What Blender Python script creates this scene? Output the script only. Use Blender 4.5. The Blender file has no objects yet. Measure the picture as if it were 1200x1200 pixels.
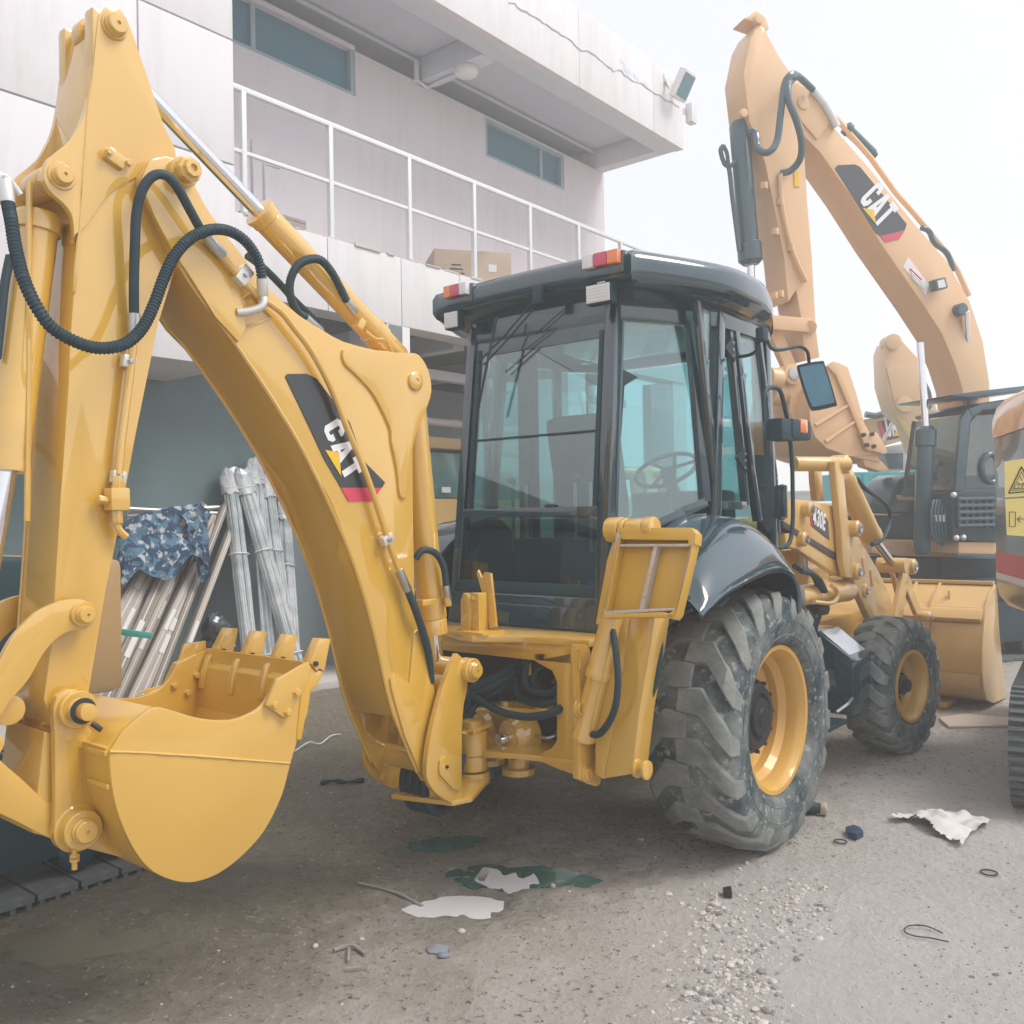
import bpy, bmesh, math, random
from mathutils import Vector, Matrix, noise
R = math.radians
V = Vector
random.seed(7)
S = bpy.context.scene
COL = S.collection

# ---------------------------------------------------------------- camera
CAM = V((3.107, -4.451, 1.70))
FPX = 1085.0                      # focal length for a 1200 px wide frame
YAW, PITCH, ROLL = R(39.5), math.atan(5 / 1085), R(0.9)
_f = V((-math.sin(YAW) * math.cos(PITCH), math.cos(YAW) * math.cos(PITCH), math.sin(PITCH)))
_r0 = V((math.cos(YAW), math.sin(YAW), 0))
_u0 = _r0.cross(_f)
_r = _r0 * math.cos(ROLL) - _u0 * math.sin(ROLL)
_u = _u0 * math.cos(ROLL) + _r0 * math.sin(ROLL)
cd = bpy.data.cameras.new('camera')
cam = bpy.data.objects.new('camera', cd)
COL.objects.link(cam)
cd.sensor_width = 36
cd.lens = 36 * FPX / 1200
cd.clip_start = 0.05
cd.clip_end = 2000
m = Matrix((_r, _u, -_f)).transposed().to_4x4()
m.translation = CAM
cam.matrix_world = m
S.camera = cam

# ---------------------------------------------------------------- world, sun, exposure
SUN_EL, SUN_AZ = R(52), R(62)     # azimuth from +Y towards +X
sund = V((math.sin(SUN_AZ) * math.cos(SUN_EL), math.cos(SUN_AZ) * math.cos(SUN_EL), math.sin(SUN_EL)))
w = bpy.data.worlds.new('World')
S.world = w
w.use_nodes = True
nt = w.node_tree
nt.nodes.clear()
out = nt.nodes.new('ShaderNodeOutputWorld')
bg1 = nt.nodes.new('ShaderNodeBackground')
bg2 = nt.nodes.new('ShaderNodeBackground')
add = nt.nodes.new('ShaderNodeAddShader')
sky = nt.nodes.new('ShaderNodeTexSky')
sky.sky_type = 'NISHITA'
sky.sun_disc = False
sky.sun_elevation = SUN_EL
sky.sun_rotation = SUN_AZ
bg1.inputs['Strength'].default_value = 0.05
nt.links.new(sky.outputs[0], bg1.inputs['Color'])
tc = nt.nodes.new('ShaderNodeTexCoord')      # thin even overcast over the whole sky
ns = nt.nodes.new('ShaderNodeTexNoise')
ns.inputs['Scale'].default_value = 1.6
ns.inputs['Detail'].default_value = 4
rp = nt.nodes.new('ShaderNodeValToRGB')
rp.color_ramp.elements[0].position = 0.3
rp.color_ramp.elements[0].color = (0.86, 0.845, 0.85, 1)
rp.color_ramp.elements[1].position = 0.7
rp.color_ramp.elements[1].color = (0.95, 0.93, 0.93, 1)
nt.links.new(tc.outputs['Generated'], ns.inputs['Vector'])
nt.links.new(ns.outputs['Fac'], rp.inputs['Fac'])
nt.links.new(rp.outputs[0], bg2.inputs['Color'])
bg2.inputs['Strength'].default_value = 0.87
nt.links.new(bg1.outputs[0], add.inputs[0])
nt.links.new(bg2.outputs[0], add.inputs[1])
nt.links.new(add.outputs[0], out.inputs['Surface'])
sl = bpy.data.lights.new('sun', 'SUN')
sl.energy = 2.5
sl.angle = R(26)
sl.color = (1.0, 0.96, 0.90)
so = bpy.data.objects.new('sun', sl)
so.rotation_euler = sund.to_track_quat('Z', 'Y').to_euler()
so.location = (0, 0, 30)
COL.objects.link(so)
S.view_settings.view_transform = 'Standard'
S.view_settings.look = 'None'
S.view_settings.gamma = 1
S.view_settings.exposure = 0.13
S.view_settings.use_curve_mapping = False
S.cycles.volume_bounces = 2
S.cycles.max_bounces = 7
S.cycles.diffuse_bounces = 3
S.cycles.glossy_bounces = 4
S.cycles.transparent_max_bounces = 14
S.cycles.sample_clamp_indirect = 6

# ---------------------------------------------------------------- survey: a sight line met with a real plane
def ray(u, v):
    return (_f * FPX + _r * (u - 600) + _u * (600 - v)).normalized()
def hit(u, v, p0, n):
    d = ray(u, v)
    return CAM + d * ((V(p0) - CAM).dot(n) / d.dot(n))
class Pl:
    """A vertical or level plane in the yard; n points to the side we stand on."""
    def __init__(s, p0, n):
        s.p0, s.n = V(p0), V(n).normalized()
        if (CAM - s.p0).dot(s.n) < 0: s.n = -s.n
    def at(s, u, v, off=0.0):
        return hit(u, v, s.p0 + s.n * off, s.n)
    def pts(s, L, off=0.0):
        return [s.at(a, b, off) for a, b in L]
def X(x): return Pl((x, 0, 0), (1, 0, 0))
def Y(y): return Pl((0, y, 0), (0, 1, 0))
def Z(z): return Pl((0, 0, z), (0, 0, 1))
def cw(lat, dep, z=0):            # metres right of / ahead of where we stand
    p = CAM + _r0 * lat + V((-math.sin(YAW), math.cos(YAW), 0)) * dep
    return V((p.x, p.y, z))
def zz(ox, oy, s):                # readings taken off an enlargement
    return lambda *L: [(ox + a / s, oy + b / s) for a, b in L]

# ---------------------------------------------------------------- curves
def cr(P, n=6, closed=False):
    P = [tuple(p) for p in P]
    out = []
    N = len(P)
    rng = range(N) if closed else range(N - 1)
    for i in rng:
        g = lambda k: P[k % N] if closed else P[max(0, min(N - 1, k))]
        a, b, c, d = g(i - 1), g(i), g(i + 1), g(i + 2)
        for j in range(n):
            t = j / n
            out.append(tuple(0.5 * (2 * b[k] + (c[k] - a[k]) * t + (2 * a[k] - 5 * b[k] + 4 * c[k] - d[k]) * t * t
                       + (3 * b[k] - a[k] - 3 * c[k] + d[k]) * t ** 3) for k in range(len(b))))
    if not closed: out.append(P[-1])
    return out
def crv(P, n=6): return [V(p) for p in cr(P, n)]

# ---------------------------------------------------------------- mesh builder
class MB:
    def __init__(s): s.v, s.f = [], []
    def add(s, vs, fs):
        b = len(s.v)
        s.v += [tuple(x) for x in vs]
        s.f += [tuple(b + i for i in f) for f in fs]
        return s
    def prism(s, poly, vec):
        n = len(poly); vec = V(vec)
        return s.add([V(p) for p in poly] + [V(p) + vec for p in poly],
            [tuple(range(n)), tuple(range(2 * n - 1, n - 1, -1))] + [(i, i + n, (i + 1) % n + n, (i + 1) % n) for i in range(n)])
    def box(s, c, d, ax=None):
        c = V(c); ax = ax or (V((1, 0, 0)), V((0, 1, 0)), V((0, 0, 1)))
        h = [a * (k / 2) for a, k in zip(ax, d)]
        vs = [c + h[0] * i + h[1] * j + h[2] * k for i in (-1, 1) for j in (-1, 1) for k in (-1, 1)]
        return s.add(vs, [(0, 1, 3, 2), (4, 6, 7, 5), (0, 4, 5, 1), (2, 3, 7, 6), (0, 2, 6, 4), (1, 5, 7, 3)])
    def beam(s, a, b, wd, hg, up=(0, 0, 1)):
        a, b = V(a), V(b); d = (b - a); L = d.length; d.normalize()
        sd = d.cross(V(up))
        if sd.length < 1e-3: sd = d.cross(V((1, 0, 0)))
        sd.normalize(); u = sd.cross(d)
        return s.box((a + b) / 2, (wd, L, hg), (sd, d, u))
    def tube(s, path, r, n=10, cap=True):
        path = [V(p) for p in path]; N = len(path)
        rs = r if isinstance(r, (list, tuple)) else [r] * N
        t0 = (path[1] - path[0]).normalized()
        a = t0.orthogonal().normalized(); rings = []
        for i, p in enumerate(path):
            t = (path[min(i + 1, N - 1)] - path[max(i - 1, 0)])
            if t.length < 1e-7: t = t0
            t = t.normalized()
            a = (a - t * a.dot(t)).normalized(); b = t.cross(a)
            rings.append([p + (a * math.cos(k * math.tau / n) + b * math.sin(k * math.tau / n)) * rs[i] for k in range(n)])
            t0 = t
        return s.loft(rings, cap=cap)
    def loft(s, rings, cap=True, closed=True):
        n = len(rings[0]); vs = [p for r_ in rings for p in r_]; fs = []
        for i in range(len(rings) - 1):
            for k in range(n if closed else n - 1):
                fs.append((i * n + k, i * n + (k + 1) % n, (i + 1) * n + (k + 1) % n, (i + 1) * n + k))
        if cap and closed: fs += [tuple(range(n - 1, -1, -1)), tuple((len(rings) - 1) * n + k for k in range(n))]
        return s.add(vs, fs)
    def cyl(s, a, b, r0, r1=None, n=20): return s.tube([a, b], [r0, r0 if r1 is None else r1], n)
    def lathe(s, o, ax, prof, n=32, cap=True):   # prof: (radius, distance along ax)
        o, ax = V(o), V(ax).normalized(); e = ax.orthogonal().normalized(); g = ax.cross(e)
        rings = [[o + ax * h + (e * math.cos(k * math.tau / n) + g * math.sin(k * math.tau / n)) * r_ for k in range(n)] for r_, h in prof]
        return s.loft(rings, cap=cap)
    def ball(s, c, r, n=12):
        c = V(c)
        return s.lathe(c, (0, 0, 1), [(max(1e-4, r * math.sin(math.pi * i / n)), -r * math.cos(math.pi * i / n)) for i in range(n + 1)], n * 2)
    def build(s, name, mt, parent=None, bevel=0, ang=35, bseg=2, flat=False):
        bm = bmesh.new()
        vs = [bm.verts.new(p) for p in s.v]
        for f in s.f:
            try: bm.faces.new([vs[i] for i in f])
            except ValueError: pass
        bmesh.ops.remove_doubles(bm, verts=bm.verts, dist=1e-5)
        bmesh.ops.dissolve_degenerate(bm, edges=bm.edges, dist=1e-5)
        bmesh.ops.recalc_face_normals(bm, faces=bm.faces)
        if bevel:
            ed = [e for e in bm.edges if len(e.link_faces) == 2 and e.calc_face_angle(0) > R(38)]
            bmesh.ops.bevel(bm, geom=ed, offset=bevel, segments=bseg, affect='EDGES', clamp_overlap=True, profile=0.6)
        me = bpy.data.meshes.new(name)
        if s.v:
            lo = V([min(v.co[i] for v in bm.verts) for i in range(3)]); hi = V([max(v.co[i] for v in bm.verts) for i in range(3)])
            c = V(((lo.x + hi.x) / 2, (lo.y + hi.y) / 2, lo.z))
        else: c = V()
        for v in bm.verts: v.co -= c
        bm.to_mesh(me); bm.free()
        if not flat:
            me.shade_smooth(); me.set_sharp_from_angle(angle=R(ang))
        if isinstance(mt, (list, tuple)):
            for q in mt: me.materials.append(q)
        else: me.materials.append(mt)
        o = bpy.data.objects.new(name, me)
        COL.objects.link(o)
        put(o, c, parent)
        return o
WL = {}                            # where each object stands, in the yard
def put(o, loc, parent=None):
    o['_w'] = tuple(loc); WL[o.name] = V(loc)
    if parent is not None:
        o.parent = parent
        o.location = V(loc) - WL[parent.name]
    else: o.location = loc
    del o['_w']
    return o
def empty(name, loc, label, cat, group=None):
    o = bpy.data.objects.new(name, None); COL.objects.link(o)
    o.empty_display_size = 0.3
    put(o, V(loc)); tag(o, label, cat, group)
    return o
def tag(o, label=None, cat=None, group=None, kind=None):
    for k, x in (('label', label), ('category', cat), ('group', group), ('kind', kind)):
        if x: o[k] = x
    return o
def clone(o, parent=None, shift=V((0, 0, 0))):
    c = o.copy(); COL.objects.link(c)
    if parent: c.parent = parent
    else: c.location = o.location + shift
    for ch in list(o.children): clone(ch, c)
    return c
def plate(name, poly, pl, t, mt, parent=None, bevel=.003, off=0.0, **k):
    """Flat plate whose visible outline stands on plane pl (off towards us), t thick away from us."""
    return MB().prism(pl.pts(poly, off), -pl.n * t).build(name, mt, parent, bevel, **k)
def corr(path, r, pitch=.009, depth=.0035):   # convoluted hose: path resampled to rings
    path = [V(p) for p in path]; L = [0]
    for a, b in zip(path, path[1:]): L.append(L[-1] + (b - a).length)
    n = int(L[-1] / pitch * 2); P = []; rs = []; j = 0
    for i in range(n + 1):
        d = L[-1] * i / n
        while j < len(L) - 2 and L[j + 1] < d: j += 1
        t = (d - L[j]) / max(1e-6, L[j + 1] - L[j])
        P.append(path[j].lerp(path[j + 1], t)); rs.append(r if i % 2 else r - depth)
    return P, rs

# ---------------------------------------------------------------- materials
def nodes(name):
    mt = bpy.data.materials.new(name); mt.use_nodes = True
    n = mt.node_tree.nodes; l = mt.node_tree.links
    return mt, n, l, n['Principled BSDF']
def tex(n, l, kind, scale, detail=4, coord='Object', rough=.55, stretch=None):
    c = n.new('ShaderNodeTexCoord'); t = n.new('ShaderNodeTex' + kind)
    t.inputs['Scale'].default_value = scale
    if 'Detail' in t.inputs: t.inputs['Detail'].default_value = detail
    if 'Roughness' in t.inputs: t.inputs['Roughness'].default_value = rough
    src = c.outputs[coord]
    if stretch:
        mp = n.new('ShaderNodeMapping'); mp.inputs['Scale'].default_value = stretch
        l.new(src, mp.inputs['Vector']); src = mp.outputs[0]
    l.new(src, t.inputs['Vector'])
    return t
def ramp(n, l, src, a, b, ca=(0, 0, 0, 1), cb=(1, 1, 1, 1)):
    r_ = n.new('ShaderNodeValToRGB'); e = r_.color_ramp.elements
    e[0].position, e[1].position = a, b; e[0].color, e[1].color = ca, cb
    l.new(src, r_.inputs['Fac']); return r_.outputs['Color']
def mix(n, l, fac, a, b, mode='MIX'):
    x = n.new('ShaderNodeMix'); x.data_type = 'RGBA'; x.blend_type = mode
    if isinstance(fac, (int, float)): x.inputs[0].default_value = fac
    else: l.new(fac, x.inputs[0])
    for i, q in ((6, a), (7, b)):
        if isinstance(q, (tuple, list)): x.inputs[i].default_value = (*q[:3], 1)
        else: l.new(q, x.inputs[i])
    return x.outputs[2]
def bump(n, l, b, src, strength=.3, dist=.01):
    bp = n.new('ShaderNodeBump'); bp.inputs['Strength'].default_value = strength; bp.inputs['Distance'].default_value = dist
    l.new(src, bp.inputs['Height']); l.new(bp.outputs[0], b.inputs['Normal']); return bp
def pm(name, col, rough=.5, metal=0, coat=0, coat_ior=1.5, dirt=None, dirt_amt=.5, dirt_scale=3, var=.08, bumps=0, bscale=20, coat_rough=.05, ior=1.5):
    mt, n, l, b = nodes(name)
    b.inputs['Roughness'].default_value = rough; b.inputs['Metallic'].default_value = metal
    b.inputs['Coat Weight'].default_value = coat; b.inputs['Coat IOR'].default_value = coat_ior; b.inputs['Coat Roughness'].default_value = coat_rough
    b.inputs['IOR'].default_value = ior
    t = tex(n, l, 'Noise', dirt_scale, 6)
    c = mix(n, l, t.outputs['Fac'], tuple(x * (1 - var) for x in col), tuple(min(1, x * (1 + var)) for x in col))
    if dirt:
        t2 = tex(n, l, 'Noise', dirt_scale * 2.3, 8, rough=.7)
        c = mix(n, l, ramp(n, l, t2.outputs['Fac'], 1 - dirt_amt * .9, 1.05 - dirt_amt * .5), c, dirt)
        rr = ramp(n, l, t2.outputs['Fac'], .3, .8, (rough,) * 3 + (1,), (min(1, rough + .3),) * 3 + (1,))
        l.new(rr, b.inputs['Roughness'])
    l.new(c, b.inputs['Base Color'])
    if bumps:
        t3 = tex(n, l, 'Noise', bscale, 5); bump(n, l, b, t3.outputs['Fac'], bumps)
    return mt
M = {}
YEL = (0.68, 0.395, 0.045)
M['yellow'] = pm('yellow_enamel', YEL, .38, coat=1, coat_ior=2.0, coat_rough=.05, var=.05, bumps=.03, bscale=9, dirt=(.46, .34, .20), dirt_amt=.30, dirt_scale=2.2)
M['yellow_worn'] = pm('yellow_enamel_worn', YEL, .45, coat=.4, dirt=(.42, .33, .25), dirt_amt=.42, dirt_scale=7, bumps=.05, bscale=30)
M['yellow_pale'] = pm('hazed_yellow_paint', (0.72, 0.46, 0.24), .45, coat=.5, var=.08, dirt=(.45, .36, .26), dirt_amt=.32, dirt_scale=1.4)  # distance haze mixed into the paint colour
M['yellow_matt'] = pm('dull_yellow_paint', (0.60, 0.40, 0.13), .6, var=.1, dirt=(.35, .27, .2), dirt_amt=.4)
M['black'] = pm('black_gloss_enamel', (0.010, 0.043, 0.060), .25, coat=1, coat_ior=1.7, coat_rough=.03, var=.15)
M['black_satin'] = pm('black_satin_paint', (0.010, 0.042, 0.056), .45, var=.2, dirt=(.12, .14, .15), dirt_amt=.35, dirt_scale=5)
M['rubber'] = pm('black_rubber_hose', (0.015, 0.042, 0.055), .5, var=.2, dirt=(.16, .18, .18), dirt_amt=.38, dirt_scale=12)
M['chrome'] = pm('chromed_rod', (0.82, 0.82, 0.84), .12, metal=1, var=.02)
M['steel'] = pm('bare_steel', (0.5, 0.5, 0.5), .35, metal=1, var=.1)
M['zinc'] = pm('zinc_fitting', (0.72, 0.71, 0.68), .4, metal=.6, var=.1)
M['weld_scrape'] = pm('scraped_edge', (0.55, 0.47, 0.38), .6, dirt=(.28, .15, .08), dirt_amt=.5, dirt_scale=14, bumps=.4, bscale=60)
M['grease'] = pm('greasy_steel', (.03, .03, .03), .3, var=.3)
M['white_wall'] = None
def glass(name, tint, refl_rough=.02, ior=1.45, haze=.0):
    mt = bpy.data.materials.new(name); mt.use_nodes = True
    n, l = mt.node_tree.nodes, mt.node_tree.links; n.clear()
    o = n.new('ShaderNodeOutputMaterial'); mx = n.new('ShaderNodeMixShader'); tr = n.new('ShaderNodeBsdfTransparent'); gl = n.new('ShaderNodeBsdfGlossy')
    fc = n.new('ShaderNodeLayerWeight'); fc.inputs['Blend'].default_value = .5
    pw = n.new('ShaderNodeMath'); pw.operation = 'POWER'; pw.inputs[1].default_value = 3.0; l.new(fc.outputs['Facing'], pw.inputs[0])
    fr = n.new('ShaderNodeMath'); fr.operation = 'MULTIPLY_ADD'; fr.inputs[1].default_value = .6; fr.inputs[2].default_value = (ior - 1) * .13; l.new(pw.outputs[0], fr.inputs[0])
    tr.inputs['Color'].default_value = (*tint, 1); gl.inputs['Roughness'].default_value = refl_rough
    l.new(fr.outputs[0], mx.inputs[0]); l.new(tr.outputs[0], mx.inputs[1]); l.new(gl.outputs[0], mx.inputs[2])
    l.new(mx.outputs[0], o.inputs['Surface'])
    if haze:
        df = n.new('ShaderNodeBsdfDiffuse'); df.inputs['Color'].default_value = (.55, .62, .64, 1)
        m2 = n.new('ShaderNodeMixShader')
        t = tex(n, l, 'Noise', 3, 5, stretch=(1, 1, .3)); f = ramp(n, l, t.outputs['Fac'], .35, .75, (haze * .4,) * 3 + (1,), (haze,) * 3 + (1,))
        l.new(f, m2.inputs[0]); l.new(mx.outputs[0], m2.inputs[1]); l.new(df.outputs[0], m2.inputs[2]); l.new(m2.outputs[0], o.inputs['Surface'])
    return mt
M['glass'] = glass('cab_glass', (.70, .92, .93), ior=2.3, haze=.012)
M['glass_far'] = glass('far_glass', (.5, .66, .68), ior=1.9, haze=.12)
def white(name, col, streak=.5):
    mt, n, l, b = nodes(name)
    b.inputs['Roughness'].default_value = .85
    t = tex(n, l, 'Noise', .8, 6); t2 = tex(n, l, 'Noise', 5, 8, stretch=(1, 1, .12), rough=.7)
    c = mix(n, l, t.outputs['Fac'], tuple(x * .93 for x in col), col)
    c = mix(n, l, ramp(n, l, t2.outputs['Fac'], .48, .78, (0, 0, 0, 1), (streak,) * 3 + (1,)), c, tuple(x * y for x, y in zip(col, (.70, .68, .66))))
    l.new(c, b.inputs['Base Color'])
    t3 = tex(n, l, 'Noise', 40, 4); bump(n, l, b, t3.outputs['Fac'], .15, .004)
    return mt
M['white_wall'] = white('white_painted_plaster', (.75, .73, .745), .5)
M['pink_wall'] = white('pale_mauve_plaster', (.70, .655, .68), .4)
M['blue_wall'] = white('grey_blue_plaster', (.42, .50, .53), .4)
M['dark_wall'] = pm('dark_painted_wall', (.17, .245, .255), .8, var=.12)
M['soffit'] = white('soffit_paint', (.66, .69, .74), .3)
M['rail'] = pm('white_painted_steel_rail', (.74, .76, .76), .5, var=.06)
M['concrete_edge'] = pm('chipped_concrete', (.55, .52, .49), .9, var=.2, bumps=.5, bscale=25)
# ================================================================= GROUND
BAS = []
for (u_, v_, rx, ry, dp) in ((520, 982, .30, .17, .034), (628, 1024, .40, .20, .036), (592, 1032, .18, .09, .030), (540, 1059, .26, .12, .034), (100, 1100, .7, .3, .02)):
    q_ = Z(0).at(u_, v_); BAS.append((q_.x, q_.y, rx, ry, dp))
def ground_h(x, y, basin=True):
    d = V((x, y, 0)); dip = 0
    if basin:
        for bx, by_, rx, ry, dp in BAS:
            ex_, ey_ = (x - bx), (y - by_); a_ = ex_ * _r0.x + ey_ * _r0.y; c_ = -ex_ * _r0.y + ey_ * _r0.x
            q_ = (a_ / rx) ** 2 + (c_ / ry) ** 2
            if q_ < 6: dip = max(dip, dp * math.exp(-q_ * 1.2))
    h = noise.noise(d * .35) * .03 + noise.noise(d * 1.3 + V((5, 0, 0))) * .014 - dip
    if .001 < dip < .022: h += noise.noise(d * 7 + V((3, 1, 4))) * .012
    k_ = .5 if dip > .022 else 1
    h += k_ * (noise.fractal(d * 5, .8, 2.1, 4) * .009 + max(0, noise.noise(d * 13 + V((9, 2, 0)))) * .014)
    return h
def make_ground():
    mt, n, l, b = nodes('wet_mud_and_dust')
    geo = n.new('ShaderNodeNewGeometry')
    def nz(scale, det=6, rough=.6, dist=0):
        t = n.new('ShaderNodeTexNoise'); t.inputs['Scale'].default_value = scale; t.inputs['Detail'].default_value = det
        t.inputs['Roughness'].default_value = rough; t.inputs['Distortion'].default_value = dist
        l.new(geo.outputs['Position'], t.inputs['Vector']); return t.outputs['Fac']
    big, mid, fine = nz(.55, 5), nz(3.6, 10, .72, .8), nz(26, 10, .78)
    # the yard is dusty towards +X (passing traffic) and damp mud under the building side
    sep = n.new('ShaderNodeSeparateXYZ'); l.new(geo.outputs['Position'], sep.inputs[0])
    ma = n.new('ShaderNodeMath'); ma.operation = 'MULTIPLY_ADD'; ma.inputs[1].default_value = .46; ma.inputs[2].default_value = -.40
    l.new(sep.outputs['X'], ma.inputs[0])
    m2 = n.new('ShaderNodeMath'); m2.operation = 'MULTIPLY_ADD'; m2.inputs[1].default_value = 1.3
    l.new(big, m2.inputs[0]); l.new(ma.outputs[0], m2.inputs[2])
    m3 = n.new('ShaderNodeMath'); m3.operation = 'MULTIPLY_ADD'; m3.inputs[1].default_value = .5; l.new(mid, m3.inputs[0]); l.new(m2.outputs[0], m3.inputs[2])
    dry = ramp(n, l, m3.outputs[0], .35, 1.75)
    mud = mix(n, l, mid, (.22, .185, .12), (.50, .43, .32))
    dust = mix(n, l, mid, (.58, .50, .42), (.93, .88, .83))
    c = mix(n, l, dry, mud, dust)
    c = mix(n, l, ramp(n, l, fine, .56, .62, (0, 0, 0, 1), (.85,) * 3 + (1,)), c, (.085, .078, .062))
    c = mix(n, l, ramp(n, l, nz(34, 5, .6), .62, .68, (0, 0, 0, 1), (.85,) * 3 + (1,)), c, (.80, .76, .70))
    def blob(px, r0, r1, amt):      # a patch of ground with its own colour, ragged at its rim
        p = Z(0).at(*px); dn = n.new('ShaderNodeVectorMath'); dn.operation = 'DISTANCE'; l.new(geo.outputs['Position'], dn.inputs[0]); dn.inputs[1].default_value = (p.x, p.y, 0)
        a_ = n.new('ShaderNodeMath'); a_.operation = 'MULTIPLY_ADD'; a_.inputs[1].default_value = (r1 - r0) * 1.6; l.new(mid, a_.inputs[0]); l.new(dn.outputs['Value'], a_.inputs[2])
        return (a_.outputs[0], r0 + (r1 - r0) * .8, r1 + (r1 - r0) * .8, amt)
    def patch(c, px, r0, r1, amt, col):
        src, e0, e1, k = blob(px, r0, r1, amt)
        mr = n.new('ShaderNodeMapRange'); mr.inputs['From Min'].default_value = e0; mr.inputs['From Max'].default_value = e1
        mr.inputs['To Min'].default_value = k; mr.inputs['To Max'].default_value = 0; l.new(src, mr.inputs['Value'])
        return mix(n, l, mr.outputs[0], c, col)
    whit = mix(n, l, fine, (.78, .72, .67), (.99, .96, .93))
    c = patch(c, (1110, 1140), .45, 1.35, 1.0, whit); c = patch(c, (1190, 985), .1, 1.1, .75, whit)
    wet = mix(n, l, mid, (.10, .10, .07), (.22, .20, .15))
    for px, r0, r1 in (((520, 985), .12, .5), ((630, 1020), .2, .62), ((545, 1058), .1, .42), ((110, 1090), .4, 1.0), ((270, 1040), .1, .7)): c = patch(c, px, r0, r1, .42, wet)
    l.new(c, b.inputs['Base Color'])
    l.new(ramp(n, l, m3.outputs[0], .35, 1.3, (.42, .42, .42, 1), (.95, .95, .95, 1)), b.inputs['Roughness'])
    vo = n.new('ShaderNodeTexVoronoi'); vo.inputs['Scale'].default_value = 28; l.new(geo.outputs['Position'], vo.inputs['Vector'])
    ad = n.new('ShaderNodeMath'); ad.operation = 'MULTIPLY_ADD'; ad.inputs[1].default_value = .25; l.new(vo.outputs['Distance'], ad.inputs[0]); l.new(fine, ad.inputs[2])
    a3 = n.new('ShaderNodeMath'); a3.operation = 'MULTIPLY_ADD'; a3.inputs[1].default_value = 1.2; l.new(mid, a3.inputs[0]); l.new(ad.outputs[0], a3.inputs[2])
    bump(n, l, b, a3.outputs[0], 1.0, .06)
    # graded sheet: fine near the machine, coarse to the horizon
    def axis(c0, near, step, far):
        L = [0.0]; st = step
        while L[-1] < far:
            if L[-1] > near: st *= 1.22
            L.append(L[-1] + st)
        return [c0 - q for q in reversed(L[1:])] + [c0 + q for q in L]
    xs, ys = axis(1.0, 3.6, .024, 36), axis(-1.3, 3.4, .024, 36)
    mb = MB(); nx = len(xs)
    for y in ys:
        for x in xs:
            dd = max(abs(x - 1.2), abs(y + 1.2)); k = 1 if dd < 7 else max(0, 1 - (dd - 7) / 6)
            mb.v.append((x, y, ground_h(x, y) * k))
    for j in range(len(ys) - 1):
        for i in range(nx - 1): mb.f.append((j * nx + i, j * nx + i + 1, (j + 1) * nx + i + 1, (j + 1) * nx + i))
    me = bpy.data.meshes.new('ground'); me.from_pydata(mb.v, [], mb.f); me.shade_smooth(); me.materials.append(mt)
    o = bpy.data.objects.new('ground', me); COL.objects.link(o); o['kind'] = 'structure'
make_ground()
def gp(u, v, dz=0.0):             # point on the ground
    p = Z(0).at(u, v); return V((p.x, p.y, ground_h(p.x, p.y) + dz))

# ================================================================= BUILDING
XF, XW, YE = -4.0, -5.5, 8.55     # facade plane, upper wall plane, far end
bld = empty('workshop_building', (-6, 2, 0), 'white two storey workshop with a balcony and a cracked deep roof slab', 'building')
YN = -9.0
zb = X(XF).at(454, 310).z
ZB_T = X(XF).at(395, 281).z       # balcony kerb top
ZB_B = X(XF).at(500, 388).z       # top of the ground floor openings
ZE_B = X(XW).at(713, 206).z       # soffit
ZE_T = X(XF).at(812, 105).z
PF = X(XF)
yl = PF.at(274, 200).y            # edge of the projecting left block
col1, col2 = PF.at(454, 420).y, PF.at(481, 420).y
def part(mb, name, mt, bevel=.01, **k): return mb.build(name, mt, bld, bevel, **k)
# balcony beam split at its casting joints
ybs = [yl, PF.at(384, 300).y, PF.at(470, 300).y, 3.3, 5.2, 7.0, YE]
for a, b_ in zip(ybs, ybs[1:]):
    part(MB().box((XF - .15, (a + b_) / 2, (ZB_T + ZB_B) / 2), (.3, b_ - a - .008, ZB_T - ZB_B)), 'balcony_beam', M['white_wall'])
mb = MB()                          # broken plaster lip along the kerb
y = yl + .1
while y < YE - .2:
    L = random.uniform(.05, .35)
    part(MB().box((XF - random.uniform(.0, .03), y + L / 2, ZB_T + .004), (.035, L, random.uniform(.012, .035))), 'kerb_chip', M['concrete_edge'], .002); y += L + random.uniform(.02, .3)
part(MB().box(((XF + XW) / 2 - .15, (yl + YE) / 2, ZB_T - .28), (XF - XW - .3, YE - yl, .2)), 'balcony_floor', M['pink_wall'])
# upper wall with window openings
PW = X(XW)
wins = [[PW.at(250, -25), PW.at(416, 113)], [PW.at(569, 137), PW.at(661, 223)]]
def wrect(tl, tr, br, bl): return [PW.at(*q) for q in (tl, tr, br, bl)]
w1 = (-1.2, PW.at(416, 60).y, PW.at(416, 113).z, PW.at(416, 54).z)
w2 = (PW.at(569, 160).y, PW.at(661, 190).y, PW.at(661, 223).z, PW.at(569, 137).z)
yy = YN
for (a, b_, z0, z1) in (w1, w2):
    part(MB().box((XW - .1, (yy + a) / 2, (ZB_T - .2 + ZE_B) / 2), (.2, a - yy, ZE_B - ZB_T + .2)), 'upper_wall', M['pink_wall'], 0)
    part(MB().box((XW - .1, (a + b_) / 2, (ZB_T - .2 + z0) / 2), (.2, b_ - a, z0 - ZB_T + .2)), 'upper_wall', M['pink_wall'], 0)
    part(MB().box((XW - .1, (a + b_) / 2, (z1 + ZE_B) / 2), (.2, b_ - a, ZE_B - z1)), 'upper_wall', M['pink_wall'], 0)
    yy = b_
part(MB().box((XW - .1, (yy + YE) / 2, (ZB_T - .2 + ZE_B) / 2), (.2, YE - yy, ZE_B - ZB_T + .2)), 'upper_wall', M['pink_wall'], 0)
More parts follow.
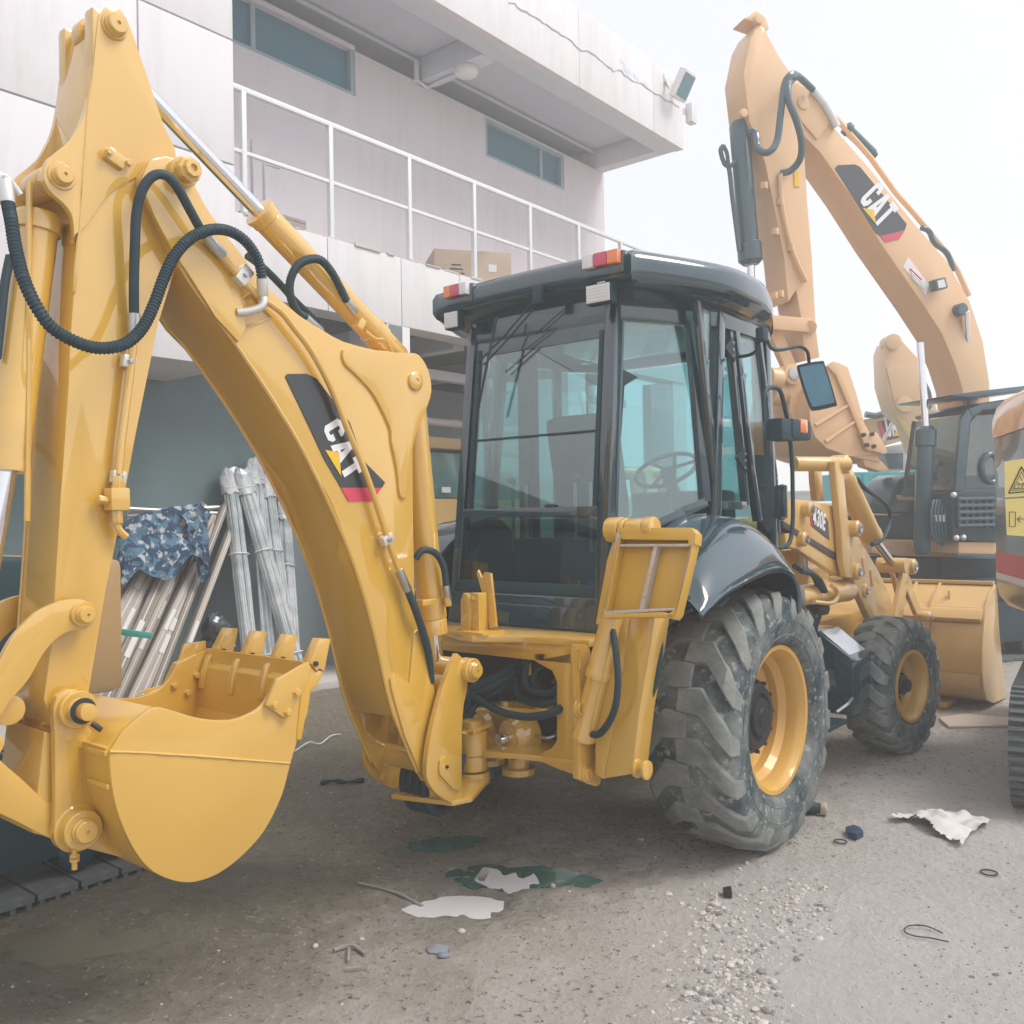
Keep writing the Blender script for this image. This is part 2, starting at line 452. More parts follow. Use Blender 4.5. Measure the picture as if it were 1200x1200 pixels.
part(MB().box((XW - 3.4, YE - .1, ZE_B / 2), (6.3, .2, ZE_B)), 'end_wall', M['pink_wall'], 0)
part(MB().box((XW - 3.2, 0, ZE_B / 2 + 1), (.2, 17.5, ZE_B - 2.4)), 'back_wall', M['dark_wall'], 0)
M['win_frame'] = pm('grey_blue_window_frame', (.30, .42, .46), .5)
M['win_glass'] = pm('blue_grey_window_glass', (.07, .20, .26), .25, coat=.4, var=.15, dirt_scale=1.2)
for (a, b_, z0, z1) in (w1, w2):
    f = MB()
    for s_ in (0, 1): f.box((XW - .06, [a + .03, b_ - .03][s_], (z0 + z1) / 2), (.09, .06, z1 - z0))
    for s_ in (0, 1): f.box((XW - .06, (a + b_) / 2, [z0 + .025, z1 - .025][s_]), (.085, b_ - a - .125, .05))
    n_ = 3 if b_ - a > 2 else 2
    for i in range(1, n_): f.box((XW - .07, a + (b_ - a) * (i / n_ if n_ > 2 else .72), (z0 + z1) / 2), (.05, .06, z1 - z0 - .105))
    fo = f.build('window', M['win_frame'], bld, .004)
    ed = [a + .06] + [a + (b_ - a) * (i / n_ if n_ > 2 else .72) for i in range(1, n_)] + [b_ - .06]
    for i in range(n_):
        MB().box((XW - .09 - .004 * i, (ed[i] + ed[i + 1]) / 2, (z0 + z1) / 2), (.01, ed[i + 1] - ed[i] + .01, z1 - z0 - .09)).build('pane', M['win_glass'], fo, 0)
# roof slab: perimeter beam, coffers, cross beams
ZC = ZE_B + .32
yj = [-9, -6, -3.2, -.6, PF.at(678, 60).y, PF.at(765, 120).y, YE]
for a, b_ in zip(yj, yj[1:]):
    part(MB().box((XF - .06, (a + b_) / 2, (ZE_B + ZE_T) / 2), (.14, b_ - a - .006, ZE_T - ZE_B)), 'fascia_panel', M['white_wall'], .006)
part(MB().box((XF - .25, (YN + YE) / 2 - .02, ZE_B + .172), (.25, YE - YN - .03, .34)), 'edge_beam', M['soffit'])
part(MB().box(((XF + XW) / 2 - 1.6, YE - .13, (ZE_B + ZE_T) / 2 + .003), (XF - XW + 3.0, .22, ZE_T - ZE_B)), 'edge_beam', M['white_wall'])
part(MB().box((XW - 1.5 + .7, (YN + YE) / 2 - .15, ZC + .3), (4.2, YE - YN - .3, .6)), 'roof_slab', M['soffit'], 0)
cb = X(-4.9)
for yb in (PW.at(483, 90).y + .25, 6.9 - 9.0):
    part(MB().box(((XF + XW) / 2 - .17, yb, ZE_B + .158), (XF - XW - .42, .26, .31)), 'cross_beam', M['soffit'])
part(MB().box((XW + .012, (YN + YE) / 2, ZC - .06), (.02, YE - YN - .5, .05)), 'cable_trunking', M['soffit'], .004)
# crack in the roof fascia: a real raised and broken edge, as a jagged thin fissure filled dark
M['crack'] = pm('crack_shadow', (.36, .35, .37), .95, var=.3)
cpts = [(597, 2), (612, 12), (628, 20), (640, 30), (655, 38), (668, 47), (678, 56), (694, 63), (706, 72), (716, 82), (728, 84), (738, 92), (752, 98), (765, 108), (778, 115), (790, 122), (800, 131)]
mb = MB()
jit = [(a + random.uniform(-2, 2), b_ + random.uniform(-1.6, 1.6)) for a, b_ in [(cpts[i][0] * (1 - t) + cpts[i + 1][0] * t, cpts[i][1] * (1 - t) + cpts[i + 1][1] * t) for i in range(len(cpts) - 1) for t in (0, .33, .66)]]
P3 = PF.pts(jit, .014)
for a, b_ in zip(P3, P3[1:]): mb.beam(a, b_, .006, random.uniform(.006, .022), up=(0, 0, 1))
part(mb, 'crack', M['crack'], 0)
mb = MB()
for u_, v_, s_ in ((729, 72, .10), (735, 82, .16), (745, 90, .12), (757, 99, .1), (804, 132, .14)):
    p = PF.at(u_, v_, .006); part(MB().box(p, (.012, s_ * 1.3, s_ * .7)), 'spalled_plaster', M['soffit'], .004)
# projecting left block
YL0 = YN
jz = [0, X(-3.9).at(30, 240).z, X(-3.9).at(0, 109).z, X(-3.9).at(175, 2).z, 12.0]
jz = sorted(set(round(q, 3) for q in [3.05, PF.at(200, 171).z, PF.at(200, 17).z, PF.at(200, 17).z * 2 - PF.at(200, 171).z, 13]))
ycut = PF.at(120, 200).y
for i, (a, b_) in enumerate(zip(jz, jz[1:])):
    off = (.5 if i % 2 else 0)
    for (c, d) in ((YL0, ycut + .3), (ycut + .3, yl)):
        part(MB().box((XF - 1.4, (c + d) / 2, (a + b_) / 2), (2.85, d - c - .014, b_ - a - .016)), 'wall_panel', M['white_wall'], .006)
part(MB().box((XF - 1.45, (YL0 + yl) / 2, 6.5), (2.7, yl - YL0 - .3, 6.8)), 'wall_core', M['crack'], 0)
# ground floor
ZO = ZB_B
part(MB().box((XF - .3, (col1 + col2) / 2, ZO / 2), (.6, col2 - col1, ZO)), 'pillar', M['white_wall'])
for yc in (5.6, YE - .2):
    part(MB().box((XF - .3, yc, ZO / 2), (.55, .4, ZO)), 'pillar', M['white_wall'])
XB = -5.15
part(MB().box((XB - .1, (YN + col1) / 2 + .3, (ZO + .8) / 2), (.2, col1 + .6 - YN, ZO - .8 + 1.6)), 'recess_wall', M['dark_wall'], 0)
yd = X(XB).at(338, 700).y
part(MB().box((XB + .03, (yd + col1 + .1) / 2, ZO / 2), (.06, col1 + .1 - yd, ZO)), 'pale_wall_panel', M['blue_wall'], .01)  # paler panel over the right end of the recess wall
part(MB().box((XF - .9, (YN + yl) / 2, 3.12 + .0), (1.6, yl - YN - .2, .12)), 'lintel_slab', M['dark_wall'], 0)
part(MB().box(((XF + XB) / 2, col1 + .12, ZO / 2), (XF - XB, .2, ZO)), 'return_wall', M['blue_wall'], 0)
part(MB().box((XF - 1.9, (YN + YE) / 2, .03), (3.4, YE - YN - .6, .1)), 'floor_slab', M['concrete_edge'], .01)
part(MB().box((XF - 1.9, (col2 + YE) / 2, ZO + .25), (3.3, YE - col2 - .4, .1)), 'inner_ceiling', M['dark_wall'], 0)
for i, yb in enumerate((col2 + 1.2, col2 + 3.0, col2 + 4.8)):
    part(MB().box((XF - 1.9, yb, ZO + .08), (3.0, .18, .22)), 'ceiling_joist', M['soffit'], 0)
part(MB().box((XF - 3.3, (col2 + YE) / 2, ZO / 2), (.2, YE - col2 - .4, ZO)), 'inner_wall', M['blue_wall'], 0)
# lagged pipe and a duct under the ceiling
mb = MB(); pa, pb = V((XF - 1.4, col2 - .2, ZO - .78)), V((XF - 1.4, YE - 1.5, ZO - .78))
mb.tube([pa.lerp(pb, i / 40) for i in range(41)], [.055 + (.012 if i % 5 == 0 else 0) for i in range(41)], 12)
part(mb, 'lagged_pipe', M['white_wall'], 0)
part(MB().box((XF - 1.0, (col2 + YE) / 2, ZO - .25), (.12, YE - col2 - .6, .12)), 'ceiling_conduit', M['soffit'], .005)
mb = MB().tube(crv([(XF - 1.2, 3.05, ZO - .85), (XF - 1.2, 3.05, ZO - .45), (XF - 1.2, 3.3, ZO - .35), (XF - 1.2, 3.5, ZO - .5), (XF - 1.2, 3.5, ZO - 1.1)], 5), .05, 10)
part(mb, 'duct_elbow', M['zinc'], 0)

# railing
rl = empty('balcony_railing', (XF - .12, 2, ZB_T), 'white steel railing running along the balcony edge', 'railing')
PR = X(XF - .12)
zr = PR.at(500, 192).z; zr2 = PR.at(555, 214).z; zt = (zr + zr2) / 2; zm = (PR.at(479, 243).z + PR.at(385, 215).z) / 2
MB().box((XF - .12, (yl + YE) / 2, zt), (.05, YE - yl - .1, .05)).build('top_rail', M['rail'], rl, .008)
MB().box((XF - .12, (yl + YE) / 2, zm), (.035, YE - yl - .1, .035)).build('mid_rail', M['rail'], rl, .006)
yps = [PR.at(282, 200).y + .03, PR.at(387, 215).y, PR.at(479, 243).y, PR.at(555, 260).y]
st = yps[-1] - yps[-2]
while yps[-1] + st < YE - .1: yps.append(yps[-1] + st)
yps.append(YE - .08)
for yp in yps: MB().box((XF - .12, yp, (ZB_T + zt) / 2 - .015), (.052, .05, zt - ZB_T)).build('post', M['rail'], rl, .006)
# ceiling lamp, conduit and flood light
p = V((XF - .78, PW.at(483, 90).y + .25, ZE_B))
cl = empty('ceiling_lamp', p, 'round white ceiling lamp under the roof beam above the balcony', 'lamp')
M['lamp_white'] = pm('opal_plastic', (.78, .78, .76), .4)
MB().lathe(p + V((0, 0, -.002)), (0, 0, -1), [(.15, 0), (.16, .03), (.155, .05)], 28).build('base', M['rail'], cl, 0)
MB().lathe(p + V((0, 0, -.053)), (0, 0, -1), [(.15, 0), (.13, .035), (.07, .055), (.01, .06)], 28).build('diffuser', M['lamp_white'], cl, 0)
mb = MB().tube(crv([p + V((-.1, 0, -.02)), p + V((-.5, 0, -.02)), V((XW + .04, p.y, ZE_B - .03)), V((XW + .03, p.y - .06, ZE_B - .02))], 5), .02, 8)
mb.tube([V((XW + .03, p.y - .2, ZE_B - .02)), V((XW + .03, p.y - .2, ZC - .08))], .035, 8)
mb.tube([V((XW + .03, p.y - .2, ZE_B)), V((XW + .05, p.y - .02, ZE_B - .05))], .02, 8)
mb.build('conduit', M['rail'], bld, 0)
p = PF.at(800, 100, .25)
fl = empty('flood_light', V((XF, p.y, p.z - .3)), 'grey flood light tilted on the corner of the roof slab', 'lamp')
ax = (V((0, 1, 0)), V((.5, 0, .86)).normalized(), V((.86, 0, -.5)).normalized())
MB().box(p, (.34, .42, .12), ax).build('housing', M['zinc'], fl, .02)
MB().box(p + ax[2] * .065, (.28, .34, .012), ax).build('lens', M['win_glass'], fl, 0)
mb = MB(); mb.beam(p + V((-.12, -.12, -.1)), V((XF, p.y - .12, ZE_T - .1)), .05, .02); mb.beam(p + V((-.12, .12, -.1)), V((XF, p.y + .12, ZE_T - .1)), .05, .02)
mb.box((XF + .015, p.y, ZE_T - .16), (.03, .32, .14)); mb.build('bracket', M['zinc'], fl, .003)
jb = MB().box((XF + .06, PF.at(806, 140).y, PF.at(806, 135).z), (.12, .16, .3)); tag(jb.build('junction_box', M['zinc'], None, .01), 'small grey junction box below the flood light on the cracked roof slab', 'junction box')
# things on the balcony
M['card'] = pm('brown_cardboard', (.50, .40, .31), .85, var=.08, dirt=(.36, .28, .21), dirt_amt=.3)
M['card2'] = pm('pale_cardboard', (.56, .46, .38), .85, var=.06)
M['ink'] = pm('black_print', (.05, .05, .05), .7)
M['label_white'] = pm('white_paper_label', (.75, .74, .72), .7)
def carton(px, w_, d_, h_, lab, mt, rz=0):
    c = X(XF - .55).at(*px); base = V((c.x, c.y, ZB_T - .18))
    h_ = h_ + .18
    o = empty('cardboard_box', base, lab, 'box')
    ax = (V((math.cos(rz), math.sin(rz), 0)), V((-math.sin(rz), math.cos(rz), 0)), V((0, 0, 1)))
    MB().box(base + V((0, 0, h_ / 2)), (d_, w_, h_), ax).build('carton', mt, o, .008)
    MB().box(base + ax[0] * 0 + V((0, 0, h_ + .002)), (d_ + .004, .06, .006), ax).build('tape', M['card2'], o, 0)
    MB().box(base + ax[0] * (d_ / 2 + .002) + ax[1] * (w_ * .25) + V((0, 0, h_ * .68)), (.003, .10, .09), ax).build('shipping_label', M['label_white'], o, 0)
    t = MB()
    for k in range(3): t.box(base + ax[0] * (d_ / 2 + .002) - ax[1] * (w_ * .22) + V((0, 0, h_ * .55 + k * .05)), (.003, .2 - k * .04, .016), ax)
    t.build('print', M['ink'], o, 0)
carton((548, 300), .95, .62, .45, 'large brown cardboard box standing on the balcony behind the railing', M['card'], -.62)
b0 = X(XF - .35).at(310, 262); b0.z = ZB_T - .18
o = empty('tool_crate', b0, 'small wooden crate with two thin iron hooks sticking up on the balcony', 'crate')
M['wood'] = pm('weathered_timber', (.30, .26, .23), .85, var=.25, dirt_scale=9)
mb = MB(); zt_ = ZB_T + .12
mb.box((b0.x, b0.y, zt_), (.5, .6, .03)); mb.box((b0.x + .235, b0.y, zt_ - .16), (.03, .6, .28)); mb.box((b0.x - .235, b0.y, zt_ - .16), (.03, .6, .28)); mb.box((b0.x, b0.y - .285, zt_ - .16), (.44, .03, .28))
mb.build('crate', M['wood'], o, .004)
for dx, dy, h_ in ((-.05, -.1, .75), (.0, .0, .55)):
    MB().tube([(b0.x + dx, b0.y + dy, zt_), (b0.x + dx, b0.y + dy, zt_ + h_), (b0.x + dx, b0.y + dy + (.18 if h_ < .6 else .01), zt_ + h_ + .01)], .014, 6).build('hook', M['steel'], o, 0)
# ================================================================= BACKHOE LOADER
bh = empty('backhoe_loader', (0, 1.0, 0), 'yellow backhoe loader with a black cab, seen from behind with its digging arm folded up', 'backhoe loader')
YM = M['yellow']
HB, HD, HK = .155, .125, .34        # half widths: boom, dipper, bucket

def inplane(P3, pl):                # outline pulled to another X keeping y,z
    return P3
def xprism(P, x0, x1):              # P: list of Vectors on some X plane
    return MB().prism([V((x1, p.y, p.z)) for p in P], (x0 - x1, 0, 0))
def pin(name, c, r, L, parent, mt=None, x=(1, 0, 0), boss=1.5, rim=True):
    """Pivot boss with a stepped pin head, centre of outer face at c, body running back along -x."""
    c = V(c); x = V(x).normalized()
    o = MB().lathe(c - x * L, x, [(r * boss, 0), (r * boss, L - .004), (r * boss * .94, L)], 28).build(name, mt or YM, parent, 0, ang=30)
    MB().lathe(c, x, [(r * 1.12, 0), (r * 1.12, .006), (r, .010), (r, .022), (r * .88, .026), (r * .2, .027), (r * .14, .020), (r * .01, .020)], 24).build('pin', mt or YM, o, 0, ang=30)
    return o
def bolt(c, r, ax, parent, mt=None, name='bolt'):
    return MB().lathe(c, ax, [(r * 1.3, 0), (r * 1.3, r * .25), (r, r * .3), (r, r * 1.1), (r * .8, r * 1.2)], 6 if r > .008 else 8).build(name, mt or M['zinc'], parent, 0, flat=True)
def clampblk(c, d, parent, sz=(.03, .045, .03), mt=None):
    d = V(d).normalized(); x = V((1, 0, 0)); s = x.cross(d).normalized()
    o = MB().box(c, (sz[0], sz[1], sz[2] * 1.4), (x, s, d)).build('pipe_clamp', mt or M['zinc'], parent, .004)
    bolt(V(c) + x * sz[0] / 2, .009, x, o, M['steel'])
    return o

# ---------------------------------------------------------------- dipper
z1 = zz(0, 0, 4); z3 = zz(0, 200, 4); z5 = zz(0, 480, 4); z6 = zz(0, 700, 3)
PD = X(HD)
core = z1((470, 62), (500, 45), (560, 58), (600, 115), (700, 400), (800, 700), (860, 800), (935, 900)) + [(228, 262), (205, 320), (187, 377), (162, 500), (147, 580), (136, 640), (125, 692), (107, 800), (98, 850), (62, 850), (52, 820)] + \
    [(60, 760), (65, 692), (72, 580), (79, 480), (81, 450), (83, 400), (87, 342), (90, 300), (94, 262)] + z1((395, 820), (404, 650), (410, 500), (424, 380), (440, 280), (452, 150))
dc = PD.pts(core)
dip = xprism(dc, -HD + .004, HD - .004).build('dipper', YM, bh, .006)
horn = z1((455, 110), (468, 60), (510, 30), (560, 48), (600, 112), (640, 225), (700, 400), (760, 575), (822, 740), (700, 800), (520, 900), (400, 1060), (350, 1100), (348, 1140), (338, 1020), (300, 958), (240, 905), (208, 850), (205, 800), (225, 748), (262, 715), (330, 655), (375, 580), (402, 510), (420, 430), (435, 330), (445, 220))
hc = cr(horn, 3, closed=True)
for x0, x1 in ((HD - .022, HD + .004), (-HD + .022, -HD - .004)):
    MB().prism([V((x1, p.y, p.z)) for p in PD.pts(hc)], (x0 - x1, 0, 0)).build('side_plate', YM, dip, .004)
# upper yoke with the cylinder eye showing in its slot
yk = PD.pts(z1((440, 62), (470, 40), (470, 330), (440, 330)))
c0 = PD.at(133, 31); c0.x = 0
pin('pivot_boss', V((HD + .012, c0.y, c0.z)), .034, 2 * HD + .02, dip, boss=1.35)
cH = PD.at(71, 207)
pin('pivot_boss', V((HD + .010, cH.y, cH.z)), .030, 2 * HD + .02, dip, boss=1.5)
cS = PD.at(214, 207)                 # boom to dipper pivot
cT = X(HK * .42).at(85, 830)         # dipper to bucket pin
# front gusset plates of the yoke
yf = PD.at(112, 30).y
for x_, w_ in ((-.10, .05), (.095, .06)):
    MB().box(V((x_, yf + .03, PD.at(108, 45).z)), (w_, .08, .22)).build('yoke_cheek', YM, dip, .01)
MB().box(V((0, yf + .07, PD.at(108, 45).z)), (.14, .02, .20)).build('slot_back', M['yellow_worn'], dip, .002)
MB().cyl(V((-.03, yf + .05, c0.z)), V((.03, yf + .05, c0.z)), .06).build('cylinder_eye', YM, dip, .004)
MB().box(V((0, yf + .02, PD.at(108, 78).z)), (.23, .05, .022)).build('cross_bar', YM, dip, .008)
# saddle clamp and weld beads on the side
q = PD.at(135, 186, .012)
o = MB().box(q, (.026, .07, .045), (V((1, 0, 0)), V((0, .92, -.39)), V((0, .39, .92)))).build('hose_saddle', YM, dip, .008)
bolt(PD.at(127, 178, .026), .012, (1, 0, 0), o, YM); bolt(PD.at(150, 191, .02), .012, (1, 0, 0), o, YM)
mb = MB(); L = PD.pts(cr(z1((432, 370), (410, 520), (396, 720), (384, 900), (372, 1080)) + z3((360, 400), (348, 570)), 4), .002)
mb.tube(L, [.006 + random.uniform(-.0015, .0015) for _ in L], 6).build('weld_bead', YM, dip, 0)
mb = MB(); L = [V((-HD * .98, p.y - .002, p.z)) for p in PD.pts(cr([(88, 320), (82, 450), (73, 580), (66, 690), (61, 760)], 6))]
mb.tube(L, [.006 + random.uniform(-.0015, .0015) for _ in L], 6).build('weld_bead', YM, dip, 0)
# steel pipe with its clamps and valve block
L = X(HD + .03).pts([(156, 405), (152, 440), (147, 480), (142, 520), (139, 556)])
pp = MB().tube(L, .014, 12).build('hydraulic_pipe', YM, dip, 0)
clampblk(X(HD + .02).at(150, 424), L[2] - L[0], pp); clampblk(X(HD + .02).at(138, 559), L[2] - L[0], pp)
q = X(HD + .03).at(137, 585)
MB().box(q, (.055, .065, .075)).build('valve_block', YM, pp, .006)
MB().cyl(q + V((.0, -.03, -.005)), q + V((.0, -.065, -.0)), .016, .016, 6).build('valve_plug', YM, pp, .002)
MB().cyl(q + V((0, .0, .035)), q + V((0, .005, .075)), .019, .019, 6).build('union_nut', YM, pp, .002)
MB().cyl(q + V((0, .0, -.035)), q + V((0, .0, -.08)), .019, .019, 6).build('union_nut', YM, pp, .002)
MB().tube(crv([q + V((0, 0, -.075)), q + V((0, .005, -.1)), q + V((0, .03, -.125))], 4), .013, 8).build('elbow', YM, pp, 0)

# ---------------------------------------------------------------- bucket cylinder (left)
a = V((0, cH.y, cH.z)); b_ = X(0).at(8, 552)
b_ = a + (b_ - a)
d = (b_ - a).normalized()
cy = MB().lathe(a + d * .10, d, [(.068, 0), (.072, .01), (.072, .06), (.063, .065), (.063, (b_ - a).length - .14), (.066, (b_ - a).length - .13), (.066, (b_ - a).length - .10)], 32).build('bucket_cylinder', YM, bh, 0)
MB().lathe(a - V((.05, 0, 0)), (1, 0, 0), [(.05, 0), (.05, .1)], 20).build('rod_eye', YM, cy, .004)
joint = X(0).at(-48, 860)
MB().cyl(b_ - d * .05, joint, .032).build('rod', M['chrome'], cy, 0)
L = X(.085).pts(cr([(24, 228), (14, 215), (2, 205), (-6, 215), (-8, 235)], 4))
MB().tube(L, .009, 8).build('grease_line', M['rail'], cy, 0)
MB().tube([a + V((.06, -.07, -.02)), a + V((.06, -.075, -.5)), a + V((.06, -.09, -1.1))], .010, 8).build('hydraulic_pipe', YM, cy, 0)

# ---------------------------------------------------------------- guide links
gl = cr(z5((-60, 1290), (0, 1180), (60, 1070), (150, 970), (230, 920), (310, 893), (385, 890), (432, 920), (446, 962), (430, 1012), (388, 1036), (320, 1042), (265, 1075), (200, 1150)) + z6((100, 290), (30, 372), (-40, 480), (-100, 520)), 4, closed=True)
for x1 in (HD + .055, -HD - .03):
    o = MB().prism([V((x1, p.y, p.z)) for p in X(HD + .055).pts(gl)], (-.028, 0, 0)).build('guide_link', YM, bh, .004)
    if x1 > 0:
        q = X(HD + .055).at(97, 720)
        pin('link_boss', V((x1 + .012, q.y, q.z)), .026, .04, o, boss=1.55)
MB().cyl(V((HD, cT.y - .0, 0)) + V((0, -.18, PD.at(40, 828).z)), V((-HD, cT.y - .18, PD.at(40, 828).z)), .045).build('spacer_tube', YM, dip, .003)
ll = cr(z6((-140, 420), (0, 570), (80, 640), (160, 712), (215, 725), (285, 745), (312, 790), (305, 830), (270, 858), (200, 858), (60, 790), (-60, 720), (-160, 560)), 3, closed=True)
for x1 in (HD + .02, -HD + .03):
    MB().prism([V((x1, p.y, p.z)) for p in X(HD + .02).pts(ll)], (-.05, 0, 0)).build('bucket_link', YM, bh, .006)
MB().cyl(joint + V((.24, 0, 0)), joint - V((.22, 0, 0)), .035).build('link_pin', YM, bh, .003)

# ---------------------------------------------------------------- digging bucket
PB = X(HK)
Dcurve = z6((385, 545), (387, 600), (400, 700), (430, 800), (480, 900), (540, 965), (620, 998), (690, 1000), (770, 970), (850, 910), (930, 820), (990, 700), (1020, 590), (1038, 530))
lipb = z6((1046, 498), (1062, 440), (1085, 300), (1090, 228))
topc = z6((975, 290), (930, 375), (870, 415), (800, 432), (700, 425), (590, 393), (545, 388), (500, 415), (430, 475))
cur = cr(Dcurve, 4)
bk = empty('digging_bucket', (0, -3, .5), None, None); bk.parent = bh; bk.location = V((0, -3, .5)) - WL[bh.name]; WL[bk.name] = V((0, -3, .5))
bkt = bk
full = PB.pts(cur + lipb + cr(topc, 3))
for x1, s_ in ((HK, -1), (-HK, 1)):
    MB().prism([V((x1, p.y, p.z)) for p in full], (.022 * s_, 0, 0)).build('cheek_plate', YM, bkt, .004)
# raised upper wear plate on the near cheek, weld seam under it
up = z6((382, 540), (430, 478), (500, 415), (545, 388), (590, 393), (700, 425), (800, 432), (870, 415), (930, 375), (940, 395), (1000, 430), (1046, 500), (1036, 545), (1022, 582), (700, 556))
L = PB.pts(cr(z6((384, 542), (500, 546), (600, 552), (700, 558), (800, 566), (900, 574), (1020, 583)), 5), .001)
MB().tube(L, [.0045 + random.uniform(-.0012, .0012) for _ in L], 6).build('weld_bead', YM, bkt, 0)
plate('side_cutter', z6((935, 378), (975, 290), (1088, 225), (1084, 300), (1008, 430)), PB, .018, YM, bkt, .003, off=.018)
for q in z6((962, 378), (1042, 335), (1010, 405)): bolt(PB.at(*q, .018), .013, (1, 0, 0), bkt, YM)
P3 = X(HK).pts(z6((935, 378), (975, 290), (1088, 225), (1084, 300), (1008, 430)))
o = MB().prism([V((-HK, p.y, p.z)) for p in P3], (-.018, 0, 0)).build('side_cutter', YM, bkt, .003)
# far cutter blade rises a little above the lip on the left side
P3 = PB.pts(z6((840, 410), (935, 378), (990, 290), (1010, 215), (1088, 200), (1088, 240), (1040, 420)))
MB().prism([V((-HK - .02, p.y, p.z)) for p in P3], (.02, 0, 0)).build('side_cutter', YM, bkt, .004)
for q in z6((962, 378), (1042, 335), (1010, 405)):
    p = PB.at(*q); bolt(V((-HK + .022, p.y, p.z)), .013, (1, 0, 0), bkt, YM)
# wrapper: bent shell between the cheeks
outer = [V((0, p.y, p.z)) for p in PB.pts([(127, 878), (128, 881)] + cur[1:] + lipb)]
cen = V((0, sum(p.y for p in outer) / len(outer), sum(p.z for p in outer) / len(outer)))
def ring_shell(pts, t, x0, x1):
    mb = MB(); n = len(pts); ins = []
    for i, p in enumerate(pts):
        tg = (pts[min(i + 1, n - 1)] - pts[max(0, i - 1)]).normalized(); nn = V((0, -tg.z, tg.y))
        if nn.dot(cen - p) < 0: nn = -nn
        ins.append(p + nn * t)
    poly = pts + ins[::-1]
    rings = [[V((x, p.y, p.z)) for p in poly] for x in (x0, x1)]
    k = len(poly); vs = rings[0] + rings[1]
    fs = [(i, (i + 1) % k, (i + 1) % k + k, i + k) for i in range(k)]
    fs += [(i, i + 1, k - 2 - i, k - 1 - i) for i in range(n - 1)] + [(i + k, i + 1 + k, 2 * k - 2 - i, 2 * k - 1 - i) for i in range(n - 1)]
    return mb.add(vs, fs)
ring_shell(outer, .016, -HK + .02, HK - .02).build('wrapper', M['yellow_worn'], bkt, 0)
# back sheet from the top of the wrapper to the mounting ears
def yz(px, x=HK):
    p = X(x).at(*px); return p
a1, a2, a3 = yz((128, 880)), yz((143, 859)), yz((182, 829))
MB().prism([V((HK - .02, p.y, p.z)) for p in (a1, a2, a3, a3 + V((0, .02, -.02)), a2 + V((0, .03, -.03)), a1 + V((0, .03, 0)))], (-2 * HK + .04, 0, 0)).build('back_sheet', YM, bkt, .004)
ears = z6((178, 385), (190, 345), (225, 320), (265, 322), (290, 350), (292, 440), (345, 512), (348, 545), (268, 528), (278, 640), (288, 742), (313, 780), (312, 832), (284, 860), (215, 862), (180, 830), (184, 720), (182, 500))
PE_ = X(.155)
for x1, s_ in ((.175, 1), (-.145, -1)):
    o = MB().prism([V((x1, p.y, p.z)) for p in PE_.pts(ears)], (-.03, 0, 0)).build('mounting_ear', YM, bkt, .005)
P3 = PE_.pts(z6((265, 528), (300, 600), (390, 560), (430, 800), (560, 960), (470, 935), (330, 870), (300, 850), (290, 740)))
for x1 in (.30, .0, -.28):
    pass
qa, qb = PE_.at(85, 830), PE_.at(88, 969)
o = pin('ear_boss', V((.20, qa.y, qa.z)), .034, .06, bkt, boss=1.75)
MB().lathe(V((.224, qa.y, qa.z)), (1, 0, 0), [(.041, 0), (.041, .005), (.03, .007)], 20).build('grease_ring', M['grease'], o, 0)
MB().cyl(V((.22, qa.y, qa.z)), V((.265, qa.y, qa.z)), .027).build('pin_head', YM, o, .003)
MB().cyl(V((.24, qa.y + .02, qa.z - .04)), V((.25, qa.y + .045, qa.z - .065)), .009).build('lock_bolt', M['grease'], o, .002)
o = pin('ear_boss', V((.215, qb.y, qb.z)), .036, .075, bkt, boss=1.7)
MB().lathe(V((.145, qb.y, qb.z)), (1, 0, 0), [(.075, 0), (.075, .03), (.07, .034)], 28).build('flange', YM, o, 0)
MB().cyl(V((.19, qb.y - .02, qb.z - .055)), V((.19, qb.y - .02, qb.z - .12)), .009, .009, 8).build('grease_nipple', YM, o, 0)
for t_ in (.62, .45): MB().cyl(V((.19, qb.y - .02, qb.z - .055 - .04 * t_)), V((.19, qb.y - .02, qb.z - .07 - .04 * t_)), .016, .016, 6).build('nut', YM, o, 0)
MB().cyl(V((.13, qb.y, qb.z)), V((-.17, qb.y, qb.z)), .045).build('pin_tube', YM, bkt, 0)
MB().cyl(V((.13, qa.y, qa.z)), V((-.17, qa.y, qa.z)), .055).build('pin_tube', YM, bkt, 0)
# stiffener box on the back between the ears and outer strips
P3 = PE_.pts(z6((120, 480), (170, 455), (300, 600), (300, 740), (180, 760), (120, 700)))
s1 = [yz((p[0], p[1])) for p in z6((386, 640), (392, 660), (340, 640), (288, 634), (286, 626))]
for q1, q2, x0, x1 in ((z6((392, 668))[0], None, .20, HK - .01), (z6((386, 552))[0], None, .20, HK - .01)):
    p = yz(q1); MB().box(V(((x0 + x1) / 2, p.y - .004, p.z)), (x1 - x0, .012, .016)).build('weld_strip', YM, bkt, .003)
wear_ = [V((0, p.y, p.z)) for p in PB.pts(cr(z6((392, 830), (420, 870), (480, 940), (540, 985), (620, 1008), (690, 1008)), 4))]
cen0 = cen
# webs joining the ears to the back of the bucket
back = z6((268, 528), (300, 545), (386, 545), (392, 620), (402, 700), (432, 800), (482, 900), (545, 962), (440, 935), (372, 918), (320, 870), (290, 850), (285, 740))
for x1 in (.17, -.14):
    MB().prism([V((x1, p.y, p.z)) for p in PB.pts(z6((300, 545), (386, 545), (392, 620), (402, 700), (432, 800), (482, 900), (545, 962), (440, 935), (372, 918), (330, 860)))], (-.02, 0, 0)).build('web', YM, bkt, .003)
MB().prism([V((.14, p.y, p.z)) for p in PB.pts(z6((262, 500), (386, 540), (300, 900), (220, 880)))], (-.28, 0, 0)).build('back_box', YM, bkt, .01)
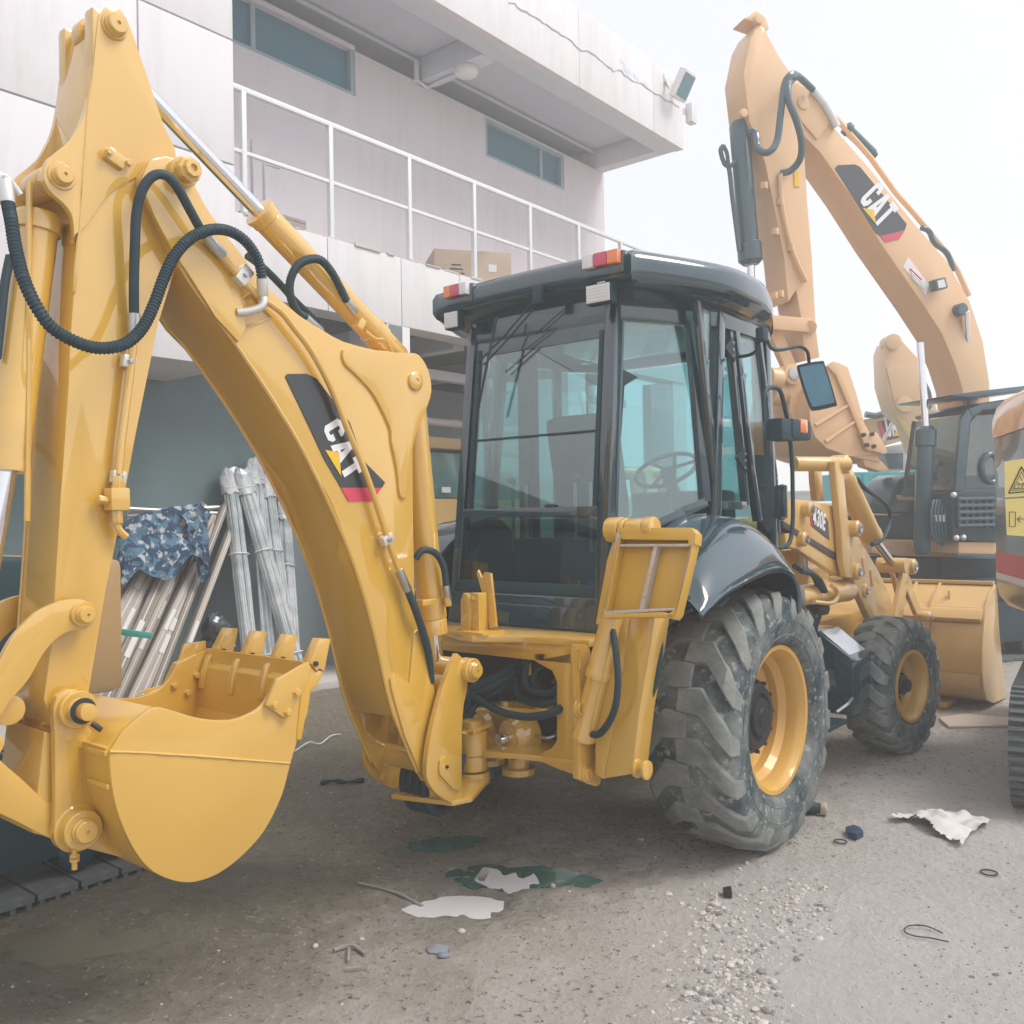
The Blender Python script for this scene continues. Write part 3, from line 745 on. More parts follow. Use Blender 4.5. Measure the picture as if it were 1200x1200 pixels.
# lip, teeth and adapters
lp = PB.at(1098 / 3, 700 + 265 / 3); lq = PB.at(1048 / 3, 700 + 495 / 3)
MB().prism([V((HK + .004, p.y, p.z)) for p in PB.pts(z6((1060, 300), (1088, 262), (1094, 300), (1058, 500), (1040, 500)))], (-2 * HK - .008, 0, 0)).build('cutting_edge', M['yellow_worn'], bkt, .004)
tip = z6((1128, 144), (1168, 146), (1146, 262), (1128, 252), (1118, 262), (1102, 240), (1092, 228))
adp = z6((1092, 232), (1102, 244), (1118, 266), (1128, 256), (1146, 264), (1118, 322), (1100, 330), (1090, 410), (1052, 502), (1040, 498), (1070, 400), (1082, 300))
for i in range(4):
    xt = HK - .01 - i * (2 * HK - .08) / 3
    t_ = MB().prism([V((xt, p.y, p.z)) for p in PB.pts(adp)], (-.045, 0, 0)).build('tooth_adapter', YM, bkt, .008)
    MB().prism([V((xt - .004, p.y, p.z)) for p in PB.pts(z6((1092, 232), (1086, 300), (1072, 392), (1040, 385), (1046, 330), (1066, 262)))], (-.036, 0, 0)).build('inner_strap', YM, t_, .008)
    mb = MB(); P = [V((0, p.y, p.z)) for p in PB.pts(tip)]
    mb.prism([V((xt + .003, p.y, p.z)) for p in P], (-.046, 0, 0))
    o = mb.build('tooth', YM, t_, .006)
    p = PB.at(1108 / 3, 700 + 205 / 3)
    p = PB.at(1112 / 3, 700 + 234 / 3); MB().cyl(V((xt + .0, p.y, p.z)), V((xt + .012, p.y, p.z)), .010).build('tooth_pin', M['grease'], t_, 0)

# ---------------------------------------------------------------- boom
PO = X(HB)
bside = z1((650, 845), (690, 760), (760, 735), (830, 750), (885, 815)) + [(236, 232), (250, 255), (290, 307), (312, 335), (350, 369), (377, 386), (402, 400), (440, 410), (470, 414), (485, 430), (488, 470), (484, 512), (484, 575), (485, 650), (487, 712), (496, 745), (505, 782), (510, 825), (506, 870), (500, 915)] + \
    [(490, 905), (472, 862), (457, 820), (447, 775), (437, 732), (422, 680), (410, 645), (390, 592), (365, 545), (345, 510), (325, 475), (300, 435), (275, 400), (250, 370), (220, 325), (200, 290), (182, 250), (170, 225)]
bs = cr(bside[:30], 2) + cr(bside[30:], 4)
web = PO.pts(bs)
# underside sheet follows the front edge, the top sheet the rear edge: box section with slightly proud side plates
boom = xprism([p for p in web], -HB + .012, HB - .012)
# hollow lower end: cut the core short above the foot
iy = [i for i, q in enumerate(bs) if q[1] > 862 and q[0] < 520]
corepts = [q for q in bs if not (q[1] > 845)]
corepts_ = [q for q in bs if q[1] <= 845]
boom = xprism(PO.pts(corepts_), -HB + .012, HB - .012).build('boom', YM, bh, .005)
for x1, s_ in ((HB, -1), (-HB, 1)):
    MB().prism([V((x1, p.y, p.z)) for p in web], (.018 * s_, 0, 0)).build('side_plate', YM, boom, .004)
# fork doubler at the dipper pivot
z4 = zz(250, 250, 4); z7 = zz(250, 500, 4); z8 = zz(400, 700, 4)
fork = z1((655, 835), (690, 760), (760, 738), (830, 752), (882, 820)) + z3((905, 120), (960, 220), (1040, 350), (1110, 500), (1142, 740), (1108, 806), (1000, 690), (880, 500), (800, 380), (720, 230), (660, 90))
for x1, s_ in ((HB + .016, -1), (-HB - .016, 1)):
    MB().prism([V((x1, p.y, p.z)) for p in PO.pts(fork)], (.016 * s_, 0, 0)).build('fork_plate', YM, boom, .004)
q = PO.at(208, 205)
o = pin('pivot_boss', V((HB + .05, q.y, q.z)), .03, .05, boom, boss=1.75)
MB().lathe(V((HB + .05, q.y + .0, q.z)), (1, 0, 0), [(.04, 0), (.044, .02), (.044, .035), (.034, .04), (.03, .055), (.014, .056), (.012, .045)], 8).build('pivot_nut', YM, o, 0, flat=True)
# cylinder lug doubler plate
lug = z4((600, 645), (640, 628), (760, 650), (900, 655), (955, 665), (1000, 735), (1015, 835), (985, 935), (948, 1020)) + z7((920, 140), (905, 310), (885, 336), (866, 312), (855, 200), (828, 70)) + z4((820, 1000), (745, 850), (665, 760), (610, 705))
for x1, s_ in ((HB + .012, -1), (-HB - .012, 1)):
    MB().prism([V((x1, p.y, p.z)) for p in PO.pts(cr(lug, 3, closed=True))], (.02 * s_, 0, 0)).build('lug_plate', YM, boom, .005)
q = PO.at(484, 447)
MB().lathe(V((HB + .012, q.y, q.z)), (1, 0, 0), [(.042, 0), (.042, .01), (.034, .016), (.012, .017), (.008, .012)], 24).build('lug_pin', YM, boom, 0)
# lower doubler plates with the notch
low = z8((222, 380), (244, 350), (268, 368), (312, 402), (326, 250), (332, 170), (352, 152), (386, 182), (440, 500), (425, 700), (400, 830), (362, 820), (290, 650), (228, 430))
for x1, s_ in ((HB + .012, -1), (-HB - .012, 1)):
    MB().prism([V((x1, p.y, p.z)) for p in PO.pts(low)], (.02 * s_, 0, 0)).build('foot_doubler', YM, boom, .005)
L = PO.pts(cr(z8((330, 520), (345, 570), (385, 600), (402, 560), (385, 490), (360, 520), (325, 600), (350, 660), (395, 640), (412, 580)), 4), .014)
# flanges along both edges of the belly sheet
for x1 in (HB - .004, -HB + .004):
    L = [V((x1, p.y, p.z)) for p in PO.pts(cr([(490, 905), (472, 862), (457, 820), (437, 732), (410, 645), (365, 545), (325, 475), (275, 400), (220, 325), (182, 250)], 5))]
    mb = MB().tube([p + V((0, -.002, 0)) for p in L], .008, 6).build('weld_bead', YM, boom, 0)
# foot cheeks seen round the hoses
foot = z8((150, 725), (140, 780), (170, 850), (230, 925), (330, 940), (330, 900), (250, 880), (195, 810), (180, 740))
# steel pipe down the side of the boom
L = X(HB + .035).pts([(252, 292), (262, 303), (275, 318), (300, 345), (328, 364), (345, 385), (364, 410), (387, 452), (406, 500), (425, 545), (441, 590), (457, 640), (468, 670)])
pp = MB().tube(crv(L, 3), .0135, 12).build('hydraulic_pipe', YM, boom, 0)
clampblk(X(HB + .03).at(284, 323), L[3] - L[2], pp, (.04, .07, .035)); clampblk(X(HB + .03).at(453, 632), L[-2] - L[-3], pp, (.035, .06, .03))
L2 = X(HB + .035).pts([(262, 300), (254, 290), (243, 280), (238, 274)])
MB().cyl(L2[0], L2[2], .021, .021, 6).build('union_nut', M['steel'], pp, .001)
a, b_ = X(HB + .035).at(467, 668), X(HB + .035).at(478, 692)
MB().cyl(a, b_, .02, .02, 14).build('crimp_fitting', M['steel'], pp, .001)
L = crv([b_, X(HB + .045).at(487, 715), X(HB + .03).at(497, 745), X(HB + .02).at(503, 770), X(HB).at(505, 800)], 5)
MB().tube(L, .017, 12).build('hose', M['rubber'], boom, 0)
# pressed bracket and elbow where the long hose lands
L = X(HB + .006).pts(cr([(275, 362), (276, 355), (295, 344), (300, 350)], 3)) + X(HB + .006).pts([(318, 372), (285, 384), (275, 362)])
MB().tube(L, .005, 6).build('wire_bracket', YM, boom, 0)
L = crv([X(HB + .05).at(308, 345), X(HB + .055).at(309, 354), X(HB + .05).at(304, 361), X(HB + .03).at(290, 365), X(HB + .012).at(278, 366)], 5)
MB().tube(L, .016, 12).build('elbow', M['zinc'], boom, 0)

# ---------------------------------------------------------------- decal panels
M['dec_black'] = pm('black_decal', (.025, .032, .038), .35, var=.1, coat=.5)
M['dec_red'] = pm('red_decal', (.62, .06, .10), .4, var=.05)
M['dec_white'] = pm('white_decal', (.82, .82, .82), .4, var=.02)
M['dec_yellow'] = pm('yellow_decal', (.80, .50, .03), .4, var=.02)
GLY = {'C': (.62, [[(.62, .66), (.62, .82), (.48, 1), (.14, 1), (0, .86), (0, .14), (.14, 0), (.48, 0), (.62, .18), (.62, .36), (.38, .36), (.38, .24), (.34, .2), (.28, .2), (.24, .24), (.24, .76), (.28, .8), (.34, .8), (.38, .76), (.38, .66)]]),
    'A': (.74, [[(0, 0), (.24, 0), (.28, .2), (.32, .38), (.37, .66), (.37, 1), (.24, 1)], [(.74, 0), (.5, 0), (.46, .2), (.42, .38), (.37, .66), (.37, 1), (.5, 1)], [(.28, .2), (.46, .2), (.42, .38), (.32, .38)]]),
    'T': (.6, [[(0, 1), (0, .78), (.18, .78), (.18, 0), (.42, 0), (.42, .78), (.6, .78), (.6, 1)]]),
    '4': (.66, [[(.34, 0), (.56, 0), (.56, .2), (.66, .2), (.66, .4), (.56, .4), (.56, 1), (.34, 1), (0, .42), (0, .2), (.34, .2)]]),
    '3': (.6, [[(0, .82), (.14, 1), (.46, 1), (.6, .86), (.6, .62), (.5, .5), (.6, .38), (.6, .14), (.46, 0), (.14, 0), (0, .18), (0, .32), (.22, .32), (.24, .2), (.36, .2), (.37, .4), (.2, .42), (.2, .58), (.37, .6), (.36, .8), (.24, .8), (.22, .68), (0, .68)]]),
    '0': (.6, [[(0, .14), (.14, 0), (.3, 0), (.3, .2), (.22, .26), (.22, .74), (.3, .8), (.3, 1), (.14, 1), (0, .86)], [(.6, .14), (.46, 0), (.3, 0), (.3, .2), (.38, .26), (.38, .74), (.3, .8), (.3, 1), (.46, 1), (.6, .86)]]),
    'E': (.55, [[(0, 0), (.55, 0), (.55, .2), (.22, .2), (.22, .4), (.5, .4), (.5, .6), (.22, .6), (.22, .8), (.55, .8), (.55, 1), (0, 1)]])}
def text(s, A, B, yd, h, mt, parent, name='lettering'):
    """Block capitals standing between A and B, h high along yd."""
    tot = sum(GLY[c][0] for c in s) + .07 * (len(s) - 1); xd = (B - A) / tot; x = 0
    for c in s:
        w_, polys = GLY[c]; mb = MB(); n = len(mb.v)
        for P in polys: mb.add([A + xd * (x + q[0]) + yd * (q[1] * h) for q in P], [tuple(range(len(P)))])
        mb.build(name, mt, parent, 0, flat=True); x += w_ + .07
def basis(pl, a, b_, off, flip=1):
    A, B = pl.at(*a, off), pl.at(*b_, off); xd = (B - A).normalized(); yd = pl.n.cross(xd).normalized() * flip
    return A, xd, yd, (B - A).length
dk = plate('decal', z4((338, 765), (348, 753), (440, 752), (485, 775), (545, 855), (640, 980)) + z7((705, 160), (806, 262), (790, 288), (600, 286), (520, 150), (460, 20)), PO, .004, M['dec_black'], boom, 0, off=.0045)
plate('decal_band', z7((600, 286), (790, 286), (745, 350), (634, 350)), PO, .004, M['dec_red'], dk, 0, off=.005)
A, xd, yd, L_ = basis(PO, (378, 501), (406, 565), .007)
text('CAT', A, A + xd * L_, yd, .100, M['dec_white'], dk)
plate('decal_triangle', z7((524, 108), (590, 122), (600, 232)), PO, .003, M['dec_yellow'], dk, 0, off=.0085)

# ---------------------------------------------------------------- dipper cylinder (top)
a = V((0, c0.y, c0.z)); e = X(0).at(500, 455)
g0 = X(0).at(303, 262); g1 = X(0).at(462, 425)
d = (e - a).normalized()
def proj(p): return a + d * (p - a).dot(d)
g0, g1 = proj(g0), proj(g1)
Lc = (g1 - g0).length
cy = MB().lathe(g0, d, [(.052, -.02), (.062, -.015), (.062, .02), (.056, .025), (.058, .03), (.058, Lc * .78), (.064, Lc * .785), (.064, Lc * .85), (.058, Lc * .855), (.058, Lc), (.05, Lc + .03)], 36).build('dipper_cylinder', YM, bh, 0)
MB().lathe(g0 - d * .03, d, [(.045, 0), (.068, .004), (.068, .02), (.045, .022)], 30).build('gland_ring', YM, cy, 0)
MB().cyl(a, g0, .03, .03, 28).build('rod', M['chrome'], cy, 0)
MB().lathe(a - V((.045, 0, 0)), (1, 0, 0), [(.055, 0), (.055, .09)], 24).build('rod_eye', YM, cy, .004)
s_ = d.cross(V((1, 0, 0))).normalized()
L = crv([X(.07).at(428, 388), X(.06).at(440, 397), X(.05).at(452, 399), X(.05).at(460, 413)], 4)
MB().tube(L, .008, 8).build('hydraulic_pipe', YM, cy, 0)
MB().box(X(.06).at(421, 380), (.04, .05, .035), (V((1, 0, 0)), s_, d)).build('port_block', YM, cy, .005)
# ---------------------------------------------------------------- boom cylinder behind the boom
a = X(.02).at(482, 470); e = X(.02).at(508, 742)
d = (e - a).normalized(); LL = (e - a).length
cy = MB().lathe(a, d, [(.05, 0), (.066, .02), (.066, LL * .84), (.071, LL * .845), (.071, LL * .93), (.066, LL * .935), (.069, LL * .94), (.069, LL)], 32).build('boom_cylinder', YM, bh, 0)
MB().cyl(e - d * .02, e + d * .22, .037, .037, 24).build('rod', M['chrome'], cy, 0)
re = e + d * .24
MB().lathe(re - V((.07, 0, 0)), (1, 0, 0), [(.062, 0), (.062, .14)], 24).build('rod_eye', YM, cy, .004)
MB().box(X(.11).at(500, 706), (.03, .08, .03), (V((1, 0, 0)), V((0, 1, 0)), V((0, 0, 1)))).build('hose_port', YM, cy, .006)
L = crv([X(.10).at(487, 655), X(.115).at(495, 645), X(.12).at(510, 648), X(.12).at(520, 665), X(.115).at(523, 690)], 6)
MB().tube(L, .016, 12).build('hose', M['rubber'], cy, 0)
MB().cyl(X(.115).at(522, 686), X(.115).at(525, 702), .019, .019, 12).build('crimp_fitting', M['steel'], cy, .001)
MB().cyl(X(.115).at(524, 700), X(.115).at(525, 710), .018, .018, 6).build('union_nut', YM, cy, .001)
# ---------------------------------------------------------------- hoses between boom and dipper
def fitting(a, b_, r, parent, mt=None): return MB().cyl(a, b_, r, r, 14).build('crimp_fitting', mt or M['steel'], parent, .001)
def S3(*L): return [X(x).at(u, v) for u, v, x in L]
P = crv(S3((9, 238, .16), (13, 258, .19), (18, 290, .22), (27, 325, .26), (42, 358, .29), (62, 385, .30), (95, 403, .31), (122, 408, .31), (148, 402, .31), (167, 384, .30), (180, 358, .29), (191, 328, .28), (203, 302, .27), (221, 281, .27), (243, 270, .27), (266, 270, .26), (287, 282, .25), (302, 304, .23), (307, 326, .22)), 6)
P, rs = corr(P, .0205, .0125, .004)
hz = MB().tube(P, rs, 12).build('convoluted_hose', M['rubber'], bh, 0, ang=60)
fitting(P[0] + V((0, .0, .0)), X(.15).at(6, 212), .022, hz, M['zinc'])
fitting(P[-1], X(HB + .05).at(308, 346), .021, hz, M['zinc'])
P = crv(S3((157, 368, HD + .03), (157, 330, HD + .04), (158, 290, HD + .05), (160, 250, HD + .065), (167, 222, HD + .085), (180, 206, HD + .10), (195, 206, HD + .11), (208, 220, HD + .11), (222, 245, HD + .10), (234, 267, HD + .09), (240, 276, HB + .05)), 6)
hz = MB().tube(P, .0165, 14).build('hose', M['rubber'], bh, 0)
fitting(P[0], X(HD + .03).at(157, 395), .021, hz); fitting(X(HB + .045).at(240, 275), X(HB + .035).at(252, 292), .019, hz)
P = crv(S3((358, 372, .06), (349, 366, .07), (341, 350, .08), (340, 330, .09), (348, 312, .10), (362, 304, .11), (376, 305, .11), (388, 318, .10), (398, 336, .09), (406, 352, .08)), 6)
P, rs = corr(P, .0185, .0115, .0035)
hz = MB().tube(P, rs, 12).build('convoluted_hose', M['rubber'], bh, 0, ang=60)
fitting(P[-1], X(.07).at(416, 366), .018, hz); fitting(P[0], X(.05).at(376, 388), .018, hz)
P = crv(S3((290, 300, .05), (310, 315, .02), (330, 335, .0), (345, 352, -.01), (372, 378, -.02)), 6)
hz = MB().tube(P, .015, 12).build('hose', M['rubber'], bh, 0)
P = crv(S3((12, 300, .02), (6, 330, .02), (2, 365, .02), (-4, 420, .02)), 5)
MB().tube(P, .014, 10).build('hose', M['rubber'], bh, 0)
# ================================================================= swing tower and rear frame
XR = .215
st = MB().prism([V((XR, p.y, p.z)) for p in X(XR).pts(cr(z8((545, 262), (515, 320), (480, 410), (450, 520), (430, 600), (414, 680), (402, 770), (400, 830), (410, 872), (440, 915), (480, 945), (520, 966)), 3) + z8((545, 970), (566, 940), (566, 620), (575, 500), (590, 440), (596, 390), (588, 320), (570, 285)))], (-.03, 0, 0)).build('swing_tower', YM, bh, .005)
MB().prism([V((-XR + .03, p.y, p.z)) for p in X(XR).pts(cr(z8((545, 262), (515, 320), (480, 410), (450, 520), (430, 600), (414, 680), (402, 770), (400, 830), (410, 872), (440, 915), (480, 945), (520, 966)), 3) + z8((545, 970), (566, 940), (566, 620), (575, 500), (590, 440), (596, 390), (588, 320), (570, 285)))], (-.03, 0, 0)).build('side_plate', YM, st, .005)
q = X(XR).at(550, 785); pin('pin_boss', V((XR + .03, q.y, q.z)), .035, .06, st, boss=1.6)
MB().cyl(V((XR - .03, q.y, q.z)), V((-XR, q.y, q.z)), .05).build('cross_pin', YM, st, 0)
MB().prism([V((XR + .012, p.y, p.z)) for p in X(XR).pts(z8((452, 800), (455, 765), (475, 742), (496, 742), (505, 765), (505, 820), (560, 880), (545, 905), (515, 895), (455, 830)))], (-.014, 0, 0)).build('foot_boss_plate', YM, st, .004)
q = X(XR).at(521, 898); MB().cyl(V((XR + .01, q.y, q.z)), V((XR + .02, q.y, q.z)), .008).build('grease_nipple', M['grease'], st, 0)
MB().cyl(V((XR - .03, q.y, q.z)), V((-XR + .03, q.y, q.z)), .05).build('foot_pin', YM, st, 0)
zb_ = X(XR).at(530, 945).z
def zp(u, v): return Z(zb_).at(u, v)
yb0, yb1 = X(XR).at(530, 943).y, X(XR).at(560, 928).y
MB().prism([V((-.09, yb0 - .09, zb_)), V((XR, yb0 - .0, zb_)), V((XR + .03, yb0 + .10, zb_)), V((XR - .05, yb0 + .30, zb_ + .02)), V((-.12, yb0 + .30, zb_))], (0, 0, .022)).build('base_plate', YM, st, .004)
# hoses looped inside the open boom foot
for dx in (-.09, -.045, .0, .05):
    L = crv([V((dx, -1.22, 1.0)), V((dx, -1.36, .62)), V((dx + .01, -1.42, .44)), V((dx, -1.34, .32)), V((dx - .01, -1.22, .34)), V((dx - .01, -1.14, .55))], 6)
    MB().tube(L, .021, 10).build('hose', M['rubber'], bh, 0)
# king post knuckle
kx, ky = .02, -1.02
kc = Y(-1.04).at(553, 870)
kn = MB().lathe((kc.x, kc.y, kc.z - .13), (0, 0, 1), [(.075, 0), (.075, .07), (.068, .072), (.068, .078), (.078, .08), (.078, .19), (.072, .195), (.05, .2), (.05, .24), (.03, .245)], 28).build('swing_knuckle', YM, bh, 0)
MB().lathe((kc.x, kc.y, kc.z - .20), (0, 0, 1), [(.085, 0), (.09, .02), (.085, .06)], 28).build('lower_hub', YM, kn, 0)
MB().prism([V((kc.x - .10, kc.y - .06, kc.z + .02)), V((kc.x + .075, kc.y - .07, kc.z + .06)), V((kc.x + .08, kc.y + .06, kc.z + .08)), V((kc.x - .10, kc.y + .06, kc.z + .06))], (0, 0, .02)).build('knuckle_plate', YM, kn, .004)
# swing cylinders
for (u_, v_, rr, yo) in ((607, 862, .092, -.80), (573, 853, .085, -.66)):
    c = Y(yo).at(u_, v_); dd = V((-.28, -.95, -.04)).normalized()
    o = MB().lathe(c - dd * .09, dd, [(.085, 0), (.108, .02), (.112, .09), (.108, .12), (.085, .145), (.085, .152), (.068, .154), (.066, .165), (.050, .167)], 28).build('swing_cylinder', YM, bh, 0, ang=25)
    MB().cyl(c + dd * .08, c + dd * (.34 if yo < -.8 else .12), .030, .030, 20).build('rod', M['chrome'], o, 0)
    MB().lathe(c - V((0, 0, .19)), (0, 0, 1), [(.085, 0), (.085, .03), (.055, .035), (.055, .08)], 24).build('trunnion', YM, o, 0)
    MB().lathe(c + V((0, 0, .07)), (0, 0, 1), [(.05, 0), (.05, .05), (.03, .06)], 20).build('trunnion', YM, o, 0)
    if yo < -.8: MB().lathe(c + dd * .33, dd, [(.035, 0), (.045, .02), (.045, .08), (.03, .09)], 16).build('rod_eye', YM, o, 0)
# frame
YFR = -.92
PY = Y(YFR)
fr = MB().prism([PY.at(*q, 0) for q in z8((905, 262), (1078, 262), (1095, 782), (915, 760), (905, 752), (912, 738), (985, 708), (1010, 672), (1010, 400), (988, 345), (905, 298))], (0, .05, 0)).build('rear_frame', YM, bh, .004)
def xz(u, v, y): return Y(y).at(u, v)
za, zb2 = PY.at(620, 770).z, PY.at(620, 757).z
xl = -.75
A = PY.at(549, 767); B = PY.at(670, 765)
zt_ = B.z + .035
tp = [V((.66, YFR - .015, 0)), V((.66, YFR + .20, 0)), V((xl, YFR + .20, 0)), V((xl, YFR - .015, 0)), V((-.30, YFR - .02, 0)), V((-.02, YFR - .17, 0)), V((.09, YFR - .19, 0)), V((.17, YFR - .13, 0)), V((.30, YFR - .05, 0)), V((.5, YFR - .02, 0))]
MB().prism([p + V((0, 0, zt_)) for p in tp], (0, 0, .034)).build('top_plate', YM, fr, .006)
MB().box(((xl + .6) / 2, YFR + .01, zt_ - .045), (.6 - xl, .02, .09)).build('front_lip', YM, fr, .004)
zl = PY.at(640, 892).z
bp = [V((x, YFR - .02, 0)) for x in (.66,)] + [V((.66, YFR + .25, 0)), V((xl, YFR + .25, 0)), V((xl, YFR - .01, 0)), V((-.3, YFR - .02, 0)), V((-.05, YFR - .13, 0)), V((.08, YFR - .14, 0)), V((.22, YFR - .07, 0)), V((.4, YFR - .02, 0))]
MB().prism([p + V((0, 0, zl)) for p in bp], (0, 0, .03)).build('bottom_plate', YM, fr, .005)
L = cr([(.655, zl - .035), (.5, zl - .022), (.36, zl), (.2, zl - .005), (.08, zl - .05)], 5)
MB().prism([V((x, YFR - .025, z)) for x, z in L] + [V((.08, YFR - .025, zl + .02)), V((.655, YFR - .025, zl + .035))], (0, .03, 0)).build('bottom_lip', YM, fr, .004)
MB().prism([PY.at(*q, 0) + V((-1.18, 0, 0)) for q in z8((905, 262), (1078, 262), (1095, 782), (915, 760))], (0, .05, 0)).build('left_upright', YM, fr, .004)
XS = .66
sp = X(XS).pts(cr(z8((1080, 222), (1098, 216), (1125, 222), (1142, 245), (1146, 290), (1142, 330), (1128, 372), (1134, 450), (1146, 540), (1154, 620), (1164, 720), (1180, 800), (1192, 850), (1188, 872), (1168, 882)), 2) + z8((1128, 868), (1088, 848), (1094, 500)))
o = MB().prism([V((XS + .03, p.y, p.z)) for p in sp], (-.035, 0, 0)).build('side_plate', YM, fr, .005)
sl_ = cr(z8((1100, 250), (1108, 246), (1116, 252), (1118, 330), (1110, 338), (1101, 330)), 2, closed=True)
P = X(XS + .03).pts(sl_, .001); MB().prism(P, (-.004, 0, 0)).build('slot', M['yellow_worn'], o, 0)
MB().tube(P + [P[0]], .004, 6).build('slot_rim', YM, o, 0)
for (u_, v_, r_) in ((677.5, 830, .03), (686.5, 907, .028)):
    q = X(XS + .03).at(u_, v_); MB().lathe((XS + .03, q.y, q.z), (1, 0, 0), [(r_ * 1.35, 0), (r_ * 1.35, .01), (r_, .012), (r_, .022), (r_ * .7, .024), (r_ * .6, .012)], 22).build('pin', YM, o, 0)
# hook bracket standing on the top plate
mb = MB()
b0 = Y(-1.0).at(561, 752); b0.z = zt_ + .034
hb = MB().box(b0 + V((0, 0, .10)), (.07, .07, .2)).build('lock_bracket', YM, fr, .008)
MB().prism([b0 + V(q) for q in ((-.075, -.05, .0), (-.075, -.05, .16), (-.055, -.05, .2), (-.02, -.05, .19), (-.01, -.05, .15), (-.02, -.05, 0))], (0, .045, 0)).build('latch_hook', YM, hb, .006)
MB().prism([b0 + V(q) for q in ((.0, .036, .18), (-.04, .036, .29), (-.03, .036, .31), (-.005, .036, .27), (.012, .036, .30), (.055, .036, .295), (.085, .036, .03), (.04, .036, .02))], (0, .015, 0)).build('catch_plate', YM, hb, .002)
bolt(b0 + V((.0, -.035, .17)), .011, (0, -1, 0), hb, YM)
MB().box(b0 + V((.01, -.02, .006)), (.22, .16, .02)).build('foot_plate', YM, hb, .005)
# inside the frame: transmission, arm bar, hoses
gb = MB().box((.1, -.22, .82), (1.1, .5, .55)).build('transmission_case', M['grease'], bh, .03)
MB().box((.0, -.50, .80), (1.4, .03, .6)).build('rear_plate', M['grease'], gb, .01)
MB().lathe((.38, -.66, .86), (0, -1, 0), [(.14, -.1), (.14, 0), (.12, .02), (.09, .03), (.09, .05), (.03, .06)], 24).build('pump', M['rubber'], gb, 0)
for k in range(8):
    t_ = k * math.tau / 8; MB().cyl((.38 + .105 * math.cos(t_), -.66, .86 + .105 * math.sin(t_)), (.38 + .105 * math.cos(t_), -.71, .86 + .105 * math.sin(t_)), .012, .012, 6).build('bolt', M['steel'], gb, 0)
sb = [Y(-.72).at(*q) for q in ((548, 830), (556, 820), (600, 825), (640, 830), (652, 834), (640, 842), (600, 846), (570, 840))]
MB().prism([V((-.05, -.95, .705)), V((.02, -.86, .705)), (.2, -.80, .705), (.4, -.76, .705), (.6, -.74, .705), (.6, -.66, .705), (.0, -.66, .705), (-.1, -.85, .705)], (0, 0, .025)).build('swing_cap_plate', YM, fr, .004)
for x_, y_ in ((.05, -.82), (.5, -.74), (.54, -.70), (.28, -.76)):
    bolt(V((x_, y_, .73)), .02, (0, 0, 1), fr, YM)
MB().lathe((.27, -.77, .73), (0, 0, 1), [(.055, 0), (.055, .012), (.05, .015)], 22).build('cap', YM, fr, 0)
MB().prism([PY.at(*q) + V((0, .12, 0)) for q in ((597, 765), (602, 765), (604, 795), (598, 797))], (0, .01, 0)).build('strap', YM, fr, .002)
def S3y(*L): return [Y(y).at(u, v) for u, v, y in L]
for Lh, r_ in ((((548, 822, -.98), (556, 806, -.95), (576, 796, -.90), (600, 783, -.80), (620, 778, -.7)), .022), (((546, 832, -.98), (556, 814, -.95), (580, 802, -.90), (604, 788, -.80)), .022), (((547, 842, -.98), (560, 822, -.93), (586, 806, -.86), (610, 790, -.75)), .02),
        (((552, 812, -.98), (564, 822, -.97), (590, 835, -.97), (620, 840, -.97), (650, 834, -.95), (664, 822, -.85)), .019),
        (((626, 762, -.8), (618, 775, -.8), (615, 795, -.82), (622, 808, -.82), (640, 812, -.82), (655, 806, -.8)), .018), (((655, 782, -.75), (640, 780, -.75), (628, 788, -.77), (624, 800, -.78), (632, 810, -.78), (650, 815, -.78)), .016),
        (((608, 768, -.75), (604, 790, -.78), (606, 812, -.8), (618, 822, -.8), (640, 824, -.8), (660, 816, -.75)), .019), (((590, 785, -.7), (586, 810, -.7), (590, 830, -.7)), .014)):
    MB().tube(crv(S3y(*Lh), 5), r_, 10).build('hose', M['rubber'], bh, 0)
MB().tube(crv(S3y((630, 862, -.8), (640, 865, -.84), (650, 862, -.8), (655, 856, -.75)), 4), .009, 8).build('pipe', M['steel'], bh, 0)
MB().box((0, 1.3, .75), (.7, 2.4, .4)).build('chassis', M['black_satin'], bh, .02)
MB().cyl((-.75, 0, .655), (.75, 0, .655), .13).build('rear_axle', M['black_satin'], bh, .01)

# ================================================================= stabiliser
sb = zz(680, 590, 3.53)
PSt = Y(-1.0)
def stab(nm):
    r_ = MB().prism(PSt.pts(sb((205, 470), (310, 466), (292, 590), (245, 860), (215, 1120), (92, 1140), (60, 1120), (62, 930), (98, 720), (125, 480))), (0, .13, 0)).build(nm, YM, bh, .006)
    return r_
leg = stab('stabiliser')
MB().prism(PSt.pts(sb((140, 478), (200, 478), (178, 660), (120, 1000), (95, 1138), (64, 1120), (60, 930)), .012), (0, .012, 0)).build('front_strip', YM, leg, .004)
a = Y(-1.03).at(712, 745); b_ = Y(-1.03).at(696, 812)
MB().lathe(a + (a - b_) * .9, b_ - a, [(.050, 0), (.052, .40), (.058, .41), (.058, .44), (.05, .445), (.05, .70), (.056, .71), (.056, .74), (.04, .75)], 26).build('cylinder', YM, leg, 0)
MB().ball(Y(-1.02).at(694, 826), .05, 10).build('cylinder_eye', YM, leg, 0)
for x_ in (0, .045):
    q = Y(-1.02).at(738, 903); MB().lathe(q + V((x_, 0.05, 0)), (1, 0, 0), [(.042, 0), (.042, .018)], 20).build('foot_lug', YM, leg, .004)
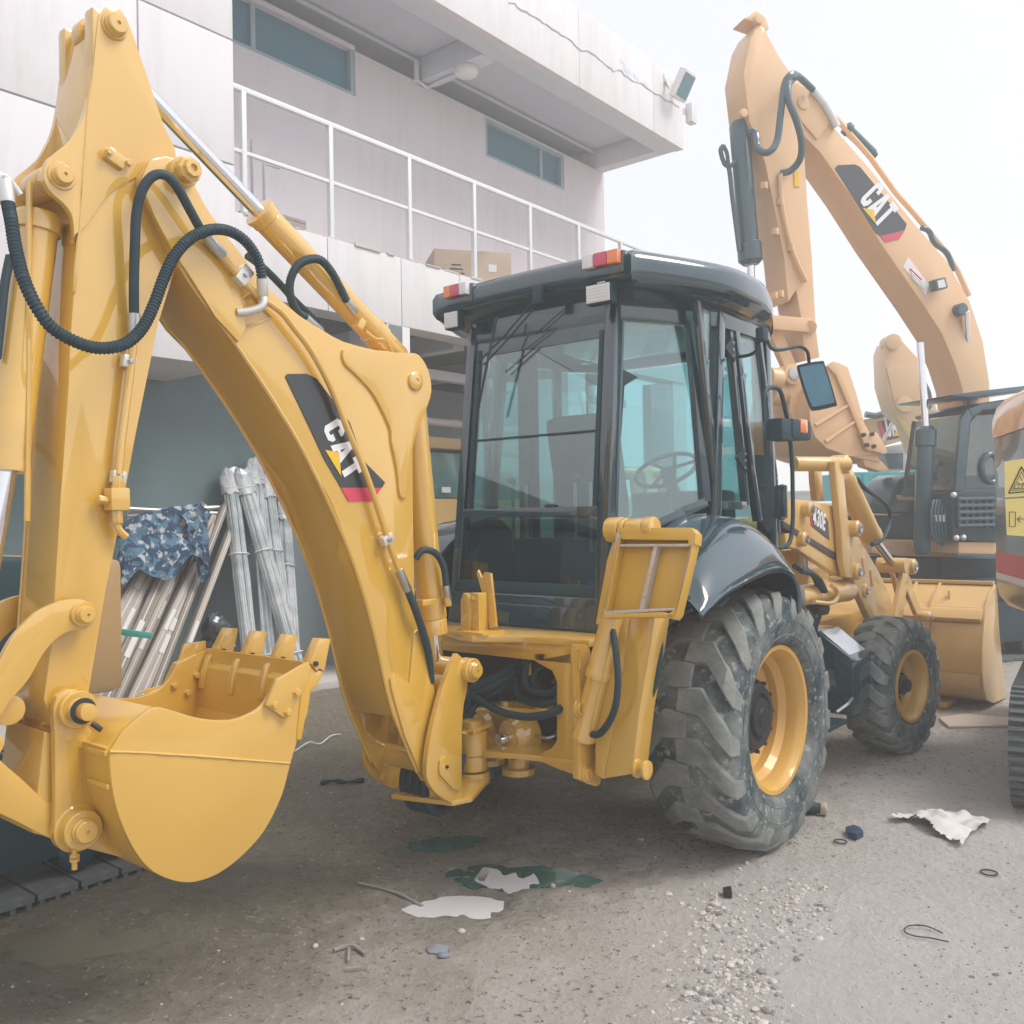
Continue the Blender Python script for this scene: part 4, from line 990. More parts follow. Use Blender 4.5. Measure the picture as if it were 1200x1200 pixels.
# pad frame, folded up against the leg
PP = Pl(Y(-1.12).at(760, 670), (.10, -1, .18))
PP.n = V((.10, -1, .18)).normalized()
pad = MB().prism(PP.pts(sb((165, 105), (470, 112), (470, 160), (400, 440), (100, 440), (165, 170)), -.055), -PP.n * .02).build('stabiliser_pad', M['yellow_worn'], leg, .003)
def padbar(name, poly, h, mt, b=.003): return MB().prism(PP.pts(poly, 0), -PP.n * h).build(name, mt, pad, b)
padbar('pad_rib', sb((148, 100), (460, 100), (478, 122), (474, 168), (446, 178), (446, 152), (172, 148), (160, 122)), .07, M['yellow_worn'])
padbar('pad_rib', sb((148, 100), (168, 122), (158, 190), (112, 440), (96, 440), (132, 220), (160, 128)), .07, M['yellow_worn'])
padbar('pad_rib', sb((462, 160), (478, 122), (398, 462), (384, 480), (350, 466), (386, 440)), .07, M['yellow_worn'])
padbar('pad_rib', sb((165, 168), (450, 166), (446, 178), (162, 178)), .05, M['weld_scrape'])
padbar('pad_rib', sb((302, 178), (318, 178), (258, 440), (242, 440)), .055, M['weld_scrape'])
padbar('pad_rib', sb((100, 444), (392, 430), (390, 442), (98, 460)), .06, M['weld_scrape'])
padbar('pad_rib', sb((98, 458), (348, 448), (388, 462), (384, 480), (346, 468), (98, 474)), .07, M['yellow_worn'])
padbar('pad_edge', sb((152, 112), (170, 122), (106, 446), (98, 440)), .003, M['weld_scrape'], 0)
padbar('pad_edge', sb((470, 128), (477, 124), (396, 458), (388, 450)), .003, M['weld_scrape'], 0)
a, b_ = Y(-1.05).at(714, 621), Y(-1.05).at(768, 619)
for k, (t0, t1, r_) in enumerate(((0, .3, .055), (.32, .42, .05), (.44, .8, .045), (.82, 1.0, .05))):
    MB().cyl(a.lerp(b_, t0), a.lerp(b_, t1), r_, r_, 24).build('pad_hinge', YM, leg, .005)
MB().prism(PSt.pts(sb((125, 110), (160, 125), (150, 190), (110, 440), (110, 505), (75, 505), (65, 485), (105, 265), (108, 240), (130, 170)), .05), (0, .04, 0)).build('hinge_arm', YM, leg, .004)
bolt(Y(-1.06).at(703, 729), .012, (0, -1, 0), leg, YM); bolt(Y(-1.06).at(708, 733), .012, (0, -1, 0), leg, YM)
P = crv(S3y((714, 722, -1.04), (719, 745, -1.06), (723, 775, -1.08), (724, 805, -1.09), (720, 832, -1.09), (710, 852, -1.08), (700, 861, -1.06), (692, 859, -1.03)), 6); P, rs = corr(P, .0165, .012, .003)
MB().tube(P, rs, 12).build('convoluted_hose', M['rubber'], leg, 0, ang=60)
P = crv(S3y((771, 722, -.90), (773, 755, -.90), (770, 790, -.9), (762, 815, -.9), (752, 838, -.9), (742, 850, -.88)), 6); P, rs = corr(P, .0185, .012, .003)
MB().tube(P, rs, 12).build('convoluted_hose', M['rubber'], leg, 0, ang=60)
# left stabiliser stands folded close behind the boom
o = MB().prism([V((-.62, -.98, .5)), V((-.78, -.98, .5)), V((-.74, -.98, 1.5)), V((-.62, -.98, 1.5))], (0, .13, 0)).build('stabiliser', YM, bh, .006)

# ================================================================= WHEELS
def tyre_mat():
    mt, n, l, b = nodes('worn_tyre_rubber')
    b.inputs['Roughness'].default_value = .8
    t = tex(n, l, 'Noise', 4, 8, rough=.7); t2 = tex(n, l, 'Noise', 26, 6); t3 = tex(n, l, 'Noise', 110, 3)
    c = mix(n, l, ramp(n, l, t.outputs['Fac'], .38, .60), (.020, .045, .056), (.17, .19, .18))
    c = mix(n, l, ramp(n, l, t2.outputs['Fac'], .56, .66, (0, 0, 0, 1), (.8,) * 3 + (1,)), c, (.34, .34, .31))
    l.new(c, b.inputs['Base Color']); bump(n, l, b, t3.outputs['Fac'], .4, .004); return mt
def lug_mat():
    mt, n, l, b = nodes('worn_tyre_tread')
    b.inputs['Roughness'].default_value = .85
    t = tex(n, l, 'Noise', 6, 8, rough=.7); t3 = tex(n, l, 'Noise', 90, 4)
    c = mix(n, l, ramp(n, l, t.outputs['Fac'], .3, .7), (.10, .125, .125), (.31, .31, .285))
    l.new(c, b.inputs['Base Color']); bump(n, l, b, t3.outputs['Fac'], .5, .004); return mt
M['tyre'], M['lug'] = tyre_mat(), lug_mat()
M['hub_black'] = pm('black_hub_casting', (.015, .022, .028), .4, dirt=(.10, .11, .11), dirt_amt=.35, dirt_scale=9)
M['rim_yellow'] = pm('yellow_rim_paint', (0.66, 0.375, 0.075), .4, coat=.6, dirt=(.34, .26, .2), dirt_amt=.3, dirt_scale=4, var=.06)
def wheel(c, R0, W_, rr, axis, nl, seed, front=False):
    """c centre, R0 outer radius, W_ half width, rr rim radius; outboard along axis."""
    rnd = random.Random(seed); c = V(c); ax = V(axis).normalized(); e = V((0, 0, 1)); e = (e - ax * e.dot(ax)).normalized(); g = ax.cross(e)
    root = empty('wheel', c - V((0, 0, R0)), None, None); root.parent = bh; root.location = (c - V((0, 0, R0))) - WL[bh.name]
    P = lambda w_, r_, t_: c + ax * w_ + (e * math.cos(t_) + g * math.sin(t_)) * r_
    Rc = R0 - (.024 if not front else .018); sh = W_ * .80
    prof = [(rr + .0, W_ * .62), (rr + .02, W_ * .80), (rr + .05, W_ * .93), ((rr + Rc) / 2, W_ * 1.0), (Rc - .10, W_ * .985), (Rc - .05, W_ * .94), (Rc - .018, W_ * .84), (Rc, W_ * .6), (Rc + .004, 0)]
    prof = [(a, b) for a, b in cr(prof, 3)]
    prof = prof + [(a, -b) for a, b in prof[-2::-1]]
    N = 72; rings = []
    for k in range(N):
        t_ = k * math.tau / N
        ring = []
        for a, b in prof:
            p = P(b, a, t_); gz = c.z - R0
            if p.z < gz + .012: p.z = gz + .012 + (p.z - gz - .012) * .1    # flat where it carries the load
            ring.append(p)
        rings.append(ring)
    rings.append(rings[0])
    ty = MB().loft(rings, cap=False, closed=False).build('tyre', M['tyre'], root, 0, ang=50)
    pitch = math.tau / nl; meshes = []
    for s_ in (-1, 1):
        for k in range(nl):
            t0 = k * pitch + (pitch / 2 if s_ > 0 else 0) + rnd.uniform(-.006, .006)
            hw = pitch * (.30 if not front else .33); dirn = 1
            if not front: st_ = [(-.03, 0, R0 - .004, .9), (W_ * .38, 0.0, R0 + .001, 1), (W_ * .80, dirn * pitch * .52, R0 - .012, .95), (W_ * .96, dirn * pitch * .80, R0 - .045, .85), (W_ * 1.0, dirn * pitch * .92, R0 - .12, .7)]
            else: st_ = [(-.02, 0, R0 - .002, 1), (W_ * .35, pitch * .12, R0, 1), (W_ * .7, pitch * .42, R0 - .004, 1), (W_ * .92, pitch * .55, R0 - .02, .9), (W_ * .985, pitch * .6, R0 - .06, .7)]
            rg = []
            for (w_, da, ro, kk) in st_:
                ri = min(Rc, ro) - .03 if w_ < W_ * .9 else ro - .05
                wn = w_ if w_ < W_ * .95 else w_
                j = rnd.uniform(-.004, .004)
                q = []
                for (sg, r_, ex) in ((-1, ri, 1.15), (-1, ro + j, .86), (1, ro + j, .86), (1, ri, 1.15)):
                    p = P(s_ * (wn if r_ > ri + .001 else wn - (.02 if w_ > W_ * .9 else 0)), r_, t0 + da + sg * hw * ex * kk)
                    gz = c.z - R0
                    if p.z < gz + .004: p.z = gz + .004
                    q.append(p)
                rg.append(q)
            MB().loft(rg).build('tread_lug', M['lug'], root, .005 if not front else .004, bseg=1)
    # sidewall rings and rim
    for a, wv in ((rr + .07, .955), (Rc - .13, 1.0)):
        MB().tube([P(W_ * wv, a, k * math.tau / 64) for k in range(65)], .0028, 6, cap=False).build('sidewall_ring', M['tyre'], root, 0)
    d = .62 * W_
    pr = [(rr - .02, -W_ * .7), (rr - .005, -W_ * .6), (rr - .03, -W_ * .2), (rr - .05, d - .13), (rr - .05, d - .09), (rr - .022, d - .05), (rr - .020, d - .005), (rr + .004, d + .012), (rr + .018, d + .034), (rr + .016, d + .048), (rr - .006, d + .046), (rr - .022, d + .02), (rr - .030, d + .0), (rr - .034, d - .05), (rr - .062, d - .085), (rr - .062, d - .13), (rr - .10, -.02 + W_ * .1), (rr * .55, -.04 + W_ * .05), (rr * .42, -.02), (.05, -.02)]
    rim = MB().lathe(c, ax, pr, 72, cap=False).build('rim', M['rim_yellow'], root, 0, ang=28)
    return root, rim, P, d, ax
rr_, rim, P, d, ax = wheel((.96, 0, .655), .655, .245, .357, (1, 0, 0), 17, 3)
hub = MB().lathe((.96, 0, .655), ax, [(.19, -.02), (.19, .06), (.175, .07), (.17, .085), (.16, .09), (.155, .10), (.12, .102), (.115, .09), (.10, .09), (.095, .112), (.05, .115), (.045, .125), (.015, .127), (.002, .127)], 48).build('hub', M['hub_black'], rim, 0, ang=28)
for k in range(12):
    t_ = k * math.tau / 12; p = P(.088, .165, t_)
    p = P(.07, .18, t_); MB().cyl(p, p + ax * .022, .011, .011, 6).build('wheel_nut', M['hub_black'], rim, 0, flat=True)
# embossed arc of characters on the sidewall
wheel((-.96, 0, .655), .655, .245, .335, (-1, 0, 0), 17, 4)
a_ = R(-8)
fax = V((math.cos(a_), math.sin(a_), 0))
fr_, frim, P2, d2, ax2 = wheel((1.0, 2.30, .475), .475, .165, .235, fax, 19, 5, front=True)
MB().lathe(V((1.0, 2.30, .475)), fax, [(.11, -.02), (.11, .02), (.07, .03), (.07, .085), (.045, .09), (.045, .12), (.01, .125)], 32).build('hub', M['hub_black'], frim, 0)
for k in range(8):
    t_ = k * math.tau / 8; p = P2(.02, .09, t_); MB().cyl(p, p + fax * .035, .011, .011, 6).build('wheel_nut', M['hub_black'], frim, 0, flat=True)
wheel((-1.0, 2.30, .475), .475, .165, .235, (-1, .12, 0), 19, 6, front=True)
MB().cyl((-.85, 2.3, .475), (.85, 2.3, .475), .09).build('front_axle', M['black_satin'], bh, .01)

# ================================================================= FENDERS
def fender(sx):
    rings = []
    outer = [(-.90, 1.27), (-.80, 1.315), (-.66, 1.36), (-.42, 1.405), (-.20, 1.43), (-.03, 1.425), (.10, 1.38), (.155, 1.29), (.16, 1.19)]
    inner = [(-.66, 1.30), (-.56, 1.42), (-.46, 1.52), (-.30, 1.62), (-.10, 1.69), (.06, 1.67), (.18, 1.56), (.24, 1.38), (.25, 1.18)]
    o_, i_ = cr(outer, 4), cr(inner, 4)
    prof = [(0, -.012), (0, .0), (.03, .022), (.12, .075), (.28, .12), (.5, .115), (.75, .07), (1, 0)]
    for (oy, oz), (iy, iz) in zip(o_, i_):
        x0, x1 = 1.21, .70
        rg = []
        for t_, h_ in prof:
            rg.append(V((sx * (x0 + (x1 - x0) * t_), oy + (iy - oy) * t_, oz + (iz - oz) * t_ + h_ * (.55 if oz < 1.3 else 1))))
        rings.append(rg)
    mb = MB().loft(rings, closed=False)
    und = [[p + V((0, 0, -.02)) if j else p for j, p in enumerate(rg)] for rg in rings]
    mb.loft([[q + V((0, 0, -.018)) for q in rg] for rg in rings], closed=False)
    o = mb.build('rear_fender', M['black'], bh, 0, ang=60)
    L = [rg[0] for rg in rings]; MB().tube(L, .012, 8).build('fender_edge', M['black'], o, 0)
    # inner wheel arch wall
    MB().prism([V((sx * .71, a, b)) for a, b in i_] + [V((sx * .71, .38, 1.0)), V((sx * .71, -.6, 1.0))], (-sx * .02, 0, 0)).build('inner_arch', M['black_satin'], o, 0)
    L = [V((sx * 1.0, a, b + .03)) for a, b in o_[4:]]
    return o
fender(1); fender(-1)

# ================================================================= CAB
cab = empty('cab', (0, .2, 1.0), None, None); cab.parent = bh; cab.location = V((0, .2, 1.0)) - WL[bh.name]; WL[cab.name] = V((0, .2, 1.0))
BL, GL = M['black'], M['glass']
def K(x, y, z):                       # cab corners lean in and forward with height
    t_ = (z - 1.0) / 1.8
    return V((x * (1 - .035 * t_), y + (.20 * t_ if y < 0 else .05 * t_ if y < .3 else -.03 * t_), z))
pl_ = [(-.50, -.60), (.50, -.60), (.80, -.02), (.80, .80), (.60, 1.10), (-.60, 1.10), (-.80, .80), (-.80, -.02)]
ZT = 2.80
lean = (K(0, -.6, 2.8) - K(0, -.6, 1.0)).normalized()
def post(i, z0, z1, w_, d_, nm='post'):
    a, b_ = K(*pl_[i], z0), K(*pl_[i], z1)
    return MB().beam(a, b_, w_, d_, up=(0, 1, 0)).build(nm, BL, cab, .008)
post(0, 1.25, ZT, .06, .07); post(1, 1.25, ZT, .07, .08); post(2, 1.62, ZT, .06, .07); post(3, 1.0, ZT, .05, .06); post(4, 1.0, ZT, .05, .05); post(5, 1.0, ZT, .05, .05); post(6, 1.0, ZT, .05, .06); post(7, 1.6, ZT, .06, .07)
def bar(i, j, z, h_, t_, nm='rail', mt=None, z2=None):
    a, b_ = K(*pl_[i], z), K(*pl_[j], z if z2 is None else z2)
    return MB().beam(a, b_, t_, h_).build(nm, mt or BL, cab, .006)
for i in range(8): bar(i, (i + 1) % 8, ZT - .03, .12 if i else .16, .06, 'header')
M['glass_dark'] = glass('dark_cab_glass', (.46, .68, .70), ior=2.0, haze=.0)
# rear face: sash bar, lower pane, tail panel
rg = MB()
def rface(x, z, off=0): return K(x, -.6, z) + V((0, -off, 0))
def rpanel(nm, x0, x1, z0, z1, off, th, mt, bev=.004, par=cab):
    return MB().prism([rface(x0, z0, off), rface(x1, z0, off), rface(x1, z1, off), rface(x0, z1, off)], (0, th, 0)).build(nm, mt, par, bev)
zs0, zs1 = 1.70, 1.74
rpanel('sash_bar', -.50, .50, 1.695, 1.745, .035, .06, BL)
rpanel('mid_bar', -.44, .44, 2.13, 2.14, .03, .012, M['black_satin'], .001)
sash = rpanel('sash_stile', -.455, -.425, 1.74, 2.66, .03, .03, M['black_satin'])
rpanel('sash_stile', .425, .455, 1.74, 2.66, .03, .03, M['black_satin'])
wn = rpanel('rear_window', -.43, .43, 1.745, 2.62, .018, .006, GL, 0)
rpanel('lower_rear_pane', -.47, .47, 1.345, 1.695, .024, .006, M['glass_dark'], 0)
rpanel('lower_trim', -.50, .50, 1.285, 1.345, .036, .05, M['black_satin'])
for x_ in (-.30, .12): rpanel('glazing_latch', x_, x_ + .06, 1.745, 1.76, .04, .01, M['black_satin'], .002)
rpanel('header_panel', -.47, .47, 2.62, 2.76, .022, .03, BL)
tl = rpanel('tail_panel', -.53, .53, 1.02, 1.285, .045, .12, BL, .012)
rpanel('tail_recess', -.40, .42, 1.07, 1.23, .052, .01, BL, .006, tl)
MB().box((0, -.42, 1.0), (1.12, .38, .10)).build('cab_floor', M['black_satin'], cab, .02)
# chamfer panes beside the rear posts
C0, C1 = K(.50, -.60, 1.7), K(.80, -.02, 1.7); C2 = K(.50, -.60, 2.7)
nC = (C1 - C0).cross(C2 - C0).normalized()
PC = Pl(C0, nC); PC.n = nC if (CAM - C0).dot(nC) > 0 else -nC
q_ = z4b = zz(750, 530, 4.8)
pane = MB().prism(PC.pts([(722, 350), (806, 346), (824, 590), (770, 616), (748, 640), (716, 660)], 0), -PC.n * .006).build('quarter_window', GL, cab, 0)
def strip(nm, L, w_, pl, mt, par, off=.004, t_=.02):
    P_ = pl.pts(L, off)
    for a, b_ in zip(P_, P_[1:]): MB().beam(a, b_, w_, t_, up=pl.n).build(nm, mt, par, .004)
strip('window_frame', [(722, 350), (806, 346), (826, 588), (800, 600), (770, 615), (745, 638), (718, 664)], .05, PC, BL, pane, 0, .05)
strip('window_frame', [(723, 350), (712, 660)], .07, PC, BL, pane, -.01, .06)
MB().prism(PC.pts([(716, 425), (748, 442), (732, 452), (728, 512), (716, 498)], .006), -PC.n * .004).build('seat_belt_cover', M['black_satin'], cab, .002)
# lower chamfer panel behind the fender
MB().prism([K(.50, -.60, 1.0), K(.80, -.02, 1.0), K(.80, -.02, 1.60), K(.50, -.60, 1.34)], (.0, .02, 0)).build('corner_panel', BL, cab, .003)
for s_ in (-1,):
    MB().prism([K(-.50, -.60, 1.0), K(-.80, -.02, 1.0), K(-.80, -.02, 1.62), K(-.50, -.60, 1.40)], (.0, .02, 0)).build('corner_panel', BL, cab, .003)
    a = [K(-.50, -.58, 1.42), K(-.80, -.0, 1.64), K(-.80, -.0, 2.7), K(-.50, -.58, 2.7)]
    MB().prism(a, (.004, .004, 0)).build('quarter_window', GL, cab, 0)
# right side: rear side light and door
PS = Pl(K(.80, .4, 1.9), (1, 0, .02)); PS.n = V((1, 0, .02)).normalized()
zs = zz(750, 270, 4.8); zq = zz(750, 530, 4.8)
p1 = MB().prism(PS.pts(zs((318, 368), (485, 412)) + zq((590, 300), (428, 298))), -PS.n * .006).build('side_window', GL, cab, 0)
strip('window_frame', zs((318, 368), (485, 412)) + zq((592, 300), (428, 298)) + zs((318, 368)), .045, PS, BL, p1, .004, .04)
door = MB().prism(PS.pts([(863, 365), (886, 385), (906, 600), (902, 625), (884, 600)], .004), -PS.n * .006).build('door', GL, cab, 0)
strip('door_frame', [(857, 358), (888, 388), (898, 470), (908, 560), (911, 625)], .03, PS, BL, door, .01, .03)
strip('door_frame', [(857, 358), (866, 440), (878, 545), (888, 610)], .05, PS, BL, door, .01, .045)
for (u_, v_) in ((862, 410), (876, 540)):
    o = MB().prism(PS.pts([(u_ - 12, v_ - 4), (u_ - 2, v_ - 15), (u_, v_ + 14), (u_ - 3, v_ + 10)], .03), -PS.n * .02).build('hinge', M['black_satin'], door, .003)
    for k in (-8, 0, 8): bolt(PS.at(u_ - 3, v_ + k, .03), .007, PS.n, o, M['steel'])
MB().box(PS.at(916, 588, .05), (.06, .05, .20)).build('door_lock', BL, door, .01)
MB().tube(crv(PS.pts([(914, 570), (919, 572), (920, 604), (914, 608)], .07), 4), .009, 8).build('door_handle', M['black_satin'], door, 0)
# front, far side glazing
MB().prism([K(-.58, 1.09, 1.3), K(.58, 1.09, 1.3), K(.58, 1.09, 2.7), K(-.58, 1.09, 2.7)], (0, .006, 0)).build('windscreen', GL, cab, 0)
MB().prism([K(-.80, .04, 1.45), K(-.80, .78, 1.3), K(-.80, .78, 2.7), K(-.80, .04, 2.7)], (.006, 0, 0)).build('side_window', GL, cab, 0)
MB().prism([K(.79, .80, 1.3), K(.61, 1.08, 1.3), K(.61, 1.08, 2.7), K(.79, .80, 2.7)], (.004, .004, 0)).build('corner_window', GL, cab, 0)
MB().prism([K(-.79, .80, 1.3), K(-.61, 1.08, 1.3), K(-.61, 1.08, 2.7), K(-.79, .80, 2.7)], (-.004, .004, 0)).build('corner_window', GL, cab, 0)
MB().box((0, 1.08, 1.15), (1.2, .05, .3)).build('front_panel', BL, cab, .01)
MB().box((-.79, .4, 1.18), (.04, .75, .5)).build('side_panel', BL, cab, .01)
MB().box((.775, .55, 1.25), (.03, .5, .55)).build('side_panel', BL, cab, .01)
# roof
def plan(s_, y0, y1):
    return [(-.64 * s_, y0), (-.25 * s_, y0 - .01), (.25 * s_, y0 - .01), (.64 * s_, y0), (.70 * s_, y0 + .04), (.90 * s_, y0 + .50), (.93 * s_, y0 + .85), (.87 * s_, y1 - .28), (.66 * s_, y1), (0, y1 + .03), (-.66 * s_, y1), (-.90 * s_, y1 - .28), (-.965 * s_, y0 + .85), (-.93 * s_, y0 + .50), (-.70 * s_, y0 + .04)]
lv = [(.84, -.36, .80, 2.80), (.90, -.42, .86, 2.825), (.985, -.53, .93, 2.875), (1.0, -.55, .95, 2.905), (1.0, -.55, .95, 2.985), (.985, -.53, .93, 3.02), (.94, -.46, .88, 3.045), (.75, -.3, .8, 3.07), (.4, -.1, .6, 3.085), (.05, .1, .4, 3.09)]
rings = [cr([(x, y, z) for x, y in plan(s_, y0, y1)], 4, closed=True) for s_, y0, y1, z in lv]
def arch(p):
    x, y, z = p; return V((x, y, z - .03 * (x / .95) ** 2 - (max(0, y - .35) ** 2) * .45 * (.6 if z < 2.9 else 1)))
rings = [[arch(p) for p in r_] for r_ in rings]
roof = MB().loft(rings).build('roof', BL, cab, 0, ang=45)
M['lamp_red'] = pm('red_lamp_lens', (.60, .05, .10), .2, coat=1, var=.05)
M['lamp_orange'] = pm('orange_lamp_lens', (.85, .25, .08), .2, coat=1, var=.05)
M['lamp_clear'] = pm('clear_lamp_lens', (.72, .72, .72), .2, coat=1, var=.05)
yr = -.54
def tail(px, w_, flip, nm='tail_lamp'):
    c = Y(yr - .03).at(*px); c.z -= .0; tl_ = R(-7 if flip < 0 else 6) * 0
    hs = MB().box(c + V((0, .045, -.022)), (w_ + .03, .09, .115)).build(nm, BL, roof, .015)
    n_ = [('lamp_orange', .30), ('lamp_red', .38), ('lamp_clear', .32)]
    if flip < 0: n_ = n_[::-1]
    x = -w_ / 2
    for mt, f in n_:
        MB().box(c + V((x + w_ * f / 2, -.012, .0)), (w_ * f - .002, .045, .068)).build('lens', M[mt], hs, .006); x += w_ * f
tail((537, 341), .175, 1); tail((706.5, 305), .215, -1)
for px, sx in (((533, 376), -.05), ((705, 345), 0)):
    c = Y(-.54).at(*px)
    wl = MB().box(c, (.155 if sx == 0 else .11, .06, .105)).build('work_lamp', M['black_satin'], roof, .01)
    MB().box(c + V((0, -.033, 0)), (.14 if sx == 0 else .10, .01, .09)).build('lens', M['lamp_clear'], wl, .004)
    mb = MB()
    for i in range(5):
        MB().box(c + V((0, -.039, -.032 + i * .016)), (.12 if sx == 0 else .085, .003, .007)).build('lens_rib', M['zinc'], wl, 0)
    MB().box(c + V((0, .02, .065)), (.05, .05, .03)).build('bracket', M['zinc'], wl, .003)
# wipers
w0 = Y(-.56).at(635, 347)
mt_ = MB().box(w0 + V((0, -.03, 0)), (.05, .05, .10)).build('wiper_motor', M['black_satin'], cab, .01)
for pts in (((632, 346), (618, 362), (590, 395), (560, 425)), ((634, 350), (622, 366), (600, 392), (567, 428))):
    MB().tube(Y(-.565).pts(pts), .005, 6).build('wiper_arm', M['black_satin'], mt_, 0)
MB().beam(Y(-.56).at(582, 372), Y(-.60).at(560, 480), .012, .012).build('wiper_blade', M['rubber'], mt_, .002)
# interior
seat = MB().box((.0, .25, 1.62), (.5, .48, .14)).build('seat', M['rubber'], cab, .05)
MB().box((.0, .02, 1.98), (.46, .13, .62), (V((1, 0, 0)), V((0, .98, .2)), V((0, -.2, .98)))).build('backrest', M['rubber'], seat, .05)
MB().box((0, .25, 1.35), (.35, .4, .42)).build('pedestal', M['black_satin'], seat, .02)
MB().box((.0, -.30, 1.45), (.5, .14, .25)).build('console', M['black_satin'], cab, .02)
for x_ in (-.28, -.18, .16, .26):
    lv_ = MB().tube([(x_, -.33, 1.5), (x_ + .02, -.36, 1.88)], .010, 8).build('lever', M['steel'], cab, 0)
    MB().ball((x_ + .02, -.36, 1.90), .025, 8).build('knob', M['grease'], lv_, 0)
swc = PC.at(783, 522, -.55)
swc = V((.12, .72, 1.98)); ax_ = V((0, -.55, .83))
e_ = V((1, 0, 0)); g_ = ax_.cross(e_)
sw = MB().tube([swc + (e_ * math.cos(k * math.tau / 40) + g_ * math.sin(k * math.tau / 40)) * .20 for k in range(41)], .014, 8).build('steering_wheel', M['grease'], cab, 0)
for k in range(3):
    t_ = k * math.tau / 3 + .5; MB().cyl(swc, swc + (e_ * math.cos(t_) + g_ * math.sin(t_)) * .19, .011, .011, 8).build('spoke', M['grease'], sw, 0)
MB().cyl(swc, swc - ax_ * .55, .04).build('steering_column', M['black_satin'], sw, .005)
MB().box((0.12, .92, 1.62), (.7, .16, .45)).build('dashboard', M['black_satin'], cab, .04)
for pp_, q__ in (((.42, .28, 1.45), (.42, .30, 2.05)), ((.36, .3, 1.45), (.30, .52, 2.0))):
    MB().tube([pp_, q__], .012, 8).build('lever', M['grease'], cab, 0)
MB().box((.45, .35, 1.55), (.16, .5, .3)).build('side_console', M['black_satin'], cab, .03)
M['wrap'] = pm('clear_wrapping_film', (.55, .62, .62), .3, coat=.5)
MB().box((-.28, .55, 1.7), (.02, .6, .5), (V((.9, .3, 0)), V((-.3, .9, 0)), V((0, 0, 1)))).build('paper_sheet', M['label_white'], cab, 0)
MB().box((-.5, .1, 2.0), (.10, .10, 1.4)).build('pillar_trim', M['black_satin'], cab, .02)

# mirror and grab rails on the near side
YD = .86
PMx = X(.98)
arm = MB().tube(crv([PS.at(866, 418, .02), X(.88).at(878, 416), X(.93).at(887, 410), X(.96).at(890, 395)], 5) , .010, 8).build('mirror', M['black_satin'], cab, 0)
MB().box(X(.97).at(893, 392), (.05, .07, .075)).build('mirror_joint', M['black_satin'], arm, .012)
PMr = Pl(X(1.05).at(956, 450), (.45, -.9, .05)); PMr.n = V((.45, -.9, .05)).normalized()
a = PMr.at(948, 424)
MB().tube(crv([X(.97).at(899, 398), X(.98).at(904, 408), X(1.0).at(915, 410), X(1.03).at(936, 406), X(1.05).at(946, 412), a], 5), .010, 8).build('mirror_arm', M['black_satin'], arm, 0)
mh = cr([(935, 432), (938, 427), (962, 423), (967, 428), (980, 470), (978, 475), (955, 480), (950, 477), (944, 462)], 3, closed=True)
MB().prism(PMr.pts(mh), -PMr.n * .05).build('mirror_housing', M['black_satin'], arm, .012)
M['mirror'] = pm('mirror_glass', (.10, .20, .25), .12, metal=.8, var=.35, dirt_scale=5)
c = PMr.at(957, 451); MB().prism([c + (p - c) * .88 for p in PMr.pts(mh, .002)], PMr.n * .002).build('mirror_glass', M['mirror'], arm, 0)
XG = X(1.0)
MB().tube(crv(XG.pts([(896, 495), (895, 470), (897, 458), (905, 454), (914, 458), (919, 475), (924, 500), (928, 540), (929, 580), (929, 610), (926, 634), (918, 641), (908, 643)]), 5), .012, 10).build('grab_rail', M['black_satin'], cab, 0)
bx = MB().box(X(1.0).at(914, 504), (.10, .16, .12)).build('marker_lamp', M['black_satin'], cab, .012)
MB().box(X(1.02).at(934, 500), (.09, .10, .08)).build('lens', M['lamp_orange'], bx, .01)
MB().box(X(1.0).at(914, 504) + V((0, .17, .01)), (.12, .26, .11)).build('lamp_body', M['black_satin'], bx, .015)
# ================================================================= LOADER END
M['yellow_loader'] = pm('loader_yellow_paint', (.68, .42, .13), .42, coat=.8, var=.06, dirt=(.42, .33, .24), dirt_amt=.3, dirt_scale=3)
YP = M['yellow_loader']
MB().box((0, 1.95, 1.28), (.82, 1.6, .78)).build('bonnet', M['yellow'], bh, .06)
gr = MB().box((.42, 1.7, 1.35), (.012, .7, .3)).build('bonnet_grille', M['black_satin'], bh, .003)
for k in range(7): MB().box((.43, 1.42 + k * .09, 1.35), (.012, .03, .26)).build('slat', M['grease'], gr, .002)
MB().box((0, 3.0, .62), (.6, .7, .5)).build('front_chassis', M['yellow_worn'], bh, .03)
MB().box((.56, 1.6, 1.0), (.10, .4, .9)).build('loader_tower', M['yellow'], bh, .02)
MB().box((-.56, 1.6, 1.0), (.10, .4, .9)).build('loader_tower', M['yellow'], bh, .02)
MB().box((.45, 2.2, .80), (.25, 1.7, .22)).build('side_rail', M['yellow_worn'], bh, .02)
r5 = zz(900, 500, 4)
PA = X(.80)
M['stripe'] = pm('dark_brown_stripe', (.07, .06, .055), .5)
